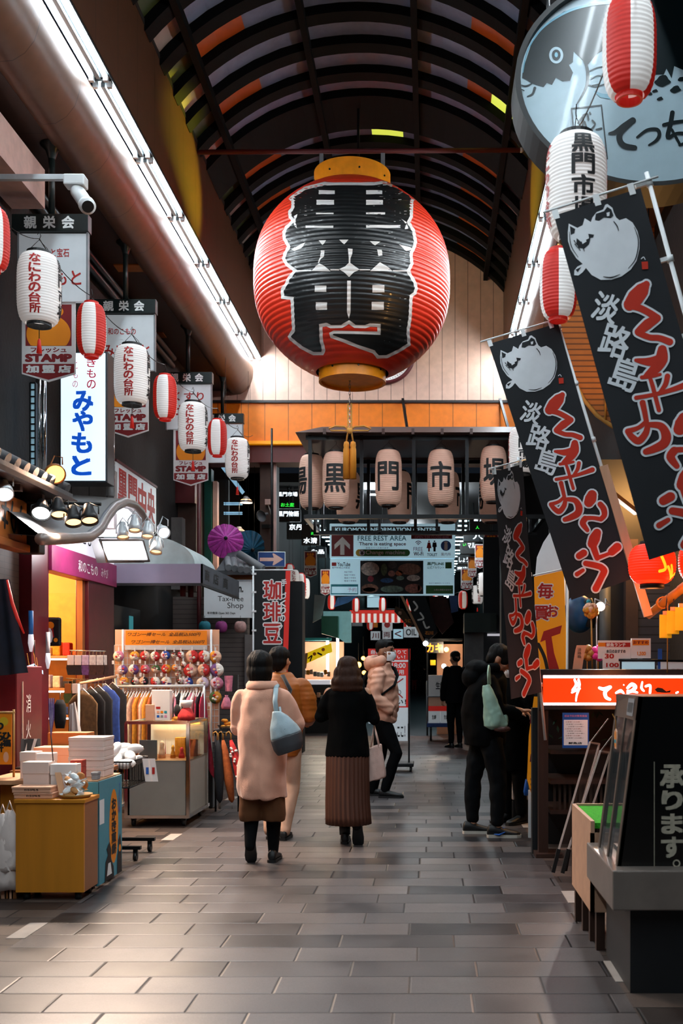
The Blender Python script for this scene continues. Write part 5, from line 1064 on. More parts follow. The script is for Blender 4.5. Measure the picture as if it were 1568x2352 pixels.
# hanging paper charms and noren strips
for px0, px1, py0, py1, Y, c_, lab, tx in ((73, 92, 1535, 1680, 8.0, 'e8b8a0', 'long pale banner strip hanging left of the maroon shop', 'ようこそ'), (45, 53, 1565, 1720, 7.6, 'f0dcc8', 'narrow wooden tag hanging at the left, tied with cord', '祭'), (60, 75, 1535, 1610, 8.3, '9c9490', 'grey paper strip behind the long pale banner', ''), (82, 95, 1545, 1600, 8.3, '8a7a7a', 'short grey strip right of the long pale banner', ''), (52, 64, 1625, 1665, 8.0, 'a8a4b0', 'small lavender card with a blue top edge', '')):
    a, b = W(px0, py0, Y), W(px1, py1, Y); t = thing('hanging_strip', lab, 'paper strip', ((a.x+b.x)/2, Y, b.z)); mm = mat('strip_'+c_, c_, 0.6, var=0.12, vscale=4); m = MB().bx(a.x, b.x, Y, Y+0.006, b.z, a.z, mm)
    if tx: m.col(tx, 0, -(a.z-b.z)*0.1, -(a.z-b.z)*0.45, (b.x-a.x)*0.5, 'black_ink', FR((a.x+b.x)/2, Y, (a.z+b.z)/2), 0.001)
    m.build('strip', t); MB().cyl(((a.x+b.x)/2, Y+0.003, a.z), ((a.x+b.x)/2-0.02, Y+0.003, a.z+0.12), 0.003, 'rope', n=5).build('cord', t)
a = W(78, 1530, 8.0); t = thing('clip_lamp', 'small bluish clip lamp above the long pale banner', 'lamp', a)
for s in (-1, 1): MB().add([a+V3((0.0, 0, 0.02)), a+V3((s*0.07, 0, -0.02+s*-0.015)), a+V3((s*0.06, 0.03, -0.05+s*-0.015)), a+V3((0.0, 0.03, -0.01))], [(0, 1, 2, 3)], 'lit_sign').build('shade', t)
MB().cyl(a+V3((0, 0.01, 0)), a+V3((0, 0.01, 0.2)), 0.004, 'black_metal', n=6).build('stem', t)
for px, py, c_, lab in ((71, 1440, '2a78c8', 'blue and white fish streamer hanging left of the maroon shop'), (110, 1485, 'd8d4e0', 'white streamer charm on the maroon pillar')):
    p = W(px, py, 8.4 if px < 100 else 9.4); t = thing('fish_streamer', lab, 'streamer', p); MB().tube([p+V3((0, 0, 0.13)), p+V3((0, 0, 0.02)), p-V3((0, 0, 0.06))], [0.02, 0.02, 0.018], mat('str_'+c_, c_, 0.6, var=0.3), 10).build('body', t); MB().tube([p-V3((0, 0, 0.06)), p-V3((0, 0, 0.13)), p-V3((0, 0, 0.2))], [0.02, 0.024, 0.01], 'dim_white', 10).build('tail', t)
# far left edge: dark garment, maroon cabinet, orange poster on a bamboo stand
def cloth_sheet(nm, label, cat, P, m_, th=0.03, fold=0.02, nf=5, ms=None):
    """hanging cloth between a top edge and a bottom edge, with vertical folds"""
    (a, b), (c, d) = [[V3(q) for q in e] for e in P]; N_ = 40; K = 10; t = thing(nm, label, cat, (a+b+c+d)/4*1.0); m = MB(); vs = []
    nn = (b-a).cross(c-a).normalized()
    for k in range(K+1):
        v = k/K
        for i in range(N_+1):
            u = i/N_; p = a.lerp(b, u).lerp(c.lerp(d, u), v); vs.append(p+nn*fold*math.sin(u*nf*2*PI+v*1.2)*(0.3+0.7*v))
    q = len(vs); vs += [v+nn*th for v in vs]; W_ = N_+1
    fs = []
    for k in range(K):
        for i in range(N_): j = k*W_+i; fs += [(j, j+1, j+W_+1, j+W_), (q+j, q+j+W_, q+j+W_+1, q+j+1)]
    m.add(vs, fs, m_, True); m.build('cloth', t); return t
Y = 7.2; t = cloth_sheet('dark_garment', 'dark blue and black patterned garment hanging at the left edge', 'garment', ((W(-60, 1330, Y), W(18, 1330, Y)), (W(-70, 1560, Y), W(58, 1545, Y))), mat('garment_dark', '101828', 0.9, var=0.5, vscale=8), 0.03, 0.025, 3)
MB().tube([W(-20, 1330, Y), W(-20, 1315, Y), W(-10, 1306, Y), W(-14, 1298, Y)], 0.004, 'steel', 6).build('hanger', t)
m = MB().tube([W(17, 1332, Y-0.04), W(28, 1385, Y-0.05), W(40, 1420, Y-0.06), W(55, 1455, Y-0.06)], [0.008, 0.012, 0.012, 0.006], 'paper_red', 6); m.build('collar_band', t)
a, b = W(-80, 1530, 7.5), W(38, 1660, 7.5); t = thing('maroon_cabinet', 'maroon metal cabinet with white characters at the left edge', 'cabinet', ((a.x+b.x)/2, 7.6, 0)); m = MB().bx(a.x, b.x, 7.5, 8.0, 0.02, a.z, 'shop_maroon', 0.008); m.col('消火栓', 7.72, a.z-0.18, a.z-0.75, 0.09, 'white_ink', FXP(b.x, 0, 0), 0.002, bold=0.0, gap=0.3); m.build('body', t)
for y in (7.55, 7.95): MB().bx(b.x-0.06, b.x-0.02, y-0.02, y+0.02, 0, 0.02, 'black_paint').build('foot', t)
Y = 6.95; a, b = W(-70, 1640, Y), W(26, 1756, Y); t = thing('orange_poster_stand', 'orange poster with black brush lettering on a thin bamboo stand', 'poster', (b.x, Y, 0)); m = MB().bx(a.x, b.x, Y, Y+0.012, b.z, a.z, 'orange_ink'); Mx = FR(0, Y, 0)
m.col('わら餅', b.x-0.09, a.z-0.04, b.z+0.08, 0.075, 'black_ink', Mx, 0.002, bold=0.03); m.col('ひ福', b.x-0.03, a.z-0.12, b.z+0.12, 0.05, 'black_ink', Mx, 0.002, bold=0.05); m.disc(b.x-0.05, a.z-0.05, 0.03, 'yellow_ink', Mx, 0.001); m.disc(b.x-0.035, b.z+0.05, 0.018, 'salmon_box', Mx, 0.002, 20, 0.035); m.build('poster', t)
MB().cyl((b.x+0.012, Y+0.01, 0.64), (b.x+0.012, Y+0.01, a.z+0.03), 0.008, 'bamboo', n=8).build('post', t); MB().cyl((a.x, Y+0.01, a.z+0.01), (b.x+0.02, Y+0.01, a.z+0.01), 0.008, 'bamboo', n=8).build('top_rail', t); MB().bx(b.x-0.04, b.x+0.05, Y-0.05, Y+0.06, 0.665, 0.685, 'raw_wood').build('base', t)
# carrier bags hanging by the counter, sheets, leaflets
mat('thin_plastic', 'f0e0d8', 0.35, alpha=0.9, var=0.08, vscale=10); Y = 6.4
for px, py0, py1, wd, lab in ((22, 1862, 2000, 0.09, 'crumpled white carrier bag hanging left of the oak counter'), (6, 1870, 2040, 0.10, 'white carrier bag cut by the left edge of the picture')):
    p0, p1 = W(px, py0, Y+0.1), W(px, py1, Y+0.1); rr = random.Random(px); rings = []
    for k in range(9):
        v = k/8; c = p0.lerp(p1, v); w1 = wd*(0.25+0.75*min(1, v*2.2)); rings.append([c+V3((math.cos(u)*w1*(1+0.18*math.sin(3*u+k)), math.sin(u)*w1*0.5*(1+0.25*math.sin(5*u+k*2)), rr.uniform(-0.01, 0.01))) for u in [2*PI*j/24 for j in range(24)]])
    t = thing('carrier_bag', lab, 'bag', p1); MB().loft(rings, 'thin_plastic').build('bag', t); MB().tube([p0+V3((-0.02, 0, 0)), p0+V3((0, 0, 0.06)), p0+V3((0.02, 0, 0))], 0.005, 'thin_plastic', 6).build('handle', t)
for i in range(4): px = 10+8*i; a = W(px, 2000, 6.55); MB().bx(a.x, a.x+0.03, 6.5, 6.62, 0.0, a.z+0.02*(i % 2), 'oak_dark' if i % 2 else 'salmon_box').build('folded_carton', label='folded flat carton standing by the oak counter', cat='carton', group='folded cartons left of the oak counter')
t = thing('leaflet_rack', 'rack of white leaflets and magazines on the back table', 'leaflets', (-2.85, 7.45, 0.721))
for i in range(5): p = W(58+7*i, 1720, 7.5); MB().add([(p.x, 7.4, 0.73), (p.x+0.05, 7.4, 0.73), (p.x+0.02, 7.5, 0.93), (p.x-0.03, 7.5, 0.93), (p.x, 7.41, 0.73), (p.x+0.05, 7.41, 0.73), (p.x+0.02, 7.51, 0.93), (p.x-0.03, 7.51, 0.93)], [(0, 1, 2, 3), (7, 6, 5, 4), (0, 4, 5, 1), (1, 5, 6, 2), (2, 6, 7, 3), (3, 7, 4, 0)], 'card_white' if i % 2 else 'dark_grey').build('leaflet', t)
MB().bx(-2.92, -2.78, 7.38, 7.54, 0.721, 0.735, 'dark_steel').build('base', t)
# wire basket trolley with wrapped goods
t = thing('wire_trolley', 'black wire basket trolley loaded with plastic wrapped goods', 'trolley', (-2.42, 7.95, 0)); x0, x1, y0, y1, zb, zt = -2.62, -2.22, 7.75, 8.25, 0.55, 0.74
m = MB()
for z in (zb, zt): m.tube([(x0, y0, z), (x1, y0, z), (x1, y1, z), (x0, y1, z)], 0.006, 'black_metal', 6, closed=True)
for i in range(17):
    x = x0+(x1-x0)*i/16; m.cyl((x, y0, zb), (x, y0, zt), 0.0025, 'black_metal', n=5); m.cyl((x, y1, zb), (x, y1, zt), 0.0025, 'black_metal', n=5); m.cyl((x, y0, zb), (x, y1, zb), 0.0025, 'black_metal', n=5)
for i in range(21): y = y0+(y1-y0)*i/20; m.cyl((x0, y, zb), (x0, y, zt), 0.0025, 'black_metal', n=5); m.cyl((x1, y, zb), (x1, y, zt), 0.0025, 'black_metal', n=5)
m.build('basket', t); f_ = MB()
for y in (7.8, 8.2): f_.bx(-2.6, -2.15, y-0.02, y+0.02, 0.085, 0.11, 'black_metal')
for y in (7.8, 8.2): f_.cyl((-2.45, y, 0.1), (-2.45, y, 0.55), 0.014, 'black_metal', n=8)
f_.bx(-2.47, -2.43, 7.8, 8.2, 0.30, 0.325, 'black_metal'); f_.build('stand', t)
for x in (-2.58, -2.19):
    for y in (7.8, 8.2):
        c_ = MB().cyl((x-0.012, y, 0.032), (x+0.012, y, 0.032), 0.032, 'black_paint', n=14); c_.bx(x-0.016, x+0.016, y-0.012, y+0.012, 0.04, 0.09, 'black_metal'); c_.build('caster', t)
for px in (333, 347): a = W(px, 1742, 7.74); q = MB().add([(a.x-0.02, 7.735, a.z), (a.x+0.03, 7.735, a.z), (a.x+0.055, 7.73, a.z-0.17), (a.x+0.005, 7.73, a.z-0.17)], [(0, 3, 2, 1)], 'card_white'); q.rect(a.x+0.02, a.z-0.09, 0.02, 0.05, 'blue_ink' if px < 340 else 'red_ink', FR(0, 7.728, 0), 0.001); q.build('price_tag', t)
rr = random.Random(11)
for i in range(16):
    x = -2.58+0.10*(i % 4)+rr.uniform(0, .03); y = 7.82+0.11*(i//4); z = 0.72+0.05*(i % 3); Mq = TR((x, y, z)) @ Euler((rr.uniform(-0.5, 0.5), rr.uniform(-0.9, 0.3), rr.uniform(0, 3))).to_matrix().to_4x4()
    MB().sph((0, 0, 0), (0.085, 0.045, 0.038), 'plastic_wrap', 12, Mq).build('wrapped_bundle', label='clear plastic wrapped bundle heaped in the black wire trolley', cat='package', group='plastic wrapped bundles in the wire trolley')

# ------------------------------------------------------------------ glass showcase
pane('clear_glass', 'f0f6f4', 0.02, 0.6); mat('case_grey', '94928a', 0.55, var=0.04)
t = thing('glass_showcase', 'chrome framed glass showcase with grey lower panels on casters', 'showcase', (-2.47, 9.9, 0))
x0, x1, y0, y1, zb, zm, zt = -2.75, -2.19, 9.5, 10.28, 0.10, 0.60, 0.945
m = MB().bx(x0+0.015, x1-0.015, y0+0.01, y0+0.025, zb, zm, 'case_grey').bx(x1-0.025, x1-0.01, y0+0.01, y1-0.01, zb, zm, 'case_grey').bx(x0+0.01, x0+0.025, y0+0.01, y1-0.01, zb, zm, 'case_grey').bx(x0+0.02, x1-0.02, y1-0.02, y1-0.01, zb, zt-0.02, 'card_white'); m.bx(x0+0.02, x1-0.02, y0+0.02, y1-0.02, zm-0.02, zm, 'oak_dark'); m.build('cabinet_body', t)
for x in (x0, x1):
    for y in (y0, y1): MB().bx(x-0.015, x+0.015, y-0.015, y+0.015, 0.08, zt, 'chrome').build('post', t)
m = MB()
for z in (0.09, zt): m.bx(x0, x1, y0-0.012, y0+0.012, z-0.014, z+0.014, 'chrome').bx(x0, x1, y1-0.012, y1+0.012, z-0.014, z+0.014, 'chrome').bx(x0-0.012, x0+0.012, y0, y1, z-0.014, z+0.014, 'chrome').bx(x1-0.012, x1+0.012, y0, y1, z-0.014, z+0.014, 'chrome')
m.build('rails', t)
MB().bx(x0+0.015, x1-0.015, y0, y0+0.005, zm, zt-0.014, 'clear_glass').build('front_glass', t); MB().bx(x1-0.005, x1, y0+0.015, y1-0.015, zm, zt-0.014, 'clear_glass').build('side_glass', t); MB().bx(x0+0.015, x1-0.015, y0+0.015, y1-0.015, zt-0.004, zt+0.004, 'clear_glass').build('top_glass', t)
for x in (x0+0.05, x1-0.05):
    for y in (y0+0.06, y1-0.06): c_ = MB().cyl((x-0.014, y, 0.035), (x+0.014, y, 0.035), 0.035, 'black_paint', n=14); c_.bx(x-0.02, x+0.02, y-0.02, y+0.02, 0.05, 0.09, 'dark_steel'); c_.build('caster', t)
MB().bx(x0+0.05, x1-0.05, y1-0.08, y1-0.05, zt-0.05, zt-0.03, 'amber_glow').build('case_light', t); lamp('light', (-2.47, 9.9, 0.90), 3.0, (1, 0.75, 0.45), t, 0.08)
for px, py, wd, h_, c_, lab in ((375, 1735, 0.07, 0.16, cloths[10], 'pale figure ornament in the glass showcase'), (400, 1735, 0.05, 0.12, cloths[4], 'orange ornament in the glass showcase'), (420, 1735, 0.06, 0.10, cloths[3], 'red ornament in the glass showcase'), (356, 1735, 0.04, 0.10, cloths[15], 'rust ornament in the glass showcase')):
    p = W(px, py, 9.85); m = MB().lathe([(0.0, 0), (wd*0.5, 0.0), (wd*0.45, h_*0.3), (wd*0.25, h_*0.6), (wd*0.33, h_*0.8), (wd*0.15, h_), (0, h_)], c_, (p.x, 9.8, 0.60), 14); m.build('ornament', label=lab, cat='ornament')
carton(-2.42, -2.32, 9.95, 10.05, 0.60, 0.78, cloths[4], 'yellow box at the back of the glass showcase', 'gift_box', False); carton(-2.31, -2.22, 9.97, 10.06, 0.60, 0.76, cloths[15], 'rust red box at the back of the glass showcase', 'gift_box', False); MB().bx(-2.66, -2.5, 9.6, 9.62, 0.6, 0.78, 'grey_paint').build('grey_card', label='grey card standing inside the glass showcase', cat='card')
# on top of the case
a, b = W(343, 1585, 9.8), W(390, 1655, 9.8); t = thing('price_board', 'white notice box standing on the glass showcase', 'notice', ((a.x+b.x)/2, 9.85, 0.95)); m = MB().bx(a.x+0.02, b.x, 9.8, 9.9, 0.95, a.z, 'card_white', 0.004); Mx = FR(0, 9.8, 0)
for i in range(3): m.rect(b.x-0.11+0.035*i, 1.03, 0.026, 0.022, ('salmon_box', 'orange_ink', 'teal_ink')[i], Mx, 0.001); m.rect(b.x-0.11+0.035*i, 0.99, 0.026, 0.022, ('blue_ink', 'grey_paint', 'pink_ink')[i], Mx, 0.001)
m.rect(b.x-0.11, 1.07, 0.04, 0.02, 'red_ink', Mx, 0.001); m.build('box', t)
carton(W(337, 0, 9.8).x, W(356, 0, 9.8).x, 9.75, 9.79, 0.95, W(0, 1618, 9.8).z, 'salmon_box', 'salmon card box left of the white notice box', 'gift_box', False)
p = W(428, 1655, 9.85); t = thing('cloth_pouch', 'ruffled red cloth pouch with a white drawstring top on the glass showcase', 'pouch', (p.x, 9.85, 0.95)); MB().lathe([(0.0, 0.0), (0.085, 0.0), (0.08, 0.05), (0.05, 0.10), (0.03, 0.12), (0, 0.12)], cloths[3], (p.x, 9.85, 0.95), 18).build('pouch_body', t); MB().lathe([(0.028, 0.115), (0.05, 0.145), (0.065, 0.19), (0.03, 0.18), (0, 0.15)], 'card_white', (p.x, 9.85, 0.95), 14).build('gathered_top', t)
p = W(404, 1655, 9.85); t = thing('plush_bird', 'small dark plush toy with an orange base on the glass showcase', 'toy', (p.x, 9.9, 0.95)); MB().lathe([(0, 0), (0.05, 0.0), (0.055, 0.02), (0.03, 0.035), (0, 0.035)], cloths[4], (p.x, 9.9, 0.95), 14).build('base', t); MB().sph((p.x, 9.9, 1.04), (0.035, 0.03, 0.06), 'black_cloth', 12).build('body', t)

# ------------------------------------------------------------------ garment racks
def garment(w_, L_, th, m_):
    t = thing('hanging_garment', 'x', 'garment', (0, 0, 0)); rings = []
    for z, a, b in ((0.0, 0.05, 0.5), (-0.05, 0.6, 0.8), (-0.12, 0.95, 1.0), (-0.3, 0.92, 1.0), (-L_*0.7, 0.98, 1.0), (-L_, 1.0, 1.05)):
        rings.append([V3((math.cos(u)*th*b*(1+0.2*math.sin(3*u+z*9)), math.sin(u)*w_*a, z)) for u in [2*PI*j/16 for j in range(16)]])
    MB().loft(rings, m_).build('cloth', t); MB().tube([(0, 0.5*w_, -0.05), (0, 0, 0.02), (0, -0.5*w_, -0.05)], 0.005, 'white_plastic', 6).tube([(0, 0, 0.02), (0, 0, 0.07), (0, 0.018, 0.085), (0, 0.02, 0.07)], 0.003, 'chrome', 6).build('hanger', t); return t
kinds = [cloths[4], cloths[15], cloths[10], cloths[11], cloths[13], cloths[9], cloths[2], cloths[0], cloths[6], cloths[14]]
gp = {k: garment(0.20, 0.78, 0.016, kinds[k]) for k in range(len(kinds))}; gu = {}
def put_garment(k, p, lab, gr, rz=0.0, sc=1.0):
    if k not in gu: gu[k] = 1; o = gp[k]; o.location = p; o.rotation_euler = (0, 0, rz); o.scale = (sc,)*3; o['label'] = lab; o['group'] = gr; return o
    return dup(gp[k], p, lab, (0, 0, rz), gr, sc)
Y = 10.45; t = thing('garment_rack', 'white garment rack parallel to the mesh display', 'rack', W(363, 1700, Y)); p0, p1 = W(262, 1577, Y), W(468, 1575, Y); MB().cyl(p0, p1, 0.014, 'white_metal', n=12).build('rail', t)
for p in (p0, p1): MB().cyl(p, (p.x, Y, 0.06), 0.012, 'white_metal', n=10).build('upright', t); MB().bx(p.x-0.015, p.x+0.015, Y-0.2, Y+0.2, 0.04, 0.07, 'white_metal').build('base', t)
seq = [4, 2, 0, 4, 0, 3, 2, 1, 0, 1, 2, 0, 1, 2, 1, 1, 0, 5, 5, 6, 8, 7, 9, 6, 7, 8, 9, 5, 7, 5]
for i, k in enumerate(seq): p = p0.lerp(p1, (i+0.7)/len(seq)); put_garment(k, (p.x, Y, p.z-0.07), {0: 'ochre yellow', 1: 'rust orange', 2: 'peach', 3: 'brown', 4: 'dark brown', 5: 'crimson', 6: 'cream', 7: 'black', 8: 'pink', 9: 'white'}[k]+' garment hanging edge-on from the white rack', 'garments on the white rack', rnd.uniform(-0.15, 0.15))
t = thing('slanted_rack', 'pale garment rack running towards the shop, with dark jackets', 'rack', (-3.1, 10.0, 0)); q0, q1 = V3((-3.2, 9.55, 1.30)), V3((-3.12, 10.42, 1.36)); MB().cyl(q0, q1, 0.014, 'raw_wood', n=12).build('rail', t)
for p in (q0, q1): MB().cyl(p, (p.x, p.y, 0), 0.012, 'white_metal', n=10).build('upright', t)
for i, (k, lab) in enumerate(((3, 'brown checked jacket nearest on the slanted rack'), (7, 'black jacket on the slanted rack, second from the near end'), (7, 'black jacket on the slanted rack, third from the near end'), (0, 'x'), (7, 'black jacket at the far end of the slanted rack'))):
    p = q0.lerp(q1, 0.1+0.2*i)
    if i == 3: o = garment(0.20, 0.78, 0.016, cloths[7]); o.location = (p.x, p.y, p.z-0.07); o.rotation_euler = (0, 0, PI/2-0.5); o['label'] = 'deep blue jacket on the slanted rack'; o['group'] = 'jackets on the slanted rack'
    else: put_garment(k, (p.x, p.y, p.z-0.07), lab, 'jackets on the slanted rack', PI/2-0.5)
for px, py, c_, L_, lab in ((138, 1640, cloths[0], 0.24, 'black wig like hair piece on a stand in the shop doorway'),):
    p = W(px, py, 9.5); t = thing('black_scarf', 'black scarf hanging in the maroon shop doorway', 'scarf', p); MB().tube([p+V3((0, 0, 0.13)), p+V3((0, 0, 0.08)), p-V3((0, 0, 0.05)), p-V3((0, 0, 0.13))], [0.03, 0.055, 0.055, 0.04], c_, 14, flat=0.5).build('cloth', t); MB().cyl(p+V3((0, 0, 0.12)), p+V3((0, 0, 0.2)), 0.004, 'steel', n=6).build('hook', t)
t = cloth_sheet('white_kerchief', 'white cloth hanging in front of the maroon shop doorway', 'cloth', ((W(160, 1618, 9.3), W(172, 1612, 9.3)), (W(158, 1690, 9.3), W(186, 1686, 9.3))), 'card_white', 0.01, 0.012, 2)
t = cloth_sheet('maroon_kimono', 'long dark red garment hanging right of the glass showcase', 'garment', ((W(443, 1600, 10.6), W(470, 1596, 10.6)), (W(436, 1690, 10.6), W(492, 1790, 10.6))), cloths[9], 0.03, 0.02, 3)

# ------------------------------------------------------------------ wire mesh with round purses, sale sign above
Ym = 11.0; a, b = W(264, 1482, Ym), W(503, 1660, Ym)
t = thing('mesh_display', 'white wire mesh display board backed with tan card', 'display', ((a.x+b.x)/2, Ym, 0)); m = MB()
for i in range(25): x = a.x+(b.x-a.x)*i/24; m.cyl((x, Ym-0.02, b.z-0.2), (x, Ym-0.02, a.z), 0.003, 'white_metal', n=5)
for i in range(16): z = b.z-0.2+(a.z-b.z+0.2)*i/15; m.cyl((a.x, Ym-0.02, z), (b.x, Ym-0.02, z), 0.003, 'white_metal', n=5)
m.build('wire_mesh', t); MB().bx(a.x, b.x, Ym, Ym+0.02, b.z-0.2, W(0, 1446, Ym).z, 'salmon_box').build('backing_card', t); MB().bx(W(290, 0, Ym).x, W(477, 0, Ym).x, Ym-0.05, Ym-0.015, a.z-0.05, a.z-0.0, 'white_metal').build('light_bar', t)
for px in (284, 486): x = W(px, 0, Ym).x; MB().cyl((x, Ym-0.03, 0), (x, Ym-0.03, W(0, 1446, Ym).z), 0.012, 'white_metal', n=8).build('upright', t); MB().bx(x-0.02, x+0.02, Ym-0.25, Ym+0.2, 0, 0.03, 'white_metal').build('foot', t)
c, d = W(291, 1449, Ym), W(477, 1482, Ym); t = thing('sale_sign', 'orange sale sign with two lines of black lettering above the mesh display', 'sign', ((c.x+d.x)/2, Ym, d.z)); m = MB().bx(c.x, d.x, Ym-0.045, Ym-0.035, d.z, c.z, 'orange_ink')
Mx = FR(0, Ym-0.045, 0); zc = (c.z+d.z)/2; hh = c.z-d.z; L_ = d.x-c.x
for dz, dx in ((0.25, -0.02), (-0.27, 0.02)): m.txt('ワゴン一掃セール  全品税込500円', (c.x+d.x)/2+dx, zc+dz*hh, L_*0.9, hh*0.26, 'black_ink', Mx, 0.002, shear=0.3, bold=0.005)
m.build('card', t)
PUR = [(130,390,74,2,6),(345,390,68,14,4),(480,385,66,3,10),(615,392,66,14,3),(755,380,64,12,7),(870,370,42,14,13),(960,372,46,9,14),(1110,395,88,10,3),(1270,395,84,3,14),(1420,398,82,4,10),
       (180,575,70,12,5),(330,570,72,14,5),(485,565,64,3,6),(625,565,60,10,8),(765,560,66,3,4),(885,545,50,4,10),(990,500,42,11,14),(925,620,46,14,11),(1085,580,92,3,10),(1265,575,86,10,3),(1440,575,92,5,14),
       (205,730,64,14,4),(345,725,56,0,2),(465,725,62,10,0),(620,730,66,3,14),(765,735,72,5,2),(945,715,46,13,14),(1055,740,68,12,7),(1250,750,84,2,12),(1440,755,88,12,6),(1420,940,84,8,4)]
names = {0: 'black', 1: 'navy', 2: 'cream', 3: 'red', 4: 'orange', 5: 'purple', 6: 'pink', 7: 'blue', 8: 'green', 9: 'crimson', 10: 'peach', 11: 'brown', 12: 'lavender', 13: 'dark brown', 14: 'white', 15: 'rust'}
rows = ['top row', 'second row', 'third row', 'bottom row']
for i, (cx, cy, r_, c1, c2) in enumerate(PUR):
    p = W(250+cx/5.807, 1440+cy/5.807, Ym-0.05); r = r_/5.807*(Ym-0.05)/FPX; row = 0 if cy < 450 else (1 if cy < 660 else (2 if cy < 850 else 3))
    lab = '%s and %s round purse, %s, number %d from left' % (names[c1], names[c2], rows[row], [q for q in range(len(PUR)) if (0 if PUR[q][1] < 450 else (1 if PUR[q][1] < 660 else (2 if PUR[q][1] < 850 else 3))) == row].index(i)+1)
    t = thing('round_purse', lab, 'purse', p, 'round purses on the mesh display'); ang = (0.5, 1.3, 0.2, 0.0)[i % 4] if r_ < 80 else 0.15
    b_ = MB(); Mp = TR(p) @ RX(PI/2) @ RZ(ang+PI/2)
    b_.lathe([(0.0, -0.018), (r*0.6, -0.016), (r, 0.0), (r*0.6, 0.016), (0, 0.018)], cloths[c1], M=Mp, n=14, a0=0, a1=PI); b_.lathe([(0.0, -0.018), (r*0.6, -0.016), (r, 0.0), (r*0.6, 0.016), (0, 0.018)], cloths[c2], M=Mp, n=14, a0=PI, a1=2*PI)
    for q in range(4): u = q*1.7+i; b_.sph((p.x+math.cos(u)*r*0.35, p.y-0.016, p.z+math.sin(u)*r*0.35), (r*0.24, 0.006, r*0.2), cloths[(14, 10, 3, 14, 6)[(q+i) % 5]], 8)
    b_.build('pouch', t); MB().bx(p.x-0.006, p.x+0.006, p.y-0.004, p.y+0.004, p.z+r*0.85, p.z+r+0.035, 'white_plastic').build('hook_tab', t)
    if i % 2 == 0: MB().bx(p.x-r*0.9-0.012, p.x-r*0.9+0.012, p.y-0.022, p.y-0.02, p.z-r*1.1-0.02, p.z-r*1.1+0.018, 'card_white').build('price_tag', t)
# small bags, basket of sweets, folded umbrellas at the right end
t = cloth_sheet('patterned_bag', 'pink patterned cloth bag hung right of the mesh display', 'bag', ((W(515, 1552, 10.9), W(535, 1552, 10.9)), (W(517, 1588, 10.9), W(536, 1588, 10.9))), cloths[6], 0.03, 0.01, 1); MB().bx(W(533, 0, 10.9).x, W(546, 0, 10.9).x, 10.9, 10.93, W(0, 1590, 10.9).z, W(0, 1550, 10.9).z, 'black_cloth').build('black_side', t)
p = W(520, 1610, 10.8); t = thing('drawstring_bag', 'pink flowered drawstring bag below the patterned bag', 'bag', p); MB().lathe([(0, -0.085), (0.05, -0.085), (0.058, -0.05), (0.03, 0.03), (0.012, 0.045), (0.02, 0.06), (0.0, 0.06)], cloths[6], p, 16).build('bag', t); MB().tube([p+V3((-0.01, 0, 0.045)), p+V3((0, 0, 0.14)), p+V3((0.01, 0, 0.045))], 0.003, 'black_paint', 6).build('cord', t)
t = thing('basket_table', 'small dark stand with a clear bowl of orange sweets by the umbrellas', 'stand', W(525, 1850, 10.6)); p = W(528, 1672, 10.6); MB().lathe([(0, 0), (0.10, 0.0), (0.13, 0.05), (0.128, 0.05), (0.095, 0.006), (0, 0.006)], 'clear_glass', (p.x, 10.6, p.z-0.02), 24).build('bowl', t); MB().bx(p.x-0.15, p.x+0.12, 10.5, 10.75, p.z-0.05, p.z-0.02, 'black_paint').build('top', t)
for x in (p.x-0.13, p.x+0.1):
    for y in (10.52, 10.73): MB().cyl((x, y, 0), (x, y, p.z-0.05), 0.01, 'black_metal', n=8).build('leg', t)
for i in range(14): MB().sph((p.x+rnd.uniform(-0.07, 0.07), 10.6+rnd.uniform(-0.06, 0.06), p.z+0.015+0.03*(i//6)), (0.03, 0.025, 0.018), cloths[4], 8).build('orange_sweet', label='orange sweet in the clear bowl beside the folded umbrellas', cat='sweet', group='orange sweets in the bowl')
for i, (px, c_, lab, lean) in enumerate(((512, cloths[15], 'rust red folded umbrella hanging by the bowl stand', 0.09), (530, cloths[3], 'red white dotted folded umbrella hanging by the bowl stand', 0.16), (500, cloths[0], 'black folded umbrella hanging by the bowl stand', 0.02))):
    p = W(px, 1700, 10.4-0.02*i); q = p+V3((lean, 0, -0.62)); t = thing('folded_umbrella', lab, 'umbrella', q); d = (q-p); m = MB().tube([p, p+d*0.15, p+d*0.6, p+d*0.95, q], [0.014, 0.035, 0.05, 0.03, 0.008], c_, 12)
    if i == 1:
        for k in range(26): u = rnd.uniform(0.12, 0.9); a_ = rnd.uniform(PI, 2*PI); m.sph(p+d*u+V3((math.cos(a_)*0.044, math.sin(a_)*0.044, 0)), 0.013, 'card_white', 6)
    m.build('canopy', t); MB().tube([p, p+V3((0, 0, 0.06)), p+V3((-0.02, 0, 0.085)), p+V3((-0.045, 0, 0.07)), p+V3((-0.045, 0, 0.04))], 0.008, 'bamboo', 8).build('crook_handle', t); MB().cyl(q, q-V3((0, 0, 0.05))+d*0.02, 0.005, 'steel', n=6).build('ferrule', t)
MB().cyl(W(490, 1683, 10.4), W(545, 1683, 10.4), 0.008, 'black_metal', n=8).build('umbrella_rail', label='thin black rail from which the folded umbrellas hang', cat='rail')
for px in (455, 480): p = W(px, 1810, 10.8); MB().bx(p.x-0.12, p.x+0.05, 10.75, 11.0, 0.0, 0.42, 'black_cloth', 0.02).build('dark_crate', label='dark covered crate %s the glass showcase' % ('close behind' if px == 455 else 'farther right behind'), cat='crate')
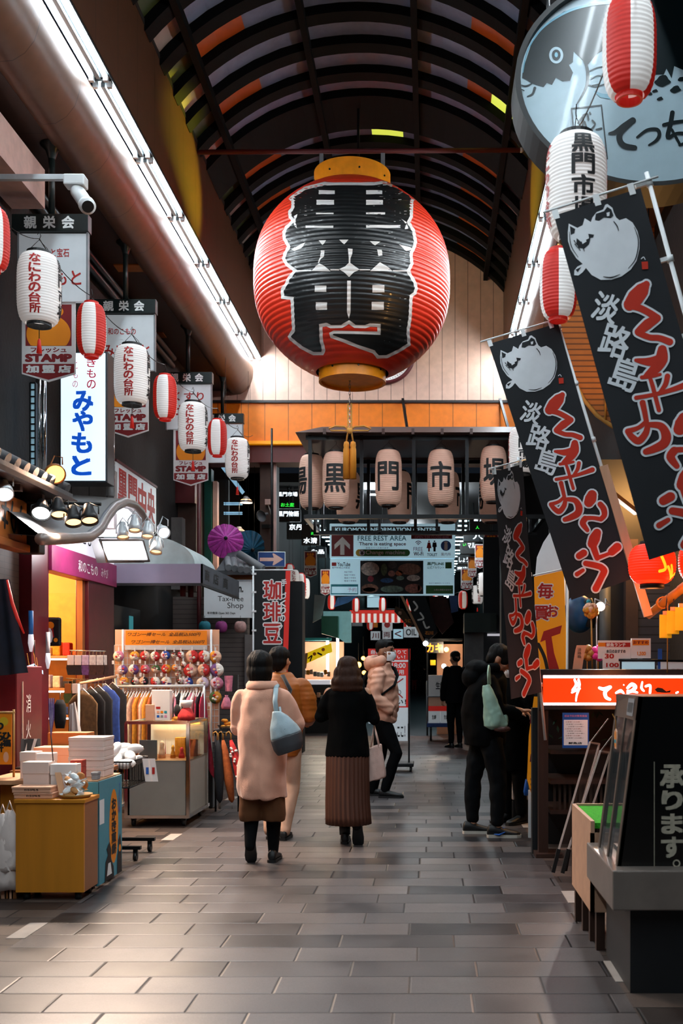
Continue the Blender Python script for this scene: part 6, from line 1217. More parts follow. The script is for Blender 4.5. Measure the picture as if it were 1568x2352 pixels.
# ------------------------------------------------------------------ right side: walls and reed blind
XR = 2.35
MB().bx(XR, XR+0.2, -8, 17.3, 0, 6.1, 'dark_brick').build('wall_right', kind='structure')
trim(MB().bx(W(1462, 0, 10.2).x, XR, 10.2, 10.3, 0, 2.6, 'dark_shutter')); trim(MB().bx(W(1262, 0, 10.25).x, W(1436, 0, 10.25).x, 10.3, 10.4, 0, 2.6, 'black_paint'))
trim(MB().bx(W(1436, 0, 10.2).x, W(1464, 0, 10.2).x, 10.18, 10.35, 0, 2.7, 'brown_wall')); trim(MB().bx(W(1262, 0, 10.4).x, XR, 10.3, 10.5, 2.6, 3.5, 'dark_wall'))
MB().cyl(W(1389, 1340, 10.1), W(1389, 1640, 10.1), 0.055, 'dark_grey', n=14).build('drain_pipe', label='grey drain pipe behind the right stall', cat='pipe')
lines_mat('reed', 'a8601e', 'Z', 0.058, 0.016, rough=0.7, depth=0.8, dark=0.35)
Yq = 10.9; P = [(1284, 560), (1279, 740), (1292, 800), (1312, 862), (1340, 918), (1370, 954), (1406, 980), (1450, 996), (1640, 1010), (1640, 440), (1500, 440)]
t = thing('reed_blind', 'large brown reed blind with a curved edge hanging behind the black flags', 'blind', W(1450, 996, Yq)); MB().poly([(W(x, y, Yq).x, W(x, y, Yq).z) for x, y in P], 'reed', FR(0, Yq, 0), d=0.03).build('reed_mat', t)
MB().tube([W(x, y, Yq-0.02) for x, y in P[:9]], 0.022, 'bamboo', 8).build('bamboo_edge', t)
for x in (1390, 1480): MB().cyl(W(x, 470, Yq-0.03), W(x, 965 if x < 1400 else 998, Yq-0.03), 0.012, 'bamboo', n=8).build('bamboo_rib', t)
o = thing('awning_lamp', 'amber lamp in front of the reed blind', 'lamp', (2.1, 10.0, 3.2)); MB().lathe([(0, 0), (0.05, 0.0), (0.06, 0.08), (0.03, 0.12), (0, 0.12)], 'amber_glow', (2.1, 10.0, 3.2), 14).build('bulb', o); MB().cyl((2.1, 10.0, 3.32), (2.1, 10.0, 6.05), 0.006, 'black_metal', n=6).build('cord', o); lamp('light', (2.0, 10.0, 3.12), 70, (1, 0.5, 0.15), o, 0.06)

# ------------------------------------------------------------------ fish sign
mat('acrylic_pale', '9cb2bc', 0.3, coat=0.12, var=0.04, emit=0.06, spec=0.3); mat('acrylic_dark', '0b181c', 0.3, coat=0.12, var=0.1, spec=0.3); mat('acrylic_teal', '6aa0b4', 0.25); mat('sign_rim', '07090a', 0.6)
Yf = 7.0; kf = Yf/FPX; cx0, cy0, rx, ry = 1492, 190, 311, 246
t = thing('fish_sign', 'huge round black rimmed blowfish sign with brush lettering at the top right', 'sign', W(cx0, cy0+ry, Yf)); c = W(cx0, cy0, Yf); Mf = FR(c.x, Yf, c.z); n = 72
m = MB(); ring = [(math.cos(2*PI*i/n), math.sin(2*PI*i/n)) for i in range(n)]
def el(s, y): return [(c.x+a*rx*kf*s, y, c.z+b*ry*kf*s) for a, b in ring]
for A, B in ((el(1.0, Yf-0.06), el(1.0, Yf+0.28)), (el(0.96, Yf-0.06), el(1.0, Yf-0.06)), (el(0.96, Yf+0.0), el(0.96, Yf-0.06))): m.add(A+B, [(i, (i+1) % n, n+(i+1) % n, n+i) for i in range(n)], 'sign_rim', False)
m.add(el(1.0, Yf+0.28), [tuple(range(n-1, -1, -1))], 'sign_rim'); m.build('rim', t)
m = MB(); m.add(el(0.965, Yf), [tuple(range(n))], 'acrylic_pale')
def fp(x, y):
    px, py = 1100+x/3.35, y/3.35; u, v = (px-cx0)/rx, (py-cy0)/ry; d = math.hypot(u, v)
    if d > 0.955: u, v = u*0.955/d, v*0.955/d
    return (u*rx*kf, -v*ry*kf)
def fpoly(P, mt, z): m.poly([fp(*q) for q in P], mt, Mf, z=z)
def fbr(P, wd, mt, z): m.brush([fp(*q) for q in P], [w_/3.35*kf for w_ in wd] if isinstance(wd, list) else wd/3.35*kf, mt, Mf, z)
fpoly([(330,600),(335,540),(400,340),(500,200),(650,90),(850,30),(1050,10),(1300,-40),(1600,-100),(2000,-60),(2300,200),(2400,500),(2200,600),(1900,560),(1800,600),(1700,540),(1600,560),(1568,540),(1500,510),(1480,605),(1440,530),(1420,575),(1350,578),(1290,430),(1000,420),(960,385),(900,420),(835,500),(800,470),(727,400),(720,480),(690,500),(722,560),(700,622),(640,628),(590,600),(560,655),(520,640),(495,672),(440,655),(400,642),(370,620)], 'acrylic_dark', 0.002)
fbr([(335,560),(370,400),(450,260),(560,160),(720,75),(900,35),(1050,25)], [7,9,12,16,20,16,8], 'acrylic_teal', 0.004)
fpoly([(592+54*math.cos(u), 427+64*math.sin(u)) for u in [k*PI/14 for k in range(28)]], 'acrylic_pale', 0.004); fpoly([(592+34*math.cos(u), 427+42*math.sin(u)) for u in [k*PI/14 for k in range(28)]], 'acrylic_dark', 0.006); fpoly([(592+13*math.cos(u), 427+20*math.sin(u)) for u in [k*PI/10 for k in range(20)]], 'acrylic_teal', 0.008)
fbr([(760,410),(815,480),(835,580),(820,680),(750,805)], [10,22,26,20,8], 'acrylic_dark', 0.004)
fbr([(312,655),(360,665),(405,645)], [6,14,8], 'acrylic_dark', 0.004); fbr([(370,745),(410,725),(428,680)], [8,16,22], 'acrylic_dark', 0.004); fbr([(325,690),(345,700)], 8, 'acrylic_dark', 0.004)
for q in ([(850,550),(900,525),(950,515)], [(860,610),(910,585),(950,590)], [(870,660),(920,650)], [(835,655),(900,670),(960,650)]): fbr(q, 8, 'acrylic_dark', 0.004)
fpoly([(880,700),(940,720),(1050,735),(1000,765),(930,750)], 'acrylic_teal', 0.003)
for q in ([(710,838),(940,812)], [(940,812),(985,1225)], [(710,838),(735,1085)]): fbr(q, 10, 'acrylic_dark', 0.004)
for q in ([(800,890),(830,880),(840,925)], [(850,870),(855,880)], [(760,950),(800,900),(790,990)], [(810,940),(830,1010),(800,1040)], [(870,930),(890,960),(860,1000)], [(900,1000),(940,990)]): fbr(q, 14, 'acrylic_dark', 0.004)
fbr([(1000,1030),(1050,1020),(1110,975),(1180,930)], [18,40,45,50], 'acrylic_dark', 0.004); fbr([(1180,930),(1090,1020),(1080,1080),(1115,1125),(1195,1140)], [46,44,46,48,40], 'acrylic_dark', 0.004)
fbr([(1215,1060),(1290,1005),(1365,1000),(1385,1040),(1360,1085),(1305,1120)], [20,26,30,30,26,16], 'acrylic_dark', 0.004)
fbr([(1420,965),(1500,945),(1620,930)], [30,30,24], 'acrylic_dark', 0.004); fbr([(1485,870),(1470,960),(1450,1060),(1520,1030),(1600,1040),(1610,1090),(1540,1120)], [36,36,34,26,34,34,20], 'acrylic_dark', 0.004); fbr([(1480,1000),(1540,1110)], 22, 'acrylic_dark', 0.004)
fbr([(1720,900),(1700,1000),(1730,1040)], 34, 'acrylic_dark', 0.004); fbr([(1830,890),(1840,1020),(1760,1150)], [34,38,20], 'acrylic_dark', 0.004)
for x, y, r in ((1410,625,50), (1510,690,34), (1390,762,20), (1352,702,18), (1565,610,30), (1620,720,26), (1700,640,34), (1300,720,24)): fpoly([(x+r*1.2*math.cos(u)*(1+0.2*math.sin(3*u)), y+r*0.75*math.sin(u)*(1+0.3*math.cos(2*u+x))) for u in [k*PI/8 for k in range(16)]], 'acrylic_dark', 0.004)
m.build('painted_face', t)
for px in (1262, 1700): p = W(px, 12, Yf); MB().cyl((p.x, Yf+0.1, p.z-0.05), (p.x, Yf+0.1, 6.1), 0.012, 'black_metal', n=8).build('suspension_chain', t)

# ------------------------------------------------------------------ black blowfish flags
wood('pale_wood', 'e0ac88', (1, 1, 0.1), 0.6, 0.85); mat('flag_black', '1a1d22', 0.85, var=0.12, vscale=5, sheen=0.2); mat('flag_red', 'd4341c', 0.8, var=0.05); mat('flag_white', 'f2f5f9', 0.8, var=0.04)
Q2 = [(1122, 790), (1281, 743), (1312, 1378), (1450, 1330)]
def inv(px, py):
    u = v = 0.5
    for _ in range(12):
        def f(u, v): return [(Q2[0][i]*(1-u)+Q2[1][i]*u)*(1-v)+(Q2[2][i]*(1-u)+Q2[3][i]*u)*v for i in (0, 1)]
        x, y = f(u, v); xu, yu = [(b-a)/1e-4 for a, b in zip((x, y), f(u+1e-4, v))]; xv, yv = [(b-a)/1e-4 for a, b in zip((x, y), f(u, v+1e-4))]
        D = xu*yv-xv*yu; dx, dy = px-x, py-y; u += (dx*yv-dy*xv)/D; v += (xu*dy-yu*dx)/D
    return u, v
def r2(x, y): return (1100+x/3.35, -(500+y/3.35))
def r3(x, y): return (1080+x/3.213, -(1000+y/3.213))
ART = []          # (material, layer, verts, faces) in pixels of the middle flag, y up
def art(fn, mt, z):
    b = MB(); fn(b); ART.append((mt, z, [v.copy() for v in b.V], list(b.F)))
def poly_art(P, mt, z, T=r2): art(lambda b: b.poly([T(*p) for p in P], mt), mt, z)
def br_art(P, wd, mt, z, T=r3, grow=0.0, sc=3.213):
    art(lambda b: b.brush([T(*p) for p in P], [w_/sc for w_ in wd], mt, None, 0.0, grow), mt, z)
FISH = [(165,1020),(190,1032),(218,1045),(250,1030),(262,990),(280,1000),(300,1012),(310,985),(335,955),(375,940),(388,912),(402,908),(432,930),(440,955),(455,985),(475,1000),(515,988),(555,1012),(585,1060),(598,1110),(598,1160),(580,1230),(545,1280),(490,1320),(430,1340),(365,1342),(310,1315),(275,1275),(255,1300),(230,1318),(205,1316),(205,1290),(222,1268),(255,1252),(215,1220),(180,1170),(162,1120),(160,1070)]
poly_art(FISH, 'flag_white', 1)
for P in ([(172,1035),(205,1052),(200,1075),(178,1085)], [(330,965),(380,950),(400,925),(425,940),(438,975),(420,990),(380,985),(350,1005),(325,1000)], [(215,1105),(240,1125),(262,1120),(300,1100),(290,1140),(262,1165),(232,1160),(212,1140)], [(285,1080),(320,1085),(315,1100),(290,1105)], [(212,1285),(245,1270),(225,1300)]): poly_art(P, 'flag_black', 2)
for P, wd in (([(200,1120),(212,1138)], [7,3]), ([(205,1140),(222,1160)], [7,3]), ([(225,1155),(238,1178)], [7,3]), ([(255,1160),(262,1180)], [7,3]), ([(440,1010),(460,1035),(470,1062)], [5,7,3]), ([(565,1040),(588,1100),(588,1160),(570,1225),(530,1275)], [3,6,7,6,3]), ([(380,1325),(430,1328),(480,1310)], [3,8,3]), ([(168,1070),(182,1150),(225,1215)], [3,5,3])): br_art(P, wd, 'flag_black', 3, r2, 0, 3.35)
poly_art([(240,1110),(262,1100),(275,1125),(250,1140)], 'flag_white', 3); poly_art([(395,960),(415,955),(412,978),(398,980)], 'flag_white', 3)
poly_art([(610,1235),(648,1232),(650,1275),(614,1278)], 'flag_red', 2); br_art([(608,1218),(622,1208),(632,1222)], [5,5,4], 'flag_white', 2, r2, 0, 3.35)
for ch_, x, y, s_ in (('淡', 400, 1500, 150), ('路', 462, 1690, 170), ('島', 525, 1880, 165)):
    art(lambda b: b.txt(ch_, *r2(x, y), s_*0.98/3.35, s_*1.08/3.35, 'flag_white', TR((r2(x, y)[0], r2(x, y)[1], 0)) @ RZ(-0.28) @ TR((-r2(x, y)[0], -r2(x, y)[1], 0)), 0.0, bold=0.018), 'flag_white', 1)
STK = [([(640,1362),(610,1400),(575,1440),(540,1480)], [40,84,96,70], r2, 3.35), ([(525,1490),(590,1495),(650,1520),(705,1555)], [30,40,40,44], r2, 3.35), ([(705,1555),(650,1590),(595,1635)], [44,60,44], r2, 3.35), ([(595,1640),(660,1665),(720,1670),(778,1692)], [36,34,36,40], r2, 3.35),
       ([(625,118),(690,125),(740,120)], [20,44,60], r3, 3.213), ([(770,58),(765,110),(735,160),(680,205)], [50,72,60,26], r3, 3.213), ([(660,212),(710,205),(760,195)], [22,22,18], r3, 3.213), ([(700,200),(718,250),(735,310),(758,392)], [20,24,24,24], r3, 3.213), ([(800,205),(790,250),(762,292)], [30,28,20], r3, 3.213), ([(632,325),(720,308),(810,285),(898,255)], [24,22,26,36], r3, 3.213),
       ([(668,352),(680,400),(692,455)], [34,30,28], r3, 3.213), ([(692,455),(650,490),(592,510)], [26,24,30], r3, 3.213), ([(592,512),(620,545),(655,562),(690,520),(700,470)], [30,36,40,36,28], r3, 3.213), ([(705,472),(770,480),(800,530),(790,575),(740,605),(695,622)], [28,40,52,52,44,34], r3, 3.213),
       ([(895,440),(885,470),(872,495)], [70,84,70], r3, 3.213), ([(955,510),(980,545),(985,590),(960,620)], [40,44,40,34], r3, 3.213), ([(960,620),(900,610),(845,612)], [32,28,34], r3, 3.213), ([(845,615),(828,650),(862,700)], [44,46,30], r3, 3.213),
       ([(932,720),(915,760),(900,800)], [60,80,72], r3, 3.213), ([(900,800),(915,850),(935,905)], [50,46,40], r3, 3.213), ([(935,905),(990,885),(1040,865)], [34,26,26], r3, 3.213), ([(1040,860),(1080,825)], [56,62], r3, 3.213),
       ([(800,890),(835,868)], [48,52], r3, 3.213), ([(850,945),(905,955),(960,970)], [40,44,44], r3, 3.213), ([(960,970),(985,1000),(965,1050),(925,1130)], [44,50,46,50], r3, 3.213), ([(785,1025),(830,995)], [34,26], r3, 3.213)]
for P, wd, T, sc in STK: br_art(P, wd, 'flag_white', 1, T, 3.6, sc); br_art(P, wd, 'flag_red', 2, T, 0.0, sc)
def flag(label, Q, Ys, pole, name='blowfish_flag', extra=0.0, wave=0.012):
    TL, TRt, BL, BR = [W(q[0], q[1], y) for q, y in zip(Q, Ys)]; nn = (BL-TL).cross(TRt-TL).normalized(); nn = -nn if nn.y > 0 else nn
    def P(u, v, z=0.0):
        b = TL.lerp(TRt, u).lerp(BL.lerp(BR, u), v); return b+nn*(z+wave*(math.sin(v*9+u*2.0)*(0.3+u*0.2)+0.9*math.sin(u*5+v*3)*v))
    t = thing(name, label, 'flag', (TL+TRt)/2); m = MB(); A, B = 10, 36; vs = [P(i/A, j/B) for j in range(B+1) for i in range(A+1)]; q = len(vs); vs += [P(i/A, j/B, -0.003) for j in range(B+1) for i in range(A+1)]; W_ = A+1
    fs = []
    for j in range(B):
        for i in range(A): k = j*W_+i; fs += [(k, k+W_, k+W_+1, k+1), (q+k, q+k+1, q+k+W_+1, q+k+W_)]
    m.add(vs, fs, 'flag_black', True)
    for ix, (mt, z, V, F) in enumerate(ART):
        pl = [((x, 0, 0), (1, 0, 0)) for x in range(1120, 1460, 16)]+[((0, -y, 0), (0, 1, 0)) for y in range(740, 1390, 16)]
        xs = [v.x for v in V]; ys_ = [v.y for v in V]; pl = [p for p in pl if (p[1][0] and min(xs) < p[0][0] < max(xs)) or (p[1][1] and min(ys_) < p[0][1] < max(ys_))]
        V2, F2 = cutmesh(V, F, pl); out = []
        for v in V2: u_, v_ = inv(v.x, -v.y); out.append(P(u_, v_, 0.0015+0.0016*z+4e-5*ix+min(v.z, 0.002)))
        m.add(out, F2, mt, True)
    m.build('cloth', t)
    du = (TRt-TL).normalized(); dv = (BL-TL).normalized(); a = TL-du*0.05; b = TRt+du*0.10; off = -dv*0.03
    MB().cyl(a+off, b+off, 0.006, 'white_plastic', n=8).build('top_bar', t)
    pp = [W(*q) for q in pole]; MB().cyl(pp[0], pp[1], 0.0115, 'white_plastic', n=10).build('pole', t); lp_ = MB()
    d = (pp[1]-pp[0]); L = d.length; d = d.normalized()
    for i in range(5): c_ = pp[0]+d*(0.04+0.37*i*(L/1.9)); lp_ = MB(); lp_.cyl(c_, c_+d*0.03, 0.018, 'white_plastic', n=10); e = c_+d*0.01; lp_.beam(e, e-du*0.07, 0.02, 0.02, 'white_plastic'); lp_.build('clip', t)
    for u in (0.02, 0.5, 0.9): c_ = P(u, 0.0); MB().beam(c_+dv*0.02, c_+off*1.2, 0.03, 0.006, 'white_plastic').build('loop', t)
    return t
flag('largest black blowfish flag at the upper right, cut by the picture edge', [(1272, 495), (1470, 433), (1490, 1286), (1694, 1222)], [5.1]*4, [(1484, 396, 5.12), (1728, 1290, 5.12)])
flag('middle black blowfish flag lashed to the pale wooden batten', Q2, [7.2]*4, [(1278, 735, 7.22), (1480, 1395, 7.22)])
flag('narrow black blowfish flag seen edge-on, farthest of the three', [(1133, 1084), (1199, 1066), (1173, 1606), (1243, 1590)], [7.68, 7.9, 7.68, 7.9], [(1190, 1050, 7.92), (1252, 1700, 7.92)], wave=0.006)
a, b = W(1385, 1070, 7.19), W(1488, 1415, 7.19); MB().beam(a, b, 0.058, 0.03, 'pale_wood').build('wooden_batten', label='pale wooden batten stiffening the pole of the middle flag', cat='batten')
a, b = W(1385, 1118, 7.26), W(1462, 1178, 7.5); MB().beam(a, b, 0.045, 0.03, 'bamboo').build('wooden_brace', label='short brown brace screwed to the pale wooden batten', cat='brace')
a, b = W(1486, 1414, 7.28), W(1610, 1318, 7.0); t = thing('bamboo_pole', 'bamboo pole carrying yellow tags at the right edge', 'pole', a); MB().tube([a, a.lerp(b, 0.3), a.lerp(b, 0.33), a.lerp(b, 0.6), a.lerp(b, 0.63), b], [0.03, 0.03, 0.034, 0.03, 0.034, 0.03], 'bamboo', 12).build('culm', t)
MB().tube([W(1520, 1385, 7.2)+V3((math.cos(u)*0.04, 0.01*u/3-0.05, math.sin(u)*0.04)) for u in [i*0.6 for i in range(32)]], 0.004, 'rope', 5).build('lashing', t)
p = W(1533, 1372, 7.15); MB().cyl(p, W(1532, 1545, 7.15), 0.004, 'rope', n=6).build('hanging_cord', t)
mat('yellow_tag', 'f8b820', 0.5, emit=0.15)
for i, (px, py) in enumerate(((1528, 1437), (1545, 1428), (1564, 1420))):
    q = W(px, py, 7.12-0.02*i); t = thing('yellow_tag', ('leftmost', 'middle', 'rightmost')[i]+' of three yellow tags hanging from the bamboo pole', 'tag', q, 'yellow tags on the bamboo pole'); MB().bx(q.x-0.042, q.x+0.042, q.y-0.005, q.y+0.005, q.z-0.085, q.z+0.075, 'yellow_tag', 0.004).build('tag', t); MB().bx(q.x-0.018, q.x+0.018, q.y-0.008, q.y+0.008, q.z+0.075, q.z+0.10, 'salmon_box').build('clip', t); MB().cyl(q+V3((0, 0, 0.1)), W(px+4, 1365-8*i, 7.15), 0.004, 'black_cloth', n=6).build('tie', t)
mat('glow_red', 'd01808', 0.5, emit=0.9, var=0.35, vscale=9, ecol='ff2a08'); mat('glow_yellow', 'ffb020', 0.5, emit=1.0)
for px, py, lab in ((1497, 1296, 'glowing red paper lantern under the largest black flag'), (1612, 1290, 'glowing red paper lantern cut by the right edge')):
    c = W(px, py, 6.9); rf = barrel(0.155, 0.26, 0.5, 2.6); t = thing('red_lantern', lab, 'lantern', c, 'glowing red lanterns'); m = MB().lathe([(rf(-0.13+0.26*i/60)+0.002*math.sin(PI*i/2.0), -0.13+0.26*i/60) for i in range(61)], 'glow_red', c, 30)
    for k, q in enumerate(([(0.0, -0.03), (0.05, -0.09), (0.09, -0.07)], [(0.03, -0.02), (0.06, -0.1)], [(-0.05, 0.04), (-0.02, -0.04), (-0.06, -0.06)])): 
        b2 = MB(); b2.brush(q, 0.02, 'glow_yellow', None, 0); V2, F2 = wrap(rf, 0.5)(b2.V, b2.F); m.add([c+v for v in V2], F2, 'glow_yellow')
    m.build('paper_shade', t); MB().lathe([(0.0, -0.16), (0.08, -0.16), (0.08, -0.12), (0, -0.12)], 'black_paint', c, 20).build('bottom_ring', t); MB().lathe([(0.0, 0.12), (0.08, 0.12), (0.08, 0.15), (0, 0.15)], 'black_paint', c, 20).build('top_ring', t); MB().cyl(c+V3((0, 0, 0.15)), c+V3((0, 0, 1.4)), 0.005, 'black_metal', n=6).build('cord', t)
    lamp('light', c+V3((0, 0, -0.2)), 3, (1, 0.3, 0.08), t, 0.1)

# ------------------------------------------------------------------ black order counter nearest on the right
mat('gloss_black', '0b0c0d', 0.16, coat=0.4, var=0.05); mat('cream_ink', 'b8b09c', 0.5, var=0.2, vscale=40); mat('base_black', '17191c', 0.5); mat('bronze', '6a5c52', 0.35, 0.3); mat('hammered', '8c8078', 0.32, 0.35, bump=0.08, bscale=120)
t = thing('refrigerated_counter', 'tall black order counter with cream lettering and a sloped glass side, right foreground', 'counter', (1.4, 4.95, 0))
MB().bx(0.885, 2.2, 4.6, 5.22, 0, 0.39, 'base_black').build('plinth', t); MB().bx(0.79, 2.2, 4.5, 5.24, 0.385, 0.558, 'hammered', 0.006).build('steel_counter', t)
yb, yc, x0, x1, z0, z1 = 4.6, 5.12, 0.83, 0.925, 0.558, 1.305
m = MB(); m.add([(x0, yb, z0), (2.2, yb, z0), (2.2, yb, z1), (x1, yb, z1), (x0, yb+0.02, z0), (2.2, yb+0.02, z0), (2.2, yb+0.02, z1), (x1, yb+0.02, z1)], [(0, 1, 2, 3), (7, 6, 5, 4), (3, 2, 6, 7), (0, 3, 7, 4)], 'gloss_black')
Mq = FR(0, yb, 0); kq = 4.6/FPX
for ch_, py, s_ in (('承', 1783, 56), ('り', 1838, 46), ('ま', 1892, 48), ('す', 1946, 50)): q = W(1543, py, 4.6); m.txt(ch_, q.x, q.z, s_*kq*0.95, s_*kq*0.9, 'cream_ink', Mq, 0.001, bold=0.035)
q = W(1553, 1983, 4.6); m.lathe([(0.011, 0), (0.017, 0.0005)], 'cream_ink', M=TR((q.x, yb-0.001, q.z)) @ RX(PI/2), n=20); q = W(1502, 1872, 4.6); m.rect(q.x, q.z, 0.003, 0.47, 'cream_ink', Mq, 0.001); m.build('front_panel', t)
MB().add([(x1, yb, z1), (2.2, yb, z1), (2.2, yc, z1), (x1-0.01, yc, z1), (x1, yb, z1-0.03), (2.2, yb, z1-0.03), (2.2, yc, z1-0.03), (x1-0.01, yc, z1-0.03)], [(0, 1, 2, 3), (0, 3, 7, 4), (7, 6, 5, 4)], 'bronze').build('top', t)
def side(y0, y1, u0, u1, off): 
    xa = lambda u: x0+(x1-x0)*u-off
    za = lambda u: z0+(z1-z0)*u
    return [(xa(u0), y0, za(u0)), (xa(u0), y1, za(u0)), (xa(u1), y1, za(u1)), (xa(u1), y0, za(u1))]
for nm, a in (('side_frame', (yb, yb+0.04, 0, 1)), ('side_frame', (yc-0.04, yc, 0, 1)), ('side_frame', (yb, yc, 0.86, 1)), ('side_frame', (yb+0.24, yb+0.27, 0, 0.86))): v = side(*a, 0.004); MB().add(v+[V3(q)+V3((0.02, 0, 0)) for q in v], [(3, 2, 1, 0), (4, 5, 6, 7), (0, 1, 5, 4), (2, 3, 7, 6), (1, 2, 6, 5), (3, 0, 4, 7)], 'bronze').build(nm, t)
mat('smoked_glass', '3a3e40', 0.05, alpha=0.75, var=0.2, vscale=3, coat=0.5); MB().add(side(yb+0.04, yc-0.04, 0, 0.86, 0.0), [(3, 2, 1, 0)], 'smoked_glass').build('side_glass', t); MB().bx(0.9, 2.2, yb+0.03, yc-0.02, z0, z0+0.02, 'hammered').bx(0.96, 2.2, yc-0.03, yc-0.01, z0, z1-0.03, 'base_black').build('cabinet_back', t)
v = side(yb+0.06, yb+0.2, 0.88, 0.985, 0.0075); m = MB().add(v, [(3, 2, 1, 0)], 'grey_paint')
for i in range(9): v = side(yb+0.075+0.013*i, yb+0.08+0.013*i, 0.90, 0.96, 0.0085); m.add(v, [(3, 2, 1, 0)], 'black_ink')
m.build('sticker', t)
p = W(1413, 1690, 4.85); o = thing('charm_tag', 'small orange drink shaped charm hanging on the sloped glass', 'charm', p); m = MB(); Mq = FXN(p.x, p.y, p.z)
m.poly([(-0.03, 0.02), (-0.035, -0.01), (-0.02, -0.06), (0.02, -0.06), (0.035, -0.01), (0.03, 0.02), (0.0, 0.035)], 'salmon_box', Mq, d=0.004); m.disc(0, 0.0, 0.022, 'orange_ink', Mq, 0.001); m.rect(0, -0.025, 0.04, 0.016, 'teal_ink', Mq, 0.0015); m.rect(0, -0.042, 0.034, 0.016, 'orange_ink', Mq, 0.0015); m.build('charm', o); MB().tube([p+V3((0, 0, 0.03)), p+V3((0.0, -0.01, 0.07)), W(1406, 1640, 4.85)], 0.002, 'rope', 5).build('cord', o)
# plywood stand with green turf
mat('turf', '3ec828', 0.9, bump=0.9, bscale=220, var=0.25, vscale=60); wood('plywood', 'c09478', (0.15, 1, 1), 0.6, 0.85)
t = thing('plywood_stand', 'plywood stand topped with bright green turf beside the black counter', 'stand', (1.1, 5.65, 0)); MB().bx(0.815, 0.835, 5.27, 5.98, 0.20, 0.66, 'plywood').bx(0.815, 1.5, 5.96, 5.98, 0.20, 0.66, 'plywood').bx(0.815, 1.5, 5.27, 5.29, 0.20, 0.60, 'plywood').build('side_boards', t); MB().bx(0.836, 1.5, 5.29, 5.96, 0.62, 0.648, 'turf').build('turf_top', t)
for x, y in ((0.85, 5.93), (0.86, 5.72), (0.865, 5.5), (0.87, 5.56-0.24), (1.45, 5.32), (1.45, 5.93)): MB().bx(x-0.022, x+0.022, y-0.022, y+0.022, 0, 0.62, 'dark_wood').build('leg', t)
# acrylic menu frames leaning
mat('acrylic_sheet', 'b8b0ac', 0.12, alpha=0.22, coat=0.8, var=0.2, vscale=5); mat('acrylic_edge', 'f0e0d8', 0.12, alpha=0.8, coat=0.8, var=0.05)
for i, (tx, bx_, Y0) in enumerate(((1368, 1283, 7.15), (1392, 1305, 6.95))):
    t = thing('acrylic_frame', ('farther' if i == 0 else 'nearer')+' clear acrylic display panel leaning beside the plywood stand', 'panel', W(bx_, 1950, Y0), 'leaning acrylic panels'); a, b = W(bx_, 1950, Y0), W(tx-14, 1705+20*i, Y0); d = b-a; du = V3((0.085, 0.12, -0.02))
    MB().add([a, a+du, b+du, b], [(0, 1, 2, 3)], 'acrylic_sheet').build('sheet', t)
    for p, q in ((a, b), (a+du, b+du), (a, a+du), (b, b+du)): MB().beam(p, q, 0.012, 0.012, 'acrylic_edge').build('edge_strip', t)
    e = W(tx+28, 1650+20*i, Y0); MB().add([b, b+du*0.12, e+du*0.12, e, b+V3((0, 0.01, 0)), b+du*0.12+V3((0, 0.01, 0)), e+du*0.12+V3((0, 0.01, 0)), e+V3((0, 0.01, 0))], [(0, 1, 2, 3), (7, 6, 5, 4), (0, 3, 7, 4), (1, 5, 6, 2)], 'white_plastic').build('bent_top', t); MB().beam(a, a+V3((-0.04, 0.0, -0.16)), 0.025, 0.02, 'black_paint').build('foot', t); MB().beam(a+du, a+du+V3((-0.02, 0.05, -0.16)), 0.025, 0.02, 'black_paint').build('foot', t)

# ------------------------------------------------------------------ food stall with the lit red sign
mat('sign_red', 'e02806', 0.4, emit=0.85, var=0.04, ecol='ff3a08'); mat('sign_lit_white', 'fff4f4', 0.4, emit=2.2, var=0, ecol='fff0f4'); mat('lattice', '3a2a20', 0.6, var=0.2)
t = thing('food_stall', 'dark wooden food stall with shelves behind the lit red sign', 'stall', (1.45, 8.3, 0)); x0, x1 = W(1262, 0, 8.05).x, 2.25
MB().bx(x0-0.05, x1, 8.0, 8.7, 1.395, 1.43, 'dark_wood').build('counter_top', t); MB().bx(x0, x1, 8.55, 8.6, 0, 1.395, 'black_paint').build('back_panel', t)
MB().bx(W(1236, 0, 8.0).x, W(1258, 0, 8.0).x, 7.98, 8.06, 0.03, 1.13, 'dark_wood').build('post', t); MB().bx(W(1222, 0, 8.1).x, W(1238, 0, 8.1).x, 8.1, 8.2, 0, 1.13, 'base_black').build('post', t); MB().bx(x0-0.12, x0+0.08, 7.9, 8.15, 0, 0.03, 'dark_wood').build('foot', t)
for z in (0.32, 0.55, 0.78, 1.12): MB().bx(x0, x1, 8.0, 8.55, z, z+0.03, 'dark_wood').build('shelf', t)
m = MB()
for i in range(30): x = x0+0.03+i*0.04; m.bx(x, x+0.018, 8.06, 8.075, 0.35, 0.55, 'lattice')
m.build('lattice', t); m = MB()
for i in range(26): p = V3((x0+rnd.uniform(0.05, 0.5), 8.2+rnd.uniform(0, .2), 0.86+rnd.uniform(0, 0.2))); a_ = rnd.uniform(0, 6.28); q = V3((math.cos(a_)*0.06, 0.02, abs(math.sin(a_))*0.06)); m.add([p, p+q*0.5+V3((0.012, 0, 0)), p+q, p+q*0.5-V3((0.012, 0, 0))], [(0, 1, 2, 3)], 'dark_green')
o = m.build('potted_greenery', label='dark green foliage on the shelf of the food stall', cat='plant', kind='stuff')
a, b = W(1247, 1551, 7.95), W(1575, 1620, 7.95); t = thing('lit_red_sign', 'lit red sign with white brush lettering along the food stall', 'sign', ((a.x+b.x)/2, 7.97, b.z)); MB().bx(a.x-0.03, b.x, 7.96, 8.08, b.z-0.035, a.z+0.045, 'dark_steel', 0.004).build('casing', t); m = MB().bx(a.x, b.x, 7.95, 7.962, b.z, a.z, 'sign_red'); Mq = FR(0, 7.95, 0); kq = 7.95/FPX
